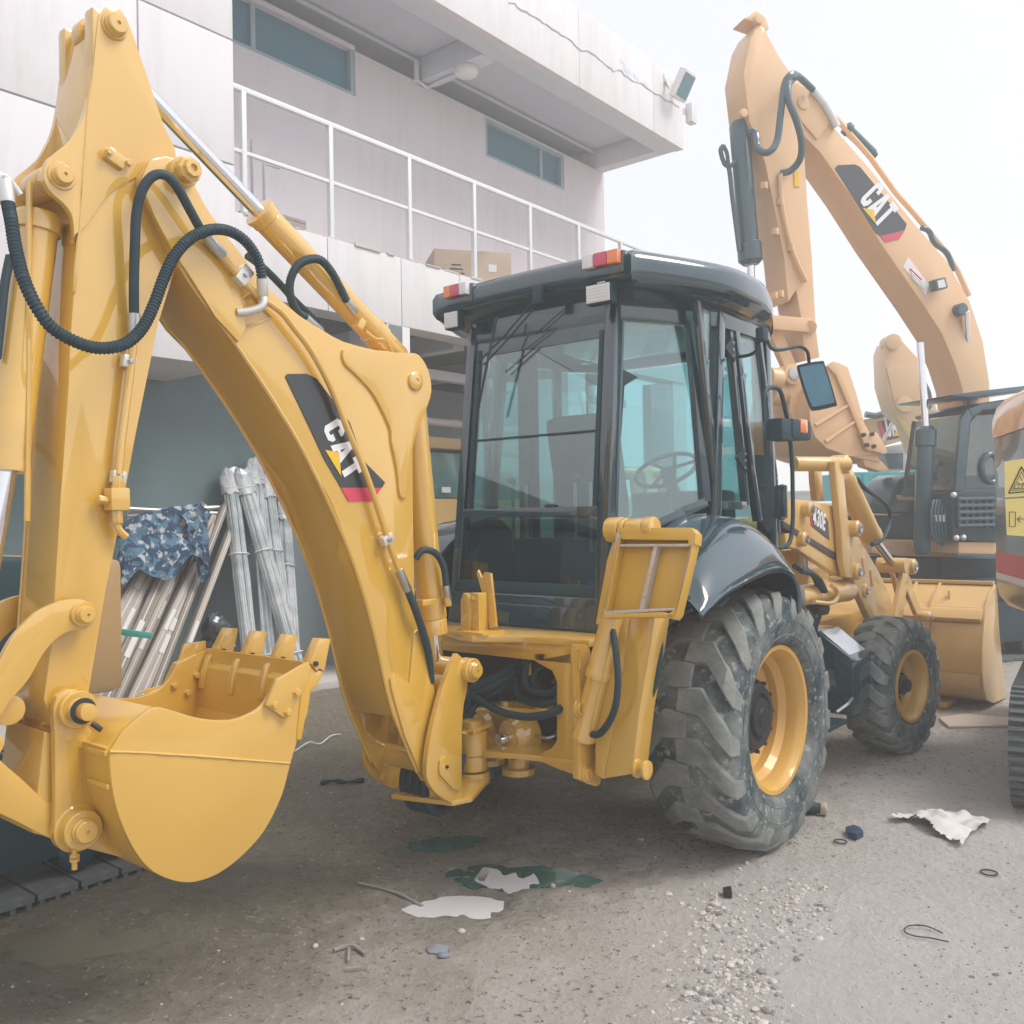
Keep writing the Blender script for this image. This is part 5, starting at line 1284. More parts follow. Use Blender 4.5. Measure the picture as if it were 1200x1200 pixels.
def arm_set(x, near):
    dx = x - .80
    def pp(name, poly, t, off=0, b=.006, mt=YP, sm=0, par=bh):
        L = [V((p.x + dx, p.y, p.z)) for p in PA.pts(poly, off)]
        return MB().prism(L, (-t, 0, 0)).build(name, mt, par, b)
    arm = pp('loader_arm', r5((80, 345), (130, 340), (180, 343), (330, 376), (340, 480), (352, 612), (250, 552), (150, 492), (70, 440)), .09)
    pp('arm_plate', r5((368, 430), (392, 460), (450, 560), (520, 680), (575, 800), (592, 850), (592, 915), (488, 915), (470, 880), (430, 790), (392, 700)), .05, .02, par=arm)
    pp('lift_link', r5((80, 500), (130, 498), (165, 505), (260, 580), (350, 648), (392, 660), (398, 700), (370, 712), (330, 700), (140, 575), (85, 560)), .05, -.01, par=arm)
    pp('bell_crank', r5((312, 165), (325, 152), (342, 155), (352, 180), (376, 440), (402, 680), (395, 708), (368, 706), (352, 640), (342, 480), (318, 250)), .045, .05, par=arm)
    pp('bell_crank', r5((216, 172), (232, 158), (250, 165), (262, 330), (262, 350), (230, 345), (220, 260)), .045, -.15, par=arm)
    pp('arm_front', r5((545, 640), (560, 626), (580, 632), (588, 660), (618, 760), (612, 790), (590, 700), (560, 650)), .03, -.06, par=arm)
    pp('bucket_link', r5((640, 640), (655, 632), (666, 645), (664, 672), (632, 905), (592, 905), (625, 730)), .035, .04, par=arm)
    pp('bucket_link', r5((648, 700), (664, 700), (722, 868), (722, 885), (700, 885), (640, 740)), .035, .0, par=arm)
    for (u_, v_, r_, of) in ((331, 178, .05, .06), (376, 478, .045, .07), (384, 678, .045, .06), (440, 768, .04, .03), (656, 655, .05, .05), (165, 388, .036, .05), (153, 527, .036, .03), (728, 890, .035, .05)):
        q = PA.at(*r5((u_, v_))[0]); q = V((x + of, q.y, q.z))
        o = MB().lathe(q - V((.10, 0, 0)), (1, 0, 0), [(r_ * 1.3, 0), (r_ * 1.3, .10), (r_ * 1.1, .11)], 20).build('pin_boss', YP, arm, 0)
        MB().lathe(q + V((.01, 0, 0)), (1, 0, 0), [(r_ * .75, 0), (r_ * .75, .012), (r_ * .4, .014), (r_ * .3, .004)], 12).build('pin', M['steel'], o, 0)
    for (u_, v_) in ((435, 650), (473, 705)):
        q = PA.at(*r5((u_, v_))[0]); MB().box(V((x + .024, q.y, q.z)), (.012, .05, .13), (V((1, 0, 0)), V((0, .96, .28)), V((0, -.28, .96)))).build('slot_rim', YP, arm, .01)
    a = PA.at(*r5((232, 180))[0]); b_ = PA.at(*r5((331, 178))[0])
    MB().cyl(V((x - .16, a.y, b_.z)), V((x + .06, b_.y, b_.z)), .05).build('cross_tube', YP, arm, .004)
    s = [V((x - .02, p.y, p.z)) for p in PA.pts(r5((362, 225), (500, 515), (600, 650)))]
    c_ = MB().lathe(s[0], s[1] - s[0], [(.055, 0), (.075, .03), (.075, (s[1] - s[0]).length - .05), (.08, (s[1] - s[0]).length - .04), (.08, (s[1] - s[0]).length)], 24).build('tilt_cylinder', YP, bh, 0)
    MB().cyl(s[1], s[2], .032).build('rod', M['chrome'], c_, 0)
    MB().cyl(s[2] - V((.12, 0, 0)), s[2] + V((.10, 0, 0)), .06).build('rod_eye', YP, c_, .004)
    L = [V((x + .05, p.y, p.z)) for p in PA.pts(cr(r5((385, 248), (420, 290), (480, 330), (525, 370), (542, 420), (530, 480), (500, 530), (455, 552)), 4))]
    MB().tube(L, .017, 10).build('hose', M['rubber'], c_, 0)
    s = [V((x - .05, p.y, p.z)) for p in PA.pts(r5((140, 798), (400, 768)))]
    d_ = (s[1] - s[0]).normalized()
    c_ = MB().lathe(s[0], d_, [(.07, 0), (.072, (s[1] - s[0]).length * .55), (.08, (s[1] - s[0]).length * .56), (.08, (s[1] - s[0]).length)], 24).build('lift_cylinder', YP, bh, 0)
    L = [V((x + .05, p.y, p.z)) for p in PA.pts(cr(r5((180, 820), (260, 825), (290, 800), (285, 760), (262, 745)), 4))]
    MB().tube(L, .014, 8).build('guard_loop', YP, c_, 0)
    MB().lathe(s[0] + V((.03, 0, 0)), (1, 0, 0), [(.07, 0), (.07, .04), (.03, .05)], 20).build('pin', M['steel'], c_, 0)
    for k in (0, 10, 20):
        L = [V((x + .0 + k * .002, p.y, p.z)) for p in PA.pts(cr(r5((125, 655 + k), (175, 668 + k), (215, 700 + k), (240, 772)), 4))]
        MB().tube(L, .018, 10).build('hose', M['rubber'], c_, 0)
    return arm
arm = arm_set(.80, True); arm_set(-.66, False)
PA2 = X(.80)
dk = MB().prism(PA2.pts(r5((200, 370), (232, 378), (262, 405), (282, 445), (288, 530), (210, 468)), .005), (-.004, 0, 0)).build('model_panel', M['dec_black'], arm, 0)
MB().prism(PA2.pts(r5((193, 366), (201, 369), (211, 469), (204, 466)), .005), (-.004, 0, 0)).build('decal_band', M['dec_red'], dk, 0)
A = PA2.at(952.3, 613.5, .008); B = PA2.at(966.8, 622.5, .008); xd = (B - A).normalized(); yd = V((1, 0, 0)).cross(xd)
text('430E', A, B, yd, .115, M['dec_white'], dk)
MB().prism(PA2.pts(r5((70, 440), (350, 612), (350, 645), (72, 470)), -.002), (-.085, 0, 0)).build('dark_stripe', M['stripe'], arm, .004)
# fuel tank with filler cap
tk = MB().prism([V((x, 1.52, z)) for x, z in ((1.0, .38), (1.0, .735), (.97, .765), (.78, .905), (.55, .92), (.55, .38))], (0, .36, 0)).build('fuel_tank', M['black'], bh, .015)
M['gloss_sheet'] = pm('pale_gloss_sheet', (.55, .58, .62), .15, coat=1, var=.15, dirt_scale=5)
n_ = V((.155, 0, .20)).normalized()
MB().prism([V((x, y, z)) + n_ * .006 for x, y, z in ((.965, 1.55, .765), (.965, 1.85, .765), (.785, 1.85, .905), (.785, 1.55, .905))], -n_ * .004).build('sky_sheen_sheet', M['gloss_sheet'], tk, 0)  # pale sheet laid on, painting the sky's reflection into the tank top
c = V((.66, 1.70, .92)); d_ = V((.35, -.1, .9)).normalized()
nk = MB().cyl(c, c + d_ * .13, .045).build('filler_neck', M['black'], tk, .004)
MB().lathe(c + d_ * .12, d_, [(.075, 0), (.08, .01), (.08, .045), (.07, .055), (.02, .056)], 10).build('cap', M['grease'], nk, .003, flat=True)
MB().box((.85, 1.3, .36), (.26, .30, .03)).build('step', M['black_satin'], bh, .004)
MB().tube([(1.0, 1.22, .46), (1.04, 1.30, .50), (1.0, 1.5, .5)], .01, 8).build('step_bar', M['steel'], bh, 0)
# loader bucket
prof = [(4.35, 1.05), (4.22, 1.00), (4.12, .90), (4.02, .88), (3.93, .72), (3.84, .52), (3.83, .34), (3.88, .20), (3.98, .10), (4.3, .05), (4.64, .03)]
sp_ = [(4.35, 1.05)] + prof[1:]
lb = empty('loader_bucket', (0, 4, 0), None, None); lb.parent = bh; lb.location = V((0, 4, 0)) - WL[bh.name]; WL[lb.name] = V((0, 4, 0))
oc = [(4.35, 1.05), (4.20, 1.00)] + [(4.06, .875)] + cr([(4.0, .86), (3.92, .74), (3.85, .56), (3.83, .38), (3.88, .22), (3.98, .12), (4.2, .06), (4.64, .03)], 3)
inn = [(y + .03, z + .012) for y, z in oc]
poly = [(y, z) for y, z in oc] + inn[::-1]
k = len(poly); n = len(oc)
mb = MB(); vs = [V((x, y, z)) for x in (-1.18, 1.22) for y, z in poly]
fs = [(i, (i + 1) % k, (i + 1) % k + k, i + k) for i in range(k)]
mb.add(vs, fs).build('shell', YP, lb, 0, ang=30)
for x in (1.22, -1.20):
    MB().prism([V((x + .02, y, z)) for y, z in ([(4.35, 1.05), (4.40, .98), (4.46, .6), (4.66, .02), (4.2, .05), (3.98, .11), (3.87, .21), (3.82, .38), (3.84, .56), (3.92, .75), (4.0, .87), (4.2, 1.0)])], (-.02, 0, 0)).build('side_plate', YP, lb, .004)
MB().box((.02, 4.33, 1.06), (2.42, .07, .03)).build('top_flange', YP, lb, .006)
MB().prism([V((1.22, 4.0, .86)), V((1.22, 3.95, .86)), V((1.22, 3.88, .79)), V((1.22, 3.90, .76)), V((1.22, 3.98, .80))], (-2.4, 0, 0)).build('back_rib', YP, lb, .006)
MB().prism([V((1.22, 3.83, .32)), V((1.22, 3.815, .34)), V((1.22, 3.815, .30)), V((1.22, 3.85, .22)), V((1.22, 3.87, .23))], (-2.4, 0, 0)).build('wear_strip', YP, lb, .003)
for x in (.62, .82, -.5, -.7):
    MB().prism([V((x, 4.32, 1.05)), V((x, 4.30, 1.06)), V((x, 4.0, .90)), V((x, 3.86, .70)), V((x, 3.84, .55)), V((x, 3.95, .72))], (-.025, 0, 0)).build('gusset', YP, lb, .004)
MB().box((.92, 4.14, .96), (.02, .05, .08)).build('hook', YP, lb, .008)
MB().box((.9, 4.0, .05), (.12, .3, .04)).build('skid', M['yellow_worn'], lb, .004)

# ================================================================= BIG EXCAVATOR behind, on the right
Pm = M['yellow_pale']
he = V((-.951 * _r0.x, -.951 * _r0.y, 0)) + V((math.sin(YAW), -math.cos(YAW), 0)) * .309   # way its arm points
he.normalize()
p0 = cw(.4608 * 11.5, 11.5)
EX = Pl(p0, V((0, 0, 1)).cross(he)); en = EX.n.copy()
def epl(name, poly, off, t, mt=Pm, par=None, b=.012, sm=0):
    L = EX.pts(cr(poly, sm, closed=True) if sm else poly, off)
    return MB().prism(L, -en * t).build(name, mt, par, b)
ex = empty('crawler_excavator', cw(7.0, 11.9), 'large crawler excavator with its pale arm raised against the sky', 'excavator', 'excavators standing in the yard')
e8 = zz(840, 0, 3.3333); e9 = zz(840, 340, 3.3333)
BW = .46
bm_ = [(921, 102), (930, 94), (945, 97), (957, 111), (967, 130), (978, 150), (1020, 198), (1071, 261), (1110, 306), (1137, 354), (1152, 400), (1160, 450), (1160, 520), (1140, 600), (1112, 645), (1106, 640), (1110, 600), (1118, 560), (1125, 520), (1131, 481), (1128, 455), (1119, 427), (1104, 391), (1080, 354), (1032, 285), (996, 228), (960, 177), (939, 156)]
eb = epl('boom', bm_, 0, BW, par=ex, b=.015)
epl('boom_end_plate', e8((268, 345), (285, 325), (310, 320), (345, 340), (395, 375), (430, 420), (445, 480), (392, 545), (330, 470)), .03, .04, par=eb)
# stick
SW = .38
core = e8((80, 135), (105, 78), (150, 60), (190, 110), (205, 150), (250, 230), (290, 290), (330, 420), (345, 640), (355, 800), (372, 1000), (383, 1200)) + e9((388, 150), (402, 265), (345, 290), (308, 230), (270, 262), (235, 240))
sk_side = e8((160, 95), (185, 105), (205, 150), (250, 230), (292, 290), (332, 420), (345, 640), (355, 800), (372, 1000), (384, 1210)) + e9((388, 150), (402, 262), (345, 275), (330, 110), (310, 0)) + e8((280, 1180), (262, 1000), (235, 860), (190, 640), (150, 520), (128, 480), (116, 380), (105, 285), (132, 150))
sk = epl('stick', sk_side, .02, SW + .04, par=ex, b=.012)
epl('stick_nose', e8((105, 72), (128, 62), (150, 42), (175, 42), (192, 70), (205, 112), (190, 122), (160, 92)), -.06, .26, par=sk)
for (u_, v_, r_) in ((168, 70, .09), (340, 400, .11), (108, 440, .07)):
    q = EX.at(*e8((u_, v_))[0], .05); MB().cyl(q, q - en * .06, r_ * .7).build('pin', Pm, sk, .004)
# link bars and bucket
c9 = lambda u, v, off=0: EX.at(*e9((u, v))[0], off)
o = MB().beam(c9(190, 125, .05), c9(365, 140, .05), .08, .17, up=(0, 0, 1)).build('link', Pm, sk, .02)
for q in ((185, 125), (365, 143)): MB().cyl(c9(*q, .10), c9(*q, -.3), .075).build('link_pin', Pm, o, .01)
MB().beam(c9(215, 150, -.1), c9(290, 320, -.1), .10, .16, up=(0, 0, 1)).build('link', Pm, sk, .015)
eb2 = epl('bucket', e9((432, 300), (455, 280), (478, 284), (512, 300), (545, 400), (578, 520), (600, 560), (655, 612), (668, 634), (620, 645), (520, 650), (430, 618), (385, 575), (366, 520), (362, 470), (375, 390), (400, 340)), .42, .04, par=ex, b=.01)
sh = EX.pts(e9((432, 300), (400, 340), (375, 390), (362, 470), (366, 520), (385, 575), (430, 618), (520, 650), (640, 672), (628, 645), (520, 628), (440, 600), (402, 560), (385, 500), (385, 450), (400, 380), (440, 330)), .40)
MB().prism(sh, -en * 1.25).build('bucket_shell', Pm, eb2, .008)
epl('bucket', e9((432, 300), (455, 280), (512, 300), (578, 520), (620, 645), (520, 650), (430, 618), (385, 575), (366, 520), (362, 470), (375, 390)), -.82, .04, par=eb2)
epl('edge_rib', e9((432, 296), (456, 278), (480, 284), (492, 330), (610, 628), (592, 632), (465, 330)), .46, .05, par=eb2)
epl('cutter_plate', e9((560, 552), (628, 556), (648, 590), (668, 632), (655, 642), (585, 622)), .48, .04, par=eb2)
for q in ((575, 565), (608, 562), (588, 605), (615, 610)):
    p = c9(*q, .50); MB().cyl(p - en * .03, p + en * .01, .025, n=8).build('bolt', M['grease'], eb2, 0)
for a, b_ in (((385, 528), (515, 448)), ((425, 592), (560, 498))): MB().tube([c9(*a, .43), c9(*b_, .43)], .022, 6).build('weld_rib', Pm, eb2, 0)
for k in range(5):
    off = .38 - k * .28
    t_ = MB().prism([c9(*q, off) for q in ((570, 655), (600, 640), (645, 668), (680, 705), (640, 708), (580, 690))], -en * .14).build('tooth', Pm, eb2, .015)
epl('bucket_ear', e9((270, 320), (300, 300), (330, 300), (360, 330), (440, 330), (400, 400), (360, 430), (330, 600), (300, 520), (285, 470), (290, 400)), .15, .06, par=eb2)
epl('bucket_ear', e9((270, 320), (300, 300), (330, 300), (360, 330), (440, 330), (400, 400), (360, 430), (300, 470), (290, 400)), -.35, .06, par=eb2)
q = c9(300, 328, .2); MB().cyl(q, q - en * .7, .12).build('ear_pin', Pm, eb2, .01); MB().cyl(q + en * .02, q, .07).build('pin_cap', M['steel'], eb2, .004)
MB().tube([c9(200, 345, .1), c9(245, 350, .1)], .13, 20).build('spacer', Pm, eb2, .01)
MB().tube([c9(205, 400, .0), c9(290, 405, .0)], .15, 20).build('spacer', Pm, eb2, .01)
# cylinders
BT = pm('blue_black_cylinder', (.03, .085, .11), .3, coat=.6); M['cyl'] = BT
def cylr(a, b_, c, r_, rr_, par, mt=BT, nm='cylinder'):
    d_ = (b_ - a).normalized(); L_ = (b_ - a).length
    o = MB().lathe(a, d_, [(r_ * .7, 0), (r_, .06), (r_, L_ * .84), (r_ * 1.25, L_ * .85), (r_ * 1.25, L_ * .97), (r_ * .8, L_)], 24).build(nm, mt, par, 0, ang=30)
    MB().cyl(b_, c, rr_, n=18).build('rod', M['chrome'], o, 0); return o
q8 = lambda u, v, off=0: EX.at(*e8((u, v))[0], off)
o = cylr(q8(85, 475, -.15), q8(133, 1035, -.15), q8(140, 1300, -.15), .115, .045, ex)
MB().tube(crv([q8(25, 570, -.1), q8(15, 590, -.1), q8(30, 640, -.1), q8(48, 660, -.1), q8(62, 780, -.1), q8(88, 980, -.1)], 4), .028, 8).build('hose', M['cyl'], o, 0)
MB().tube(crv([q8(25, 568, -.1), q8(40, 600, -.1), q8(48, 650, -.1), q8(70, 630, -.1)], 4), .024, 8).build('hose', M['cyl'], o, 0)
hz = MB().tube(crv([q8(120, 515, .05), q8(150, 520, .1), q8(160, 580, .2), q8(200, 595, .3), q8(235, 550, .3), q8(250, 440, .3), q8(265, 330, .3), q8(290, 292, .3), q8(320, 300, .2), q8(375, 350, .1)], 5), .04, 10).build('hose', M['cyl'], ex, 0)
MB().tube(crv([q8(310, 300, .1), q8(280, 330, .3), q8(280, 390, .35), q8(310, 470, .35), q8(330, 550, .3), q8(325, 620, .2), q8(290, 665, .1), q8(250, 677, .05)], 5), .04, 10).build('hose', M['cyl'], ex, 0)
MB().tube(crv([q8(375, 350, .05), q8(400, 380, .05), q8(430, 420, .05), q8(470, 495, .05)], 4), .045, 10).build('hose', M['rail'], ex, 0)
pz = MB().tube(crv([q8(248, 680, .06), q8(255, 800, .06), q8(290, 960, .06), q8(330, 1060, .06), q8(350, 1100, .06)], 4), .03, 8).build('hydraulic_pipe', Pm, sk, 0)
for q in ((250, 788), (290, 968), (185, 725), (228, 905), (225, 1155), (248, 1148)): MB().box(q8(*q, .05), (.07, .07, .08)).build('pipe_clamp', Pm, pz, .01)
cylr(q8(620, 690, -BW / 2) + V((0, 0, .25)), q8(500, 510, -BW / 2) + V((0, 0, .05)), q8(330, 330, -BW / 2), .065, .03, ex)
L = [q8(*q, -.2) for q in ((460, 480), (600, 640), (700, 780), (770, 858), (880, 990), (940, 1080), (985, 1180))]
MB().tube([p + V((0, 0, .08)) for p in L], .035, 8).build('hydraulic_pipe', Pm, eb, 0)
MB().tube(crv([q8(800, 890, -.1), q8(830, 905, -.1), q8(850, 950, -.1), q8(900, 990, -.1), q8(925, 1060, -.1)], 4), .035, 8).build('hose', M['cyl'], eb, 0)
# decal, notice and work lamp
M['dec_far'] = M['dec_black']
dk = epl('decal', e8((462, 658), (472, 645), (540, 642), (560, 652), (742, 875), (735, 898), (640, 922), (620, 910)), .006, .01, M['dec_black'], eb, 0)
epl('decal_band', e8((640, 922), (735, 900), (712, 935), (658, 946)), .009, .01, M['dec_red'], dk, 0)
A = q8(566, 792, .012); B = q8(636, 888, .012); xd = (B - A).normalized(); yd = en.cross(xd).normalized()
if yd.z < 0: yd = -yd
A = q8(556, 782, .014); B = q8(634, 892, .014); xd = (B - A).normalized(); yd = en.cross(xd).normalized()
if yd.dot(_u) < 0: yd = -yd
text('CAT', A, B, yd, .40, M['dec_white'], dk)
epl('decal_triangle', e8((570, 812), (614, 820), (622, 874)), .016, .006, M['dec_yellow'], dk, 0)
nt_ = epl('notice_board', e8((748, 1003), (828, 1112), (818, 1155), (728, 1042)), .006, .008, M['label_white'], eb, 0)
for k in range(4):
    a = q8(762 + k * 3 - 8, 1050 + k * 12, .01); b_ = q8(800 + k * 3, 1090 + k * 12 + 4, .01); MB().tube([a, b_], .012, 4).build('print', M['dec_red'] if k == 0 else M['zinc'], nt_, 0)
wl = epl('work_lamp', e8((852, 1090), (895, 1080), (906, 1125), (862, 1135)), .16, .12, M['cyl'], eb, .02)
epl('lens', e8((862, 1097), (888, 1090), (896, 1120), (868, 1126)), .165, .01, M['lamp_clear'], wl, 0)
st_ = epl('warning_sticker', e8((302, 668), (322, 668), (324, 730), (304, 728)), .03, .01, M['dec_yellow'], sk, 0)
# boom foot cylinders
cylr(EX.at(1080, 650, .55), EX.at(1085, 500, .55), EX.at(1078, 402, .45), .095, .042, ex)
cylr(EX.at(1133, 640, -.4), EX.at(1137, 500, -.4), EX.at(1131, 365, .08), .095, .05, ex)
q = EX.at(1129, 362, .1); MB().cyl(q, q - en * .12, .08).build('rod_pin', M['cyl'], ex, .01)
# upper structure, cab, guard
def ebox(name, poly, off, t, mt, par=ex, b=.03): return epl(name, poly, off, t, mt, par, b)
CY = .75
M['cab_dark'] = pm('dark_cab_paint', (.03, .075, .095), .35, coat=.6)
cb = ebox('cab_roof', e9((985, 462), (1040, 440), (1200, 415), (1330, 400), (1330, 425), (1200, 440), (1040, 465), (1000, 480)), CY, .9, M['cab_dark'], ex, .03)
ebox('cab_floor', e9((935, 775), (1330, 775), (1330, 800), (935, 800)), CY, .9, M['cab_dark'], cb, .02)
ebox('cab_rear', e9((1230, 430), (1330, 420), (1330, 790), (1230, 790)), CY, .9, M['cab_dark'], cb, .02)
ebox('cab_window', e9((968, 775), (992, 515), (1015, 490), (1110, 482), (1190, 480), (1190, 775)), CY + .0, .01, M['glass_far'], cb, 0)
a0, a1 = EX.at(*e9((938, 780))[0], CY), EX.at(*e9((978, 485))[0], CY)
MB().add([a0, a1, a1 - en * .85, a0 - en * .85], [(0, 1, 2, 3)]).add([q + he * .01 for q in (a0, a1, a1 - en * .85, a0 - en * .85)], [(3, 2, 1, 0)]).build('front_window', M['glass_far'], cb, 0)
MB().tube([a0 - en * .85, a1 - en * .85], .03, 6).build('post', M['cab_dark'], cb, 0)
ebox('seat', e9((1020, 640), (1100, 640), (1110, 775), (1010, 775)), CY - .25, .4, M['cyl'], cb, .08)
M['far_inside'] = pm('pale_cab_interior', (.42, .46, .48), .6, var=.3, dirt_scale=2)
ebox('cab_lining', e9((1060, 765), (1065, 520), (1190, 490), (1190, 765)), CY - .8, .02, M['far_inside'], cb, 0)
MB().tube([EX.at(*e9((1075 + 38 * math.cos(t * math.tau / 24), 695 + 55 * math.sin(t * math.tau / 24)))[0], CY + .02) for t in range(25)], .03, 8).build('steering_wheel', M['cyl'], cb, 0)
vis = ebox('sun_visor', e9((922, 408), (1010, 395), (1250, 368), (1250, 392), (1010, 418), (930, 414)), CY + .12, .9, M['cyl'], cb, .01)
ebox('cab_frame', e9((930, 790), (955, 500), (980, 465), (1020, 462), (1012, 485), (992, 510), (966, 790)), CY + .04, .05, M['cyl'], cb, .02)
ebox('cab_frame', e9((985, 462), (1040, 440), (1250, 410), (1250, 440), (1040, 470), (1000, 500)), CY + .05, .06, M['cyl'], cb, .02)
MB().tube([EX.at(*e9(q)[0], CY - .3) for q in ((988, 420), (990, 460))], .04, 6).build('visor_stay', M['cyl'], cb, 0)
gd = ebox('step_box', e9((915, 790), (1112, 782), (1112, 985), (922, 978)), CY + .15, .3, M['black_satin'], ex, .03)
for k in range(6):
    MB().tube([EX.at(*e9((945 + k * 26, 805))[0], CY + .18), EX.at(*e9((948 + k * 26, 930))[0], CY + .18)], .022, 6).build('grille_bar', M['cyl'], gd, 0)
for k in range(5):
    MB().tube([EX.at(*e9((942, 815 + k * 26))[0], CY + .20), EX.at(*e9((1108, 812 + k * 26))[0], CY + .20)], .022, 6).build('grille_bar', M['cyl'], gd, 0)
for q in ((925, 800), (935, 968), (962, 966)): MB().ball(EX.at(*e9(q)[0], CY + .18), .035, 8).build('bolt', M['zinc'], gd, 0)
ebox('swing_frame', e9((945, 982), (1160, 982), (1160, 1035), (945, 1030)), CY + .1, .8, Pm, ex, .03)
ebox('swing_frame', e9((600, 978), (790, 980), (800, 1015), (860, 1010), (945, 1012), (945, 1045), (730, 1040), (610, 1030)), .1, .9, Pm, ex, .03)
ebox('tool_box', e9((665, 870), (690, 780), (715, 738), (750, 718), (930, 715), (930, 880)), -.4, .6, M['cyl'], ex, .03)
ebox('side_box', e9((560, 880), (910, 875), (905, 980), (570, 970)), -.2, .7, M['black_satin'], ex, .03)
ebox('ledge', e9((722, 800), (790, 800), (790, 822), (726, 822)), -.3, .3, Pm, ex, .01)
ebox('boom_lug', e9((785, 985), (800, 978), (815, 1000), (812, 1035), (792, 1035)), .3, .1, Pm, ex, .02)
ebox('boom_lug', e9((828, 990), (845, 975), (862, 990), (880, 1020), (840, 1025)), .3, .1, Pm, ex, .02)
for k in range(5):
    MB().tube(crv([EX.at(*e9((848 + k * 12, 820))[0], CY), EX.at(*e9((838 + k * 13, 870))[0], CY + .05), EX.at(*e9((846 + k * 12, 960))[0], CY + .05), EX.at(*e9((880 + k * 8, 995 - k * 5))[0], CY)], 4), .016, 8).build('hose', M['cyl'], ex, 0)
for k in range(3): MB().tube([EX.at(*e9((852 + k * 16, 878))[0], CY + .05), EX.at(*e9((853 + k * 16, 905))[0], CY + .05)], .022, 8).build('crimp_fitting', M['zinc'], ex, 0)
MB().tube(crv([EX.at(*e9(q)[0], .5) for q in ((855, 740), (848, 700), (862, 675), (880, 680))], 4), .03, 8).build('hose', M['cyl'], ex, 0)
ebox('undercarriage', e9((700, 1046), (1150, 1046), (1150, 1135), (720, 1135)), .0, .9, M['black_satin'], ex, .04)
# crawler track seen between the loader bucket and the next machine
def track(name, par, O, D_, N_, L_, H_, W_, mt, pads=True, pitch=.19, label=None):
    """O: middle of the outer face at ground; D_ along, N_ outward."""
    D_, N_ = V(D_).normalized(), V(N_).normalized(); r_ = H_ / 2; up = V((0, 0, 1))
    root = empty(name, O, None, None)
    root.parent = par; root.location = V(O) - WL[par.name]
    per = []
    n = int((2 * (L_ - H_) + math.pi * H_) / pitch); tot = 2 * (L_ - H_) + math.pi * H_; a = (L_ - H_) / 2
    for i in range(n):
        s = i / n * tot
        if s < 2 * a: p = D_ * (-a + s) + up * .025; t = D_; nn = -up
        elif s < 2 * a + math.pi * r_:
            q = (s - 2 * a) / r_; p = D_ * (a + math.sin(q) * (r_ - .025)) + up * (r_ - math.cos(q) * (r_ - .025)); t = D_ * math.cos(q) + up * math.sin(q); nn = D_ * math.sin(q) - up * math.cos(q)
        elif s < 4 * a + math.pi * r_: q = s - 2 * a - math.pi * r_; p = D_ * (a - q) + up * (H_ - .025); t = -D_; nn = up
        else:
            q = (s - 4 * a - math.pi * r_) / r_; p = D_ * (-a - math.sin(q) * (r_ - .025)) + up * (r_ + math.cos(q) * (r_ - .025)); t = -D_ * math.cos(q) - up * math.sin(q); nn = -D_ * math.sin(q) + up * math.cos(q)
        c = V(O) + p - N_ * W_ / 2
        mb = MB().box(c, (pitch * .94, W_, .03), (t, N_, nn))
        for g in (-.36, 0, .36): mb.box(c + t * pitch * g + nn * .028, (.022, W_ * .98, .03), (t, N_, nn))
        mb.build('track_pad', mt, root, 0)
    MB().box(V(O) + up * r_ - N_ * W_ / 2, (L_ - H_, W_ * .5, H_ * .55), (D_, N_, up)).build('track_frame', M['black_satin'], root, .02)
    for s_ in (-1, 1): MB().lathe(V(O) + up * r_ + D_ * a * s_ - N_ * (W_ * .75), N_, [(r_ * .3, 0), (r_ * .86, 0), (r_ * .86, W_ * .5), (r_ * .5, W_ * .55), (r_ * .2, W_ * .5)], 28).build('end_wheel', M['black_satin'], root, .01)
    for i in range(6): MB().lathe(V(O) + up * (.14) + D_ * (a * (-.8 + i * .32)) - N_ * (W_ * .7), N_, [(.09, 0), (.09, W_ * .45), (.04, W_ * .5)], 18).build('track_roller', M['black_satin'], root, .005)
    return root
M['track'] = pm('muddy_track_steel', (.13, .15, .15), .7, metal=.2, dirt=(.28, .26, .22), dirt_amt=.5, dirt_scale=4, bumps=.3, bscale=20)
c = cw(5.6, 10.3); track('crawler_track', ex, V((c.x, c.y, 0)) , he, en, 4.4, .86, .55, M['track'])
c = cw(6.2, 12.6); track('crawler_track', ex, V((c.x, c.y, 0)), he, en, 4.4, .86, .55, M['track'])
MB().box(c + (cw(5.6, 10.3) - c) * .5 - en * .3 + V((0, 0, .62)), (1.6, 2.2, .5), (he, en, V((0, 0, 1)))).build('centre_frame', M['black_satin'], ex, .04)
MB().cyl(c + (cw(5.6, 10.3) - c) * .5 - en * .3 + V((0, 0, .85)), c + (cw(5.6, 10.3) - c) * .5 - en * .3 + V((0, 0, 1.1)), .6).build('swing_ring', M['black_satin'], ex, .01)
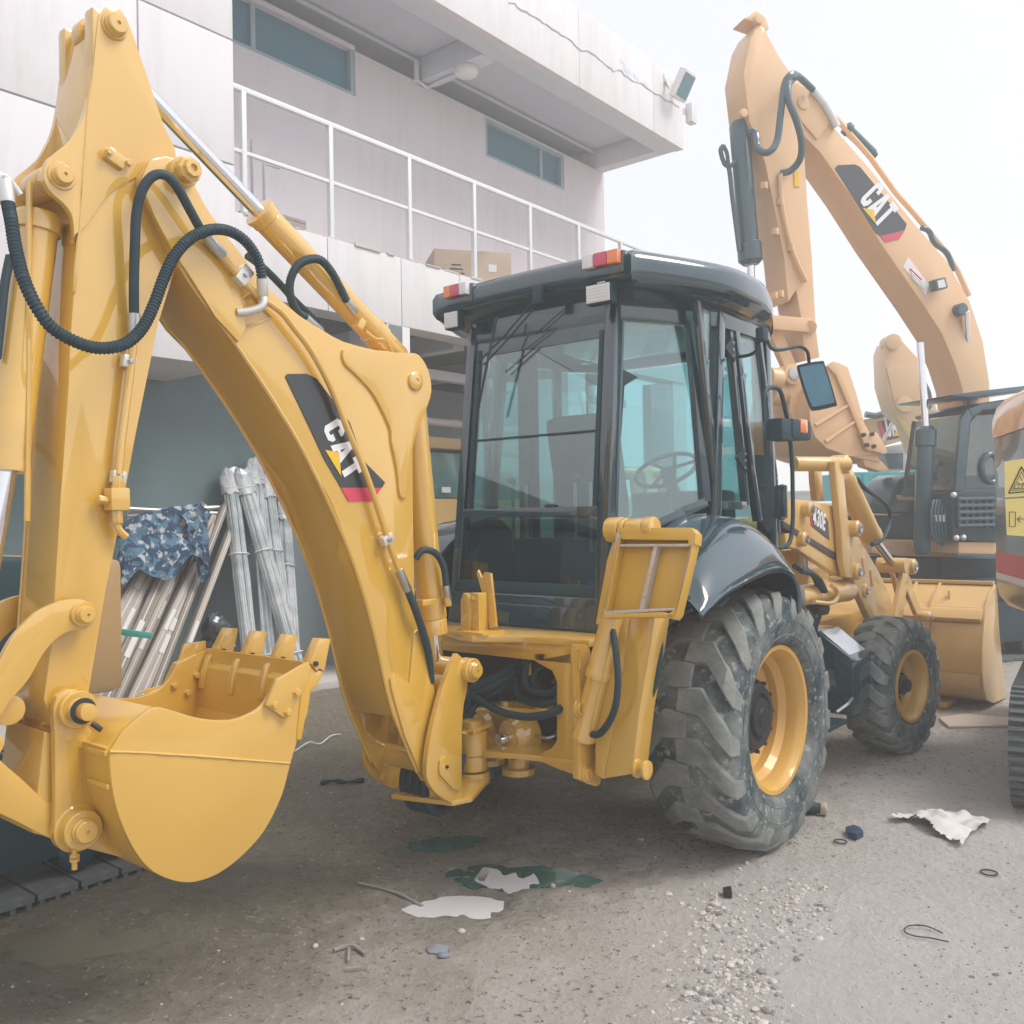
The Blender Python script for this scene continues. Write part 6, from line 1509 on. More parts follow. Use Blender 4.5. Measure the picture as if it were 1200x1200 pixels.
# ================================================================= NEXT MACHINE ON THE RIGHT (rear end only in view)
nn_ = V((math.sin(YAW), -math.cos(YAW), 0)); nr = _r0.copy()
nn_ = (nn_ * .96 - nr * .28).normalized(); nr = V((0, 0, 1)).cross(nn_).normalized()
o0 = cw(3.13, 5.55)
nx_ = empty('neighbouring_excavator', V((o0.x, o0.y, 0)) + nr * .8, 'rear end of an excavator with yellow warning stickers at the right edge of the photo', 'excavator', 'excavators standing in the yard')
PN = Pl(o0, nn_); PN.n = nn_
def cwt(name, z0, z1, mt, par, grow=0.0, r=.16, top=0, bot=0):
    rings = []
    lv_ = [(z0 + bot, 0)] if not bot else [(z0, .16), (z0 + .04, .07), (z0 + .11, .015), (z0 + .2, 0)]
    lv_ += [(z1, 0)] if not top else [(z1 - .18, 0), (z1 - .08, .03), (z1 - .02, .09), (z1, .2)]
    for z, ins in lv_:
        g = grow - ins; pts = []
        for cx_, cy_, a0 in ((0, 0, 180), (1.9, 0, 270), (1.9, 1.2, 0), (0, 1.2, 90)):
            for k in range(7):
                a = R(a0 + k * 15); ox, oy = (r if cx_ == 0 else -r), (r if cy_ == 0 else -r)
                pts.append(o0 + nr * (cx_ + ox + math.cos(a) * (r + g)) - nn_ * (cy_ + oy + math.sin(a) * (r + g)) + V((0, 0, z)))
        rings.append(pts)
    return MB().loft(rings).build(name, mt, par, 0, ang=50)
zc = [PN.at(1180, v).z for v in (736, 692, 683, 655, 500, 442)]
zc = [max(.5, q) for q in zc]
M['orange_cap'] = pm('faded_orange_paint', (.78, .42, .20), .35, coat=.7)
M['slate'] = pm('slate_blue_paint', (.045, .11, .14), .35, coat=.6)
cw0 = cwt('counterweight', zc[1] - 0, zc[4], M['slate'], nx_, top=0)
cwt('lower_skirt', zc[0], zc[1], M['slate'], cw0, grow=.0, bot=.01)
cwt('white_band', zc[1] + .002, zc[2], M['label_white'], cw0, grow=.003)
cwt('red_band', zc[2] + .002, zc[3], M['dec_red'], cw0, grow=.003)
cwt('top_cover', zc[4] + .002, zc[5], M['orange_cap'], nx_, grow=.012, top=1)
M['sticker'] = pm('yellow_sticker', (.86, .70, .22), .45, var=.03)
s1 = MB().prism(PN.pts([(1177, 541), (1222, 534), (1222, 580), (1178, 583)], .006), -nn_ * .004).build('warning_sticker', M['sticker'], cw0, 0)
s2 = MB().prism(PN.pts([(1178, 585), (1222, 582), (1222, 630), (1180, 627)], .006), -nn_ * .004).build('warning_sticker', M['sticker'], cw0, 0)
def ink(pts, par, w_=.0035, cl=False): 
    P_ = PN.pts(pts, .008); P_ = P_ + ([P_[0]] if cl else [])
    mb = MB()
    for a, b_ in zip(P_, P_[1:]): mb.beam(a, b_, w_, .003, up=nn_)
    return mb.build('print', M['ink'], par, 0)
for s_ in (s1, s2): pass
ink([(1182, 578), (1197, 547), (1212, 575)], s1, .007, True); ink([(1186, 575), (1197, 553), (1208, 573)], s1, .002, True)
ink([(1192, 565), (1196, 568), (1200, 566), (1197, 572)], s1, .004); ink([(1188, 573), (1206, 572)], s1, .003); ink([(1195, 558), (1198, 563)], s1, .003)
ink([(1189, 568), (1194, 568), (1194, 572), (1189, 572)], s1, .002, True)
ink([(1183, 600), (1190, 600), (1190, 617), (1183, 617)], s2, .003, True); ink([(1192, 608.5), (1212, 607)], s2, .004); ink([(1196, 605), (1192, 608.5), (1196, 612)], s2, .004)
MB().box(o0 + nr * 1.0 - nn_ * .8 + V((0, 0, .80)), (1.3, .9, .36), (nr, -nn_, V((0, 0, 1)))).build('swing_base', M['black_satin'], nx_, .05)
g0 = gp(1187, 941); dty = V((-.25, .97, 0)).normalized(); nty = V((-.97, -.25, 0)).normalized()
dty = (g0 - V((CAM.x, CAM.y, g0.z))).normalized(); dty.z = 0; a_ = R(-4); dty = V((dty.x * math.cos(a_) - dty.y * math.sin(a_), dty.x * math.sin(a_) + dty.y * math.cos(a_), 0)).normalized(); nty = V((-dty.y, dty.x, 0))
track('crawler_track', nx_, V((g0.x, g0.y, .0)) + dty * 1.3, dty, nty, 3.2, .66, .45, M['track'], pitch=.155)

# ================================================================= MACHINE ON THE LEFT (behind the digging arm)
lx = empty('tracked_excavator', (-1.6, -3.0, 0), 'low tracked excavator behind the digging bucket at the left edge, black side and tan rear', 'excavator', 'excavators standing in the yard')
track('crawler_track', lx, (-1.16, -3.75, .012), (0, 1, 0), (1, 0, 0), 4.0, .62, .42, M['track'])
MB().box((-1.42, -3.7, .33), (.10, 3.3, .42)).build('track_cover', M['grease'], lx, .03)
M['tan'] = pm('tan_paint', (.52, .34, .16), .5, coat=.3)
MB().box((-2.4, -2.14, 1.16), (1.6, .32, .70)).build('counterweight', M['tan'], lx, .05)
bd = MB().box((-2.35, -3.4, 1.2), (1.45, 2.1, .66)).build('body', M['black_satin'], lx, .03)
v_ = MB().box((-1.62, -3.2, 1.25), (.02, .14, .30)).build('vent', M['slate'], bd, .02)
for k in range(4): MB().box((-1.606, -3.245 + k * .03, 1.25), (.012, .01, .24)).build('slat', M['grease'], v_, 0)
MB().box((-2.3, -3.75, 1.85), (1.3, 1.3, .62)).build('cab_window', M['slate'], lx, .05)
MB().box((-2.3, -3.75, 2.2), (1.36, 1.4, .08)).build('cab_roof', M['black_satin'], lx, .03)

# ================================================================= MACHINE INSIDE THE OPEN BAY
XI = -5.1; PI_ = X(XI)
by = empty('loader_in_bay', (XI - .8, PI_.at(600, 600).y, 0), 'yellow machine with a tan roof parked inside the workshop bay, between arm and cab', 'loader')
zi = [PI_.at(510, v).z for v in (640, 584, 578, 530, 526, 513)]
ya, yb_ = PI_.at(470, 600).y, PI_.at(640, 600).y
MB().box((XI - .75, (ya + yb_) / 2, (zi[1] + .55) / 2), (1.5, yb_ - ya, zi[1] - .55)).build('body', M['yellow_matt'], by, .05)
MB().box((XI - .7, (ya + yb_) / 2, (zi[1] + zi[3]) / 2 + .01), (1.35, yb_ - ya - .1, zi[3] - zi[1])).build('cab_window', pm('green_tinted_glass', (.07, .20, .20), .15, coat=1), by, .02)
MB().box((XI - .7, (ya + yb_) / 2, (zi[4] + zi[5]) / 2), (1.6, yb_ - ya + .1, zi[5] - zi[4])).build('roof_beam', M['tan'], by, .02)
q = PI_.at(503, 603, .01); MB().cyl(q, q + V((.03, 0, 0)), .09).build('reflector', M['dec_red'], by, .004)
q = PI_.at(522, 574, .01); MB().box(q + V((.012, 0, 0)), (.01, .16, .07)).build('number_plate', M['label_white'], by, 0)
for yy_ in (ya + .5, yb_ - .5): MB().lathe((XI - .1, yy_, .47), (1, 0, 0), [(.2, 0), (.44, 0), (.44, .02), (.42, .04), (.2, .05), (.05, .02)], 36).build('wheel', M['tyre'], by, 0)

# ================================================================= MATERIALS LEANING IN THE RECESS
zb_ = zz(130, 500, 4)
M['carton_long'] = pm('long_grey_beige_carton', (.47, .42, .37), .7, var=.12, dirt=(.34, .30, .27), dirt_amt=.35, dirt_scale=5)
M['carton_dull'] = pm('dull_brown_carton', (.30, .26, .22), .75, var=.15, dirt=(.2, .18, .17), dirt_amt=.4, dirt_scale=5)
M['carton_edge'] = pm('white_tape_on_carton', (.66, .64, .61), .5, var=.08)
rnd = random.Random(11)
Lc_ = []
wh = ['at the far left of the row', 'second from the left', 'third from the left', 'with a torn label', 'under the hanging sleeve', 'in the middle of the row', 'with white tape at its foot', 'wrapped in clear film', 'next to the wrapped one', 'third from the right', 'second from the right', 'at the right end against the white tubes']
for i in range(21):
    t_ = i / 11 if i < 12 else (i - 11.6) / 9.5; back = i >= 12
    tp_ = X(-4.98 + .02 * (i % 3)).at(172 + t_ * 100, 618 - t_ * 20 + (i % 3) * 3)
    bt_ = X(-4.30 - .03 * (i % 2)).at(28 + t_ * 150, 868 - t_ * 8)
    bt_.z = max(.05, bt_.z)
    d_ = (tp_ - bt_).normalized(); side = V((0, 1, 0)); side = (side - d_ * side.dot(d_)).normalized(); nn2 = d_.cross(side)
    o = empty('long_carton', bt_, 'thin long carton in the back row of the leaning cartons' if back else 'long grey-beige carton leaning in the recess, ' + wh[i], 'carton', 'back row of leaning cartons' if back else 'long cartons leaning against the recess wall')
    w_, h_ = rnd.uniform(.05, .10), rnd.uniform(.04, .10)
    if back: tp_ = tp_ + V((-.07, 0, .03)); bt_ = bt_ + V((-.14, .03, 0))
    tp_ = tp_ + V((rnd.uniform(0, .05), rnd.uniform(-.04, .04), rnd.uniform(-.12, .10))); bt_ = bt_ + V((rnd.uniform(-.05, .10), rnd.uniform(-.05, .05), 0)); d_ = (tp_ - bt_).normalized()
    MB().box((tp_ + bt_) / 2, (w_, (tp_ - bt_).length, h_), (side, d_, nn2)).build('carton', M['carton_long'] if i % 4 != 2 else M['carton_dull'], o, .006)
    MB().box((tp_ + bt_) / 2 + nn2 * (h_ / 2 + .002) * (1 if nn2.x > 0 else -1), (w_ * .14, (tp_ - bt_).length * .995, .003), (side, d_, nn2)).build('tape', M['carton_edge'], o, 0)
    for k in range(1 if i % 3 else 2):
        c_ = bt_.lerp(tp_, rnd.uniform(.3, .75)) + nn2 * (h_ / 2 + .005) * (1 if nn2.x > 0 else -1)
        MB().box(c_, (w_ * .55, rnd.uniform(.12, .24), .003), (side, d_, nn2)).build('shipping_label', M['label_white'], o, 0)
def filmmat():
    mt, n, l, b = nodes('wrapped_white_tube'); b.inputs['Roughness'].default_value = .3
    b.inputs['Coat Weight'].default_value = 1; b.inputs['Coat Roughness'].default_value = .15
    t = tex(n, l, 'Noise', 14, 6, rough=.7, stretch=(1, 1, .25)); c = mix(n, l, ramp(n, l, t.outputs['Fac'], .35, .65), (.36, .42, .44), (.72, .73, .74))
    l.new(c, b.inputs['Base Color']); t3 = tex(n, l, 'Noise', 30, 4, stretch=(1, 1, .3)); bump(n, l, b, t3.outputs['Fac'], .8, .012); return mt
M['film'] = filmmat()
def bundle(t, b_, wt, wb, n, lab, xd_=(-5.0, -4.45)):
    T, B = X(xd_[0]).at(*t), X(xd_[1]).at(*b_); B.z = max(B.z, .06); d_ = (T - B).normalized()
    o = empty('tube_bundle', B, lab, 'tube bundle', 'bundles of wrapped white tubes')
    sd = V((0, 1, 0)); sd = (sd - d_ * sd.dot(d_)).normalized(); fd = d_.cross(sd)
    if fd.x < 0: fd = -fd
    for k in range(n):
        a = k * 2.4; r_ = math.sqrt((k + .5) / n)
        o1 = sd * math.cos(a) * r_ + fd * math.sin(a) * r_ * .6
        L_ = [B.lerp(T, q) + o1 * (wb * (1 - q) + wt * q) * .5 + sd * rnd.uniform(-.006, .006) for q in (0, .25, .5, .75, 1)]
        L_[-1] = L_[-1] + d_ * rnd.uniform(-.05, .05)
        MB().tube(L_, .019, 6).build('tube', M['film'], o, 0)
    for q in (.93, .62, .12):
        c_ = B.lerp(T, q); w_ = (wb * (1 - q) + wt * q) * .5 + .022
        L_ = [c_ + sd * math.cos(a) * w_ + fd * math.sin(a) * w_ * .65 for a in [k * math.tau / 20 for k in range(21)]]
        MB().tube(L_, .007, 6).build('tie', M['rail'], o, 0)
    # crumpled film end over the top
    rg = []
    for q, s_ in ((.9, 1.02), (.94, 1.1), (.98, 1.05), (1.0, 1.08), (1.025, .85)):
        c_ = B.lerp(T, q); w_ = (wb * (1 - q) + wt * q) * .5 * s_ + .02
        rg.append([c_ + (sd * math.cos(a) + fd * math.sin(a) * .65) * (w_ * rnd.uniform(.86, 1.14)) + d_ * rnd.uniform(-.02, .02) for a in [k * math.tau / 18 for k in range(18)]])
    MB().loft(rg).build('film_wrap', M['film'], o, 0, ang=20)
bundle((298, 545), (318, 800), .14, .16, 12, 'tallest bundle of wrapped white tubes, standing behind the others')
bundle((270, 556), (298, 815), .17, .17, 16, 'bundle of wrapped white tubes on the left, beside the long cartons', (-4.98, -4.40))
bundle((284, 556), (352, 795), .16, .17, 16, 'slanting bundle of wrapped white tubes crossing in front of the others', (-4.92, -4.30))
bundle((312, 562), (340, 790), .13, .15, 10, 'slim bundle of wrapped white tubes between the slanting one and the wall')
bundle((332, 590), (344, 790), .12, .15, 9, 'rightmost and shortest bundle of wrapped white tubes, by the blue wall')
# pipes lying across the top of the cartons
for k in range(4):
    a, b_ = X(-5.02 + .02 * k).at(148, 608 - k * 4), X(-5.02 + .02 * k).at(262, 594 + (k % 2) * 8)
    tag(MB().tube([a, b_], .02, 8).build('grey_pipe', M['zinc'], None, 0), ['lowest grey pipe lying across the tops of the long cartons', 'thin grey pipe above the lowest one on the long cartons', 'grey pipe resting third up on the long cartons', 'topmost grey pipe behind the camouflage cloth'][k], 'pipe', 'grey pipes lying across the cartons')
# camouflage cloth
def camo():
    mt, n, l, b = nodes('camouflage_cloth'); b.inputs['Roughness'].default_value = .9
    t2 = tex(n, l, 'Noise', 9, 3)
    c = mix(n, l, ramp(n, l, t2.outputs['Fac'], .50, .53), (.02, .06, .12), (.09, .19, .27))
    t4 = tex(n, l, 'Noise', 12, 4); c = mix(n, l, ramp(n, l, t4.outputs['Fac'], .57, .60), c, (.45, .50, .52))
    t5 = tex(n, l, 'Noise', 19, 2); c = mix(n, l, ramp(n, l, t5.outputs['Fac'], .66, .69), c, (.36, .30, .2))
    l.new(c, b.inputs['Base Color']); return mt
M['camo'] = camo()
def cloth(name, poly_top, poly_bot, x0, x1, mt, lab, cat, amp=.05, nx_n=26, ny_n=16):
    tops, bots = cr(poly_top, 8), cr(poly_bot, 8)
    rows = []
    for j in range(ny_n + 1):
        q = j / ny_n; row = []
        for i in range(nx_n + 1):
            s_ = i / nx_n; a = tops[int(s_ * (len(tops) - 1))]; b_ = bots[int(s_ * (len(bots) - 1))]
            u_, v_ = a[0] + (b_[0] - a[0]) * q, a[1] + (b_[1] - a[1]) * q
            p = X(x0 + (x1 - x0) * q).at(u_, v_)
            nz_ = 1.3 * noise.noise(V((s_ * 6, q * 2.5, 3))) + .8 * noise.noise(V((s_ * 15, q * 6, 8)))
            row.append(p + V((abs(nz_) * amp * 1.6 + .03, 0, nz_ * amp * .3)))
        rows.append(row)
    mb = MB().loft(rows, closed=False)
    mb.loft([[p - V((.012, 0, 0)) for p in r_] for r_ in rows], closed=False)
    return tag(mb.build(name, mt, None, 0, ang=70), lab, cat)
cloth('camouflage_cloth', [(134, 632), (150, 608), (180, 598), (215, 592), (232, 590), (242, 604)], [(140, 690), (158, 668), (178, 676), (198, 678), (222, 650), (240, 668)], -4.78, -4.58, M['camo'], 'crumpled blue camouflage cloth thrown over the long cartons', 'cloth')
cloth('camouflage_cloth', [(210, 600), (228, 598), (240, 602)], [(228, 668), (234, 682), (243, 674)], -4.70, -4.56, M['camo'], 'narrow sleeve of camouflage cloth hanging over the cartons on the right', 'cloth', nx_n=10)
M['bin_bag'] = pm('black_plastic_bag', (.05, .06, .07), .25, coat=.6, var=.4, dirt_scale=12)
mb = MB()
for px, r_ in (((258, 762), .17), ((262, 792), .2), ((252, 735), .12)):
    c_ = X(-4.62).at(*px); n0 = len(mb.v); mb.ball(c_, r_, 12)
    mb.v[n0:] = [tuple(c_ + (V(p) - c_) * (1 + .35 * noise.noise(V(p) * 9) + .2 * noise.noise(V(p) * 21))) for p in mb.v[n0:]]
tag(mb.build('rubbish_bag', M['bin_bag'], None, 0, ang=15), 'crumpled black plastic rubbish bag between cartons and tube bundles', 'bag')
M['teal'] = pm('teal_plastic', (.10, .50, .44), .4)
a, b_ = X(-1.9).at(112, 737), X(-1.7).at(178, 745)
tag(MB().beam(a, b_, .012, .035).build('teal_strap', M['teal'], None, .002), 'stiff teal plastic strap sticking out behind the digging arm', 'strap')

# ================================================================= FAR MACHINES AND YARD BEYOND
PFa = Pl(cw(6, 15.5), (math.sin(YAW), -math.cos(YAW), 0)); fn = PFa.n
def fpl(name, poly, off, t, mt, par=None, b=.01): return MB().prism(PFa.pts(poly, off), -fn * t).build(name, mt, par, b)
f2 = empty('distant_excavator', cw(7.0, 15.7), 'pale excavator arm rising behind the chrome cylinder of the large excavator', 'excavator', 'excavators standing in the yard')
ar = fpl('boom', e9((655, 240), (668, 200), (700, 183), (722, 195), (785, 265), (830, 380), (880, 520), (900, 760), (860, 760), (780, 620), (745, 520), (690, 470), (660, 370)), 0, .5, Pm, f2, .02)
fpl('boom_face', e9((690, 470), (745, 520), (800, 650), (870, 760), (780, 660), (740, 560)), .02, .02, M['yellow_matt'], ar)
fpl('boom_cheek', e9((663, 300), (720, 290), (790, 300), (760, 480), (700, 470)), .03, .03, Pm, ar)
for q in ((692, 200), (735, 445)):
    p = PFa.at(*e9(q)[0], .1); MB().cyl(p - fn * .3, p, .13).build('pin', Pm, ar, .01)
MB().tube(crv([PFa.at(*e9(q)[0], .1) for q in ((810, 360), (830, 400), (835, 450), (820, 470))], 4), .03, 8).build('hose', M['cyl'], ar, 0)
MB().box(PFa.at(*e9((830, 830))[0], -.8), (2.6, 1.4, .9), (_r0, -fn, V((0, 0, 1)))).build('engine_housing', M['slate'], f2, .05)
MB().box(cw(7.0, 16.6, .45), (3.4, 1.8, .8), (_r0, -fn, V((0, 0, 1)))).build('undercarriage', M['black_satin'], f2, .1)
f3 = empty('distant_excavator', cw(6.3, 17.5), 'far excavator whose boom carries a black name panel, behind the raised bucket teeth', 'excavator', 'excavators standing in the yard')
PFb = Pl(cw(6, 17), (math.sin(YAW), -math.cos(YAW), 0))
def gpl(name, poly, off, t, mt, par, b=.01): return MB().prism(PFb.pts(poly, off), -fn * t).build(name, mt, par, b)
ar = gpl('boom', e9((570, 505), (640, 495), (715, 465), (800, 470), (800, 560), (720, 590), (650, 610), (600, 560)), 0, .5, Pm, f3, .02)
dk = gpl('decal', e9((630, 512), (735, 492), (738, 572), (660, 588)), .012, .02, M['dec_black'], ar, 0)
gpl('decal_band', e9((628, 514), (640, 512), (668, 588), (648, 582)), .02, .02, M['dec_red'], dk, 0)
A, B = PFb.at(*e9((668, 574))[0], .03), PFb.at(*e9((728, 562))[0], .03); xd = (B - A).normalized(); yd = fn.cross(xd); yd = yd if yd.z > 0 else -yd
text('CAT', A, B, yd, .50, M['dec_white'], dk)
gpl('decal_triangle', e9((688, 572), (715, 568), (702, 550)), .05, .01, M['dec_yellow'], dk, 0)
MB().tube([PFb.at(*e9(q)[0], .1) for q in ((580, 485), (620, 492), (690, 472))], .06, 8).build('cylinder', M['cyl'], ar, 0)
cabf = gpl('cab_roof', e9((640, 615), (800, 588), (830, 600), (830, 635), (650, 640)), .3, 1.3, M['gloss_sheet'], f3, .03)
gpl('cab_window', e9((655, 638), (800, 638), (790, 700), (670, 700)), .2, 1.0, M['slate'], f3, .03)
MB().tube(crv([PFb.at(*e9(q)[0], .5) for q in ((650, 590), (690, 510), (705, 480), (728, 485), (735, 520), (737, 720))], 4), .035, 8).build('grab_rail', M['zinc'], f3, 0)
MB().box(cw(7.6, 18.3, 1.0), (3.6, 1.6, 1.4), (_r0, -fn, V((0, 0, 1)))).build('body', M['yellow_matt'], f3, .05)
MB().box(cw(7.6, 18.3, .3), (3.9, 1.9, .6), (_r0, -fn, V((0, 0, 1)))).build('undercarriage', M['black_satin'], f3, .08)
# teal container, tarpaulined pallet and seat-back on the ground behind
M['teal_box'] = pm('teal_container_paint', (.05, .40, .44), .5, var=.12)
c_ = PFa.at(1040, 553, .3)
o = empty('teal_container', V((c_.x, c_.y, 0)), 'teal ribbed container behind the large excavator, under its bucket teeth', 'container')
MB().box(V((c_.x, c_.y, 1.15)) + nr * .3, (2.6, 1.6, 2.3), (_r0, -fn, V((0, 0, 1)))).build('shell', M['teal_box'], o, .03)
for k in range(13): MB().box(V((c_.x, c_.y, 1.15)) + nr * .3 + _r0 * (-1.2 + k * .2) + fn * .815, (.07, .03, 2.2), (_r0, -fn, V((0, 0, 1)))).build('rib', M['teal_box'], o, .006)
for nm, z_, lab in (('yellow_drum_box', .62, 'low pale yellow machine part standing behind the loader arms'),):
    p = PFa.at(995, 598, 2.0); o = MB().box(V((p.x, p.y, 1.25)), (1.5, .8, 1.0), (_r0, -fn, V((0, 0, 1))))
    o.box(V((p.x, p.y, .4)), (1.3, .7, .72), (_r0, -fn, V((0, 0, 1)))); tag(o.build('engine_cover', Pm, None, .05), lab, 'machine part')
p = PFa.at(1000, 572, 1.2)
o = empty('white_truck', V((p.x, p.y, 0)), 'small white truck with dark windows half hidden behind the loader arms', 'truck')
MB().box(V((p.x, p.y, 1.35)), (1.7, 1.5, 1.0), (_r0, -fn, V((0, 0, 1)))).build('cab', M['rail'], o, .12)
MB().box(V((p.x, p.y, 1.55)) + fn * .755, (1.2, .02, .4), (_r0, -fn, V((0, 0, 1)))).build('windscreen', M['slate'], o, .01)
MB().box(V((p.x, p.y, .62)), (1.7, 1.5, .4), (_r0, -fn, V((0, 0, 1)))).build('bumper', M['rail'], o, .04)
for s_ in (-.6, .6): MB().lathe(V((p.x, p.y, .36)) + _r0 * (s_ + .08) - fn * -.3, -_r0, [(.1, 0), (.36, 0), (.36, .18), (.1, .18)], 24).build('wheel', M['tyre'], o, 0)
M['leaf'] = pm('leaf_green', (.06, .11, .045), .6, var=.4, dirt_scale=5)
p = PFa.at(1032, 574, 1.6); root = empty('bush', V((p.x, p.y, 0)), 'small leafy green bush in front of the teal container', 'bush')
mb = MB(); rb = random.Random(4)
for k in range(420):
    a = rb.uniform(0, math.tau); r_ = rb.uniform(.1, .62) ** .8; h_ = rb.uniform(.3, 2.05)
    c_ = V((p.x, p.y, h_)) + V((math.cos(a) * r_, math.sin(a) * r_, 0)) * (1.15 - .3 * abs(h_ - 1.1)); d1 = V((rb.uniform(-1, 1), rb.uniform(-1, 1), rb.uniform(-.6, 1))).normalized(); d2 = d1.orthogonal().normalized()
    s_ = rb.uniform(.06, .11); mb.add([c_ - d1 * s_, c_ + d2 * s_ * .4, c_ + d1 * s_, c_ - d2 * s_ * .4], [(0, 1, 2, 3)])
tag(mb.build('leaves', M['leaf'], root, 0, flat=True), kind='stuff')
for k in range(5): MB().tube([V((p.x, p.y, 0)), V((p.x + rb.uniform(-.4, .4), p.y + rb.uniform(-.4, .4), 1.5))], .02, 5).build('stem', M['wood'], root, 0)
# yard boundary walls (closing the yard all round, the white one added for reflections) and a shed opposite
def wall(name, a, b_, h_, lab, mt):
    a, b_ = V(a), V(b_); d_ = (b_ - a).normalized(); r_ = empty(name, (a + b_) / 2, lab, 'wall')
    MB().beam(a + V((0, 0, h_ / 2)), b_ + V((0, 0, h_ / 2)), .25, h_).build('wall_face', mt, r_, .02)
    MB().beam(a + V((0, 0, h_ + .05)), b_ + V((0, 0, h_ + .05)), .35, .1).build('coping', M['concrete_edge'], r_, .01)
wall('yard_wall', (-30, 30, 0), (24, 30, 0), 2.4, 'plain pale yard wall far behind the machines', M['blue_wall'])
wall('yard_wall', (19, -26, 0), (19, 30, 0), 2.6, 'plain yard wall along the open side facing the workshop', M['pink_wall'])
wall('yard_wall', (-30, -20, 0), (19, -20, 0), 5.5, 'added unseen tall white wall behind the viewer', M['white_wall'])  # never in view; made white and tall to brighten the cab glass reflections

# ================================================================= THINGS ON THE GROUND
M['water'] = pm('puddle_water', (.03, .055, .05), .03, ior=1.6, coat=1, coat_ior=1.6, var=.3)
M['paint'] = pm('spilled_white_slurry', (.78, .76, .76), .15, coat=1, var=.03)
M['green_water'] = pm('teal_tinted_puddle', (.05, .14, .11), .06, coat=1, coat_ior=1.7, var=.5, dirt=(.45, .47, .43), dirt_amt=.45, dirt_scale=5, bumps=.2, bscale=14)  # the cab's teal reflection put into the water colour
def puddle(name, k, gx, lab, mt, lvl, cat='puddle'):
    lvl -= .003
    bx, by_, rx, ry, dp = BAS[k]; z_ = noise.noise(V((bx, by_, 0)) * .35) * .03 + noise.noise(V((bx, by_, 0)) * 1.3 + V((5, 0, 0))) * .014 - dp + lvl
    P_ = [V((bx, by_, z_)) + _r0 * (math.cos(a) * rx * gx * (1 + .1 * math.sin(3 * a))) + V((-_r0.y, _r0.x, 0)) * (math.sin(a) * ry * gx) for a in [t * math.tau / 40 for t in range(40)]]
    return tag(MB().prism(P_, (0, 0, -.03)).build(name, mt, None, 0, flat=True), lab, cat)
puddle('puddle', 0, 1.05, 'dark green puddle below the swing tower, the farthest of the three', M['green_water'], .021)
M['muddy'] = pm('muddy_water', (.17, .15, .10), .06, coat=1, var=.15)
puddle('puddle', 4, 1.1, 'shallow muddy puddle in the left foreground below the digging bucket', M['muddy'], .012)
puddle('puddle', 1, 1.05, 'teal-tinted puddle in front of the machine, beside the white slurry', M['green_water'], .022)
bx, by_, rx, ry, dp = BAS[1]; zp_ = noise.noise(V((bx, by_, 0)) * .35) * .03 + noise.noise(V((bx, by_, 0)) * 1.3 + V((5, 0, 0))) * .014 - dp + .0225
rj = random.Random(9)
L_ = cr([(556, 1030), (566, 1033), (572, 1022), (566, 1016), (584, 1019), (590, 1026), (603, 1023), (612, 1030), (626, 1024), (632, 1034), (620, 1036), (622, 1046), (606, 1043), (596, 1049), (588, 1040), (574, 1041), (568, 1036)], 3, closed=True)
P3 = [Z(zp_).at(a + rj.uniform(-1.5, 1.5), b_ + rj.uniform(-.8, .8)) for a, b_ in L_]
tag(MB().prism(P3, (0, 0, -.004)).build('white_slurry', M['paint'], None, 0, flat=True), 'white slurry along the left edge of the teal-tinted puddle', 'slurry')
puddle('white_slurry', 3, 1.05, 'white slurry patch nearest the viewer, in front of the puddles', M['paint'], .023, 'slurry')
M['sacking'] = pm('dusty_white_sheet', (.62, .59, .57), .8, var=.08, dirt=(.4, .37, .33), dirt_amt=.35, dirt_scale=6)
def sheet(name, px, lab, cat, mt, amp=.03, n=26):
    P3 = [Z(0).at(*q) for q in px]; lo = V((min(p.x for p in P3), min(p.y for p in P3), 0)); hi = V((max(p.x for p in P3), max(p.y for p in P3), 0))
    def inside(x, y):
        c_ = False; k = len(P3)
        for i in range(k):
            a, b_ = P3[i], P3[i - 1]
            if (a.y > y) != (b_.y > y) and x < (b_.x - a.x) * (y - a.y) / (b_.y - a.y) + a.x: c_ = not c_
        return c_
    mb = MB(); idx = {}
    st_ = max(hi.x - lo.x, hi.y - lo.y) / n
    def vid(i, j, top):
        k = (i, j, top)
        if k not in idx:
            x, y = lo.x + i * st_, lo.y + j * st_; q = noise.noise(V((x * 5, y * 5, 1))) + .6 * abs(noise.noise(V((x * 11, y * 11, 4))))
            idx[k] = len(mb.v); mb.v.append((x, y, ground_h(x, y) + .012 + abs(q) * amp * 1.6 + (.003 if top else 0)))
        return idx[k]
    for i in range(n):
        for j in range(n):
            if inside(lo.x + (i + .5) * st_, lo.y + (j + .5) * st_): mb.f.append(tuple(vid(i + a, j + b_, 1) for a, b_ in ((0, 0), (1, 0), (1, 1), (0, 1))))
    return tag(mb.build(name, mt, None, 0, ang=60), lab, cat)
sheet('plastic_sheet', [(1044, 966), (1056, 960), (1078, 962), (1095, 958), (1110, 955), (1135, 962), (1160, 966), (1152, 978), (1138, 980), (1128, 997), (1112, 990), (1098, 985), (1085, 975), (1072, 968), (1055, 970)], 'crumpled whitish plastic sheet lying on the ground at the right', 'sheet', M['sacking'], .05, 34)
P3 = [gp(*q, .02) for q in ((1100, 846), (1130, 843), (1190, 846), (1188, 854), (1150, 856), (1112, 857))]
tag(MB().prism(P3, (0, 0, -.03)).build('cardboard_scrap', M['card2'], None, .002), 'flat pale board scrap on the ground in front of the loader bucket', 'board')
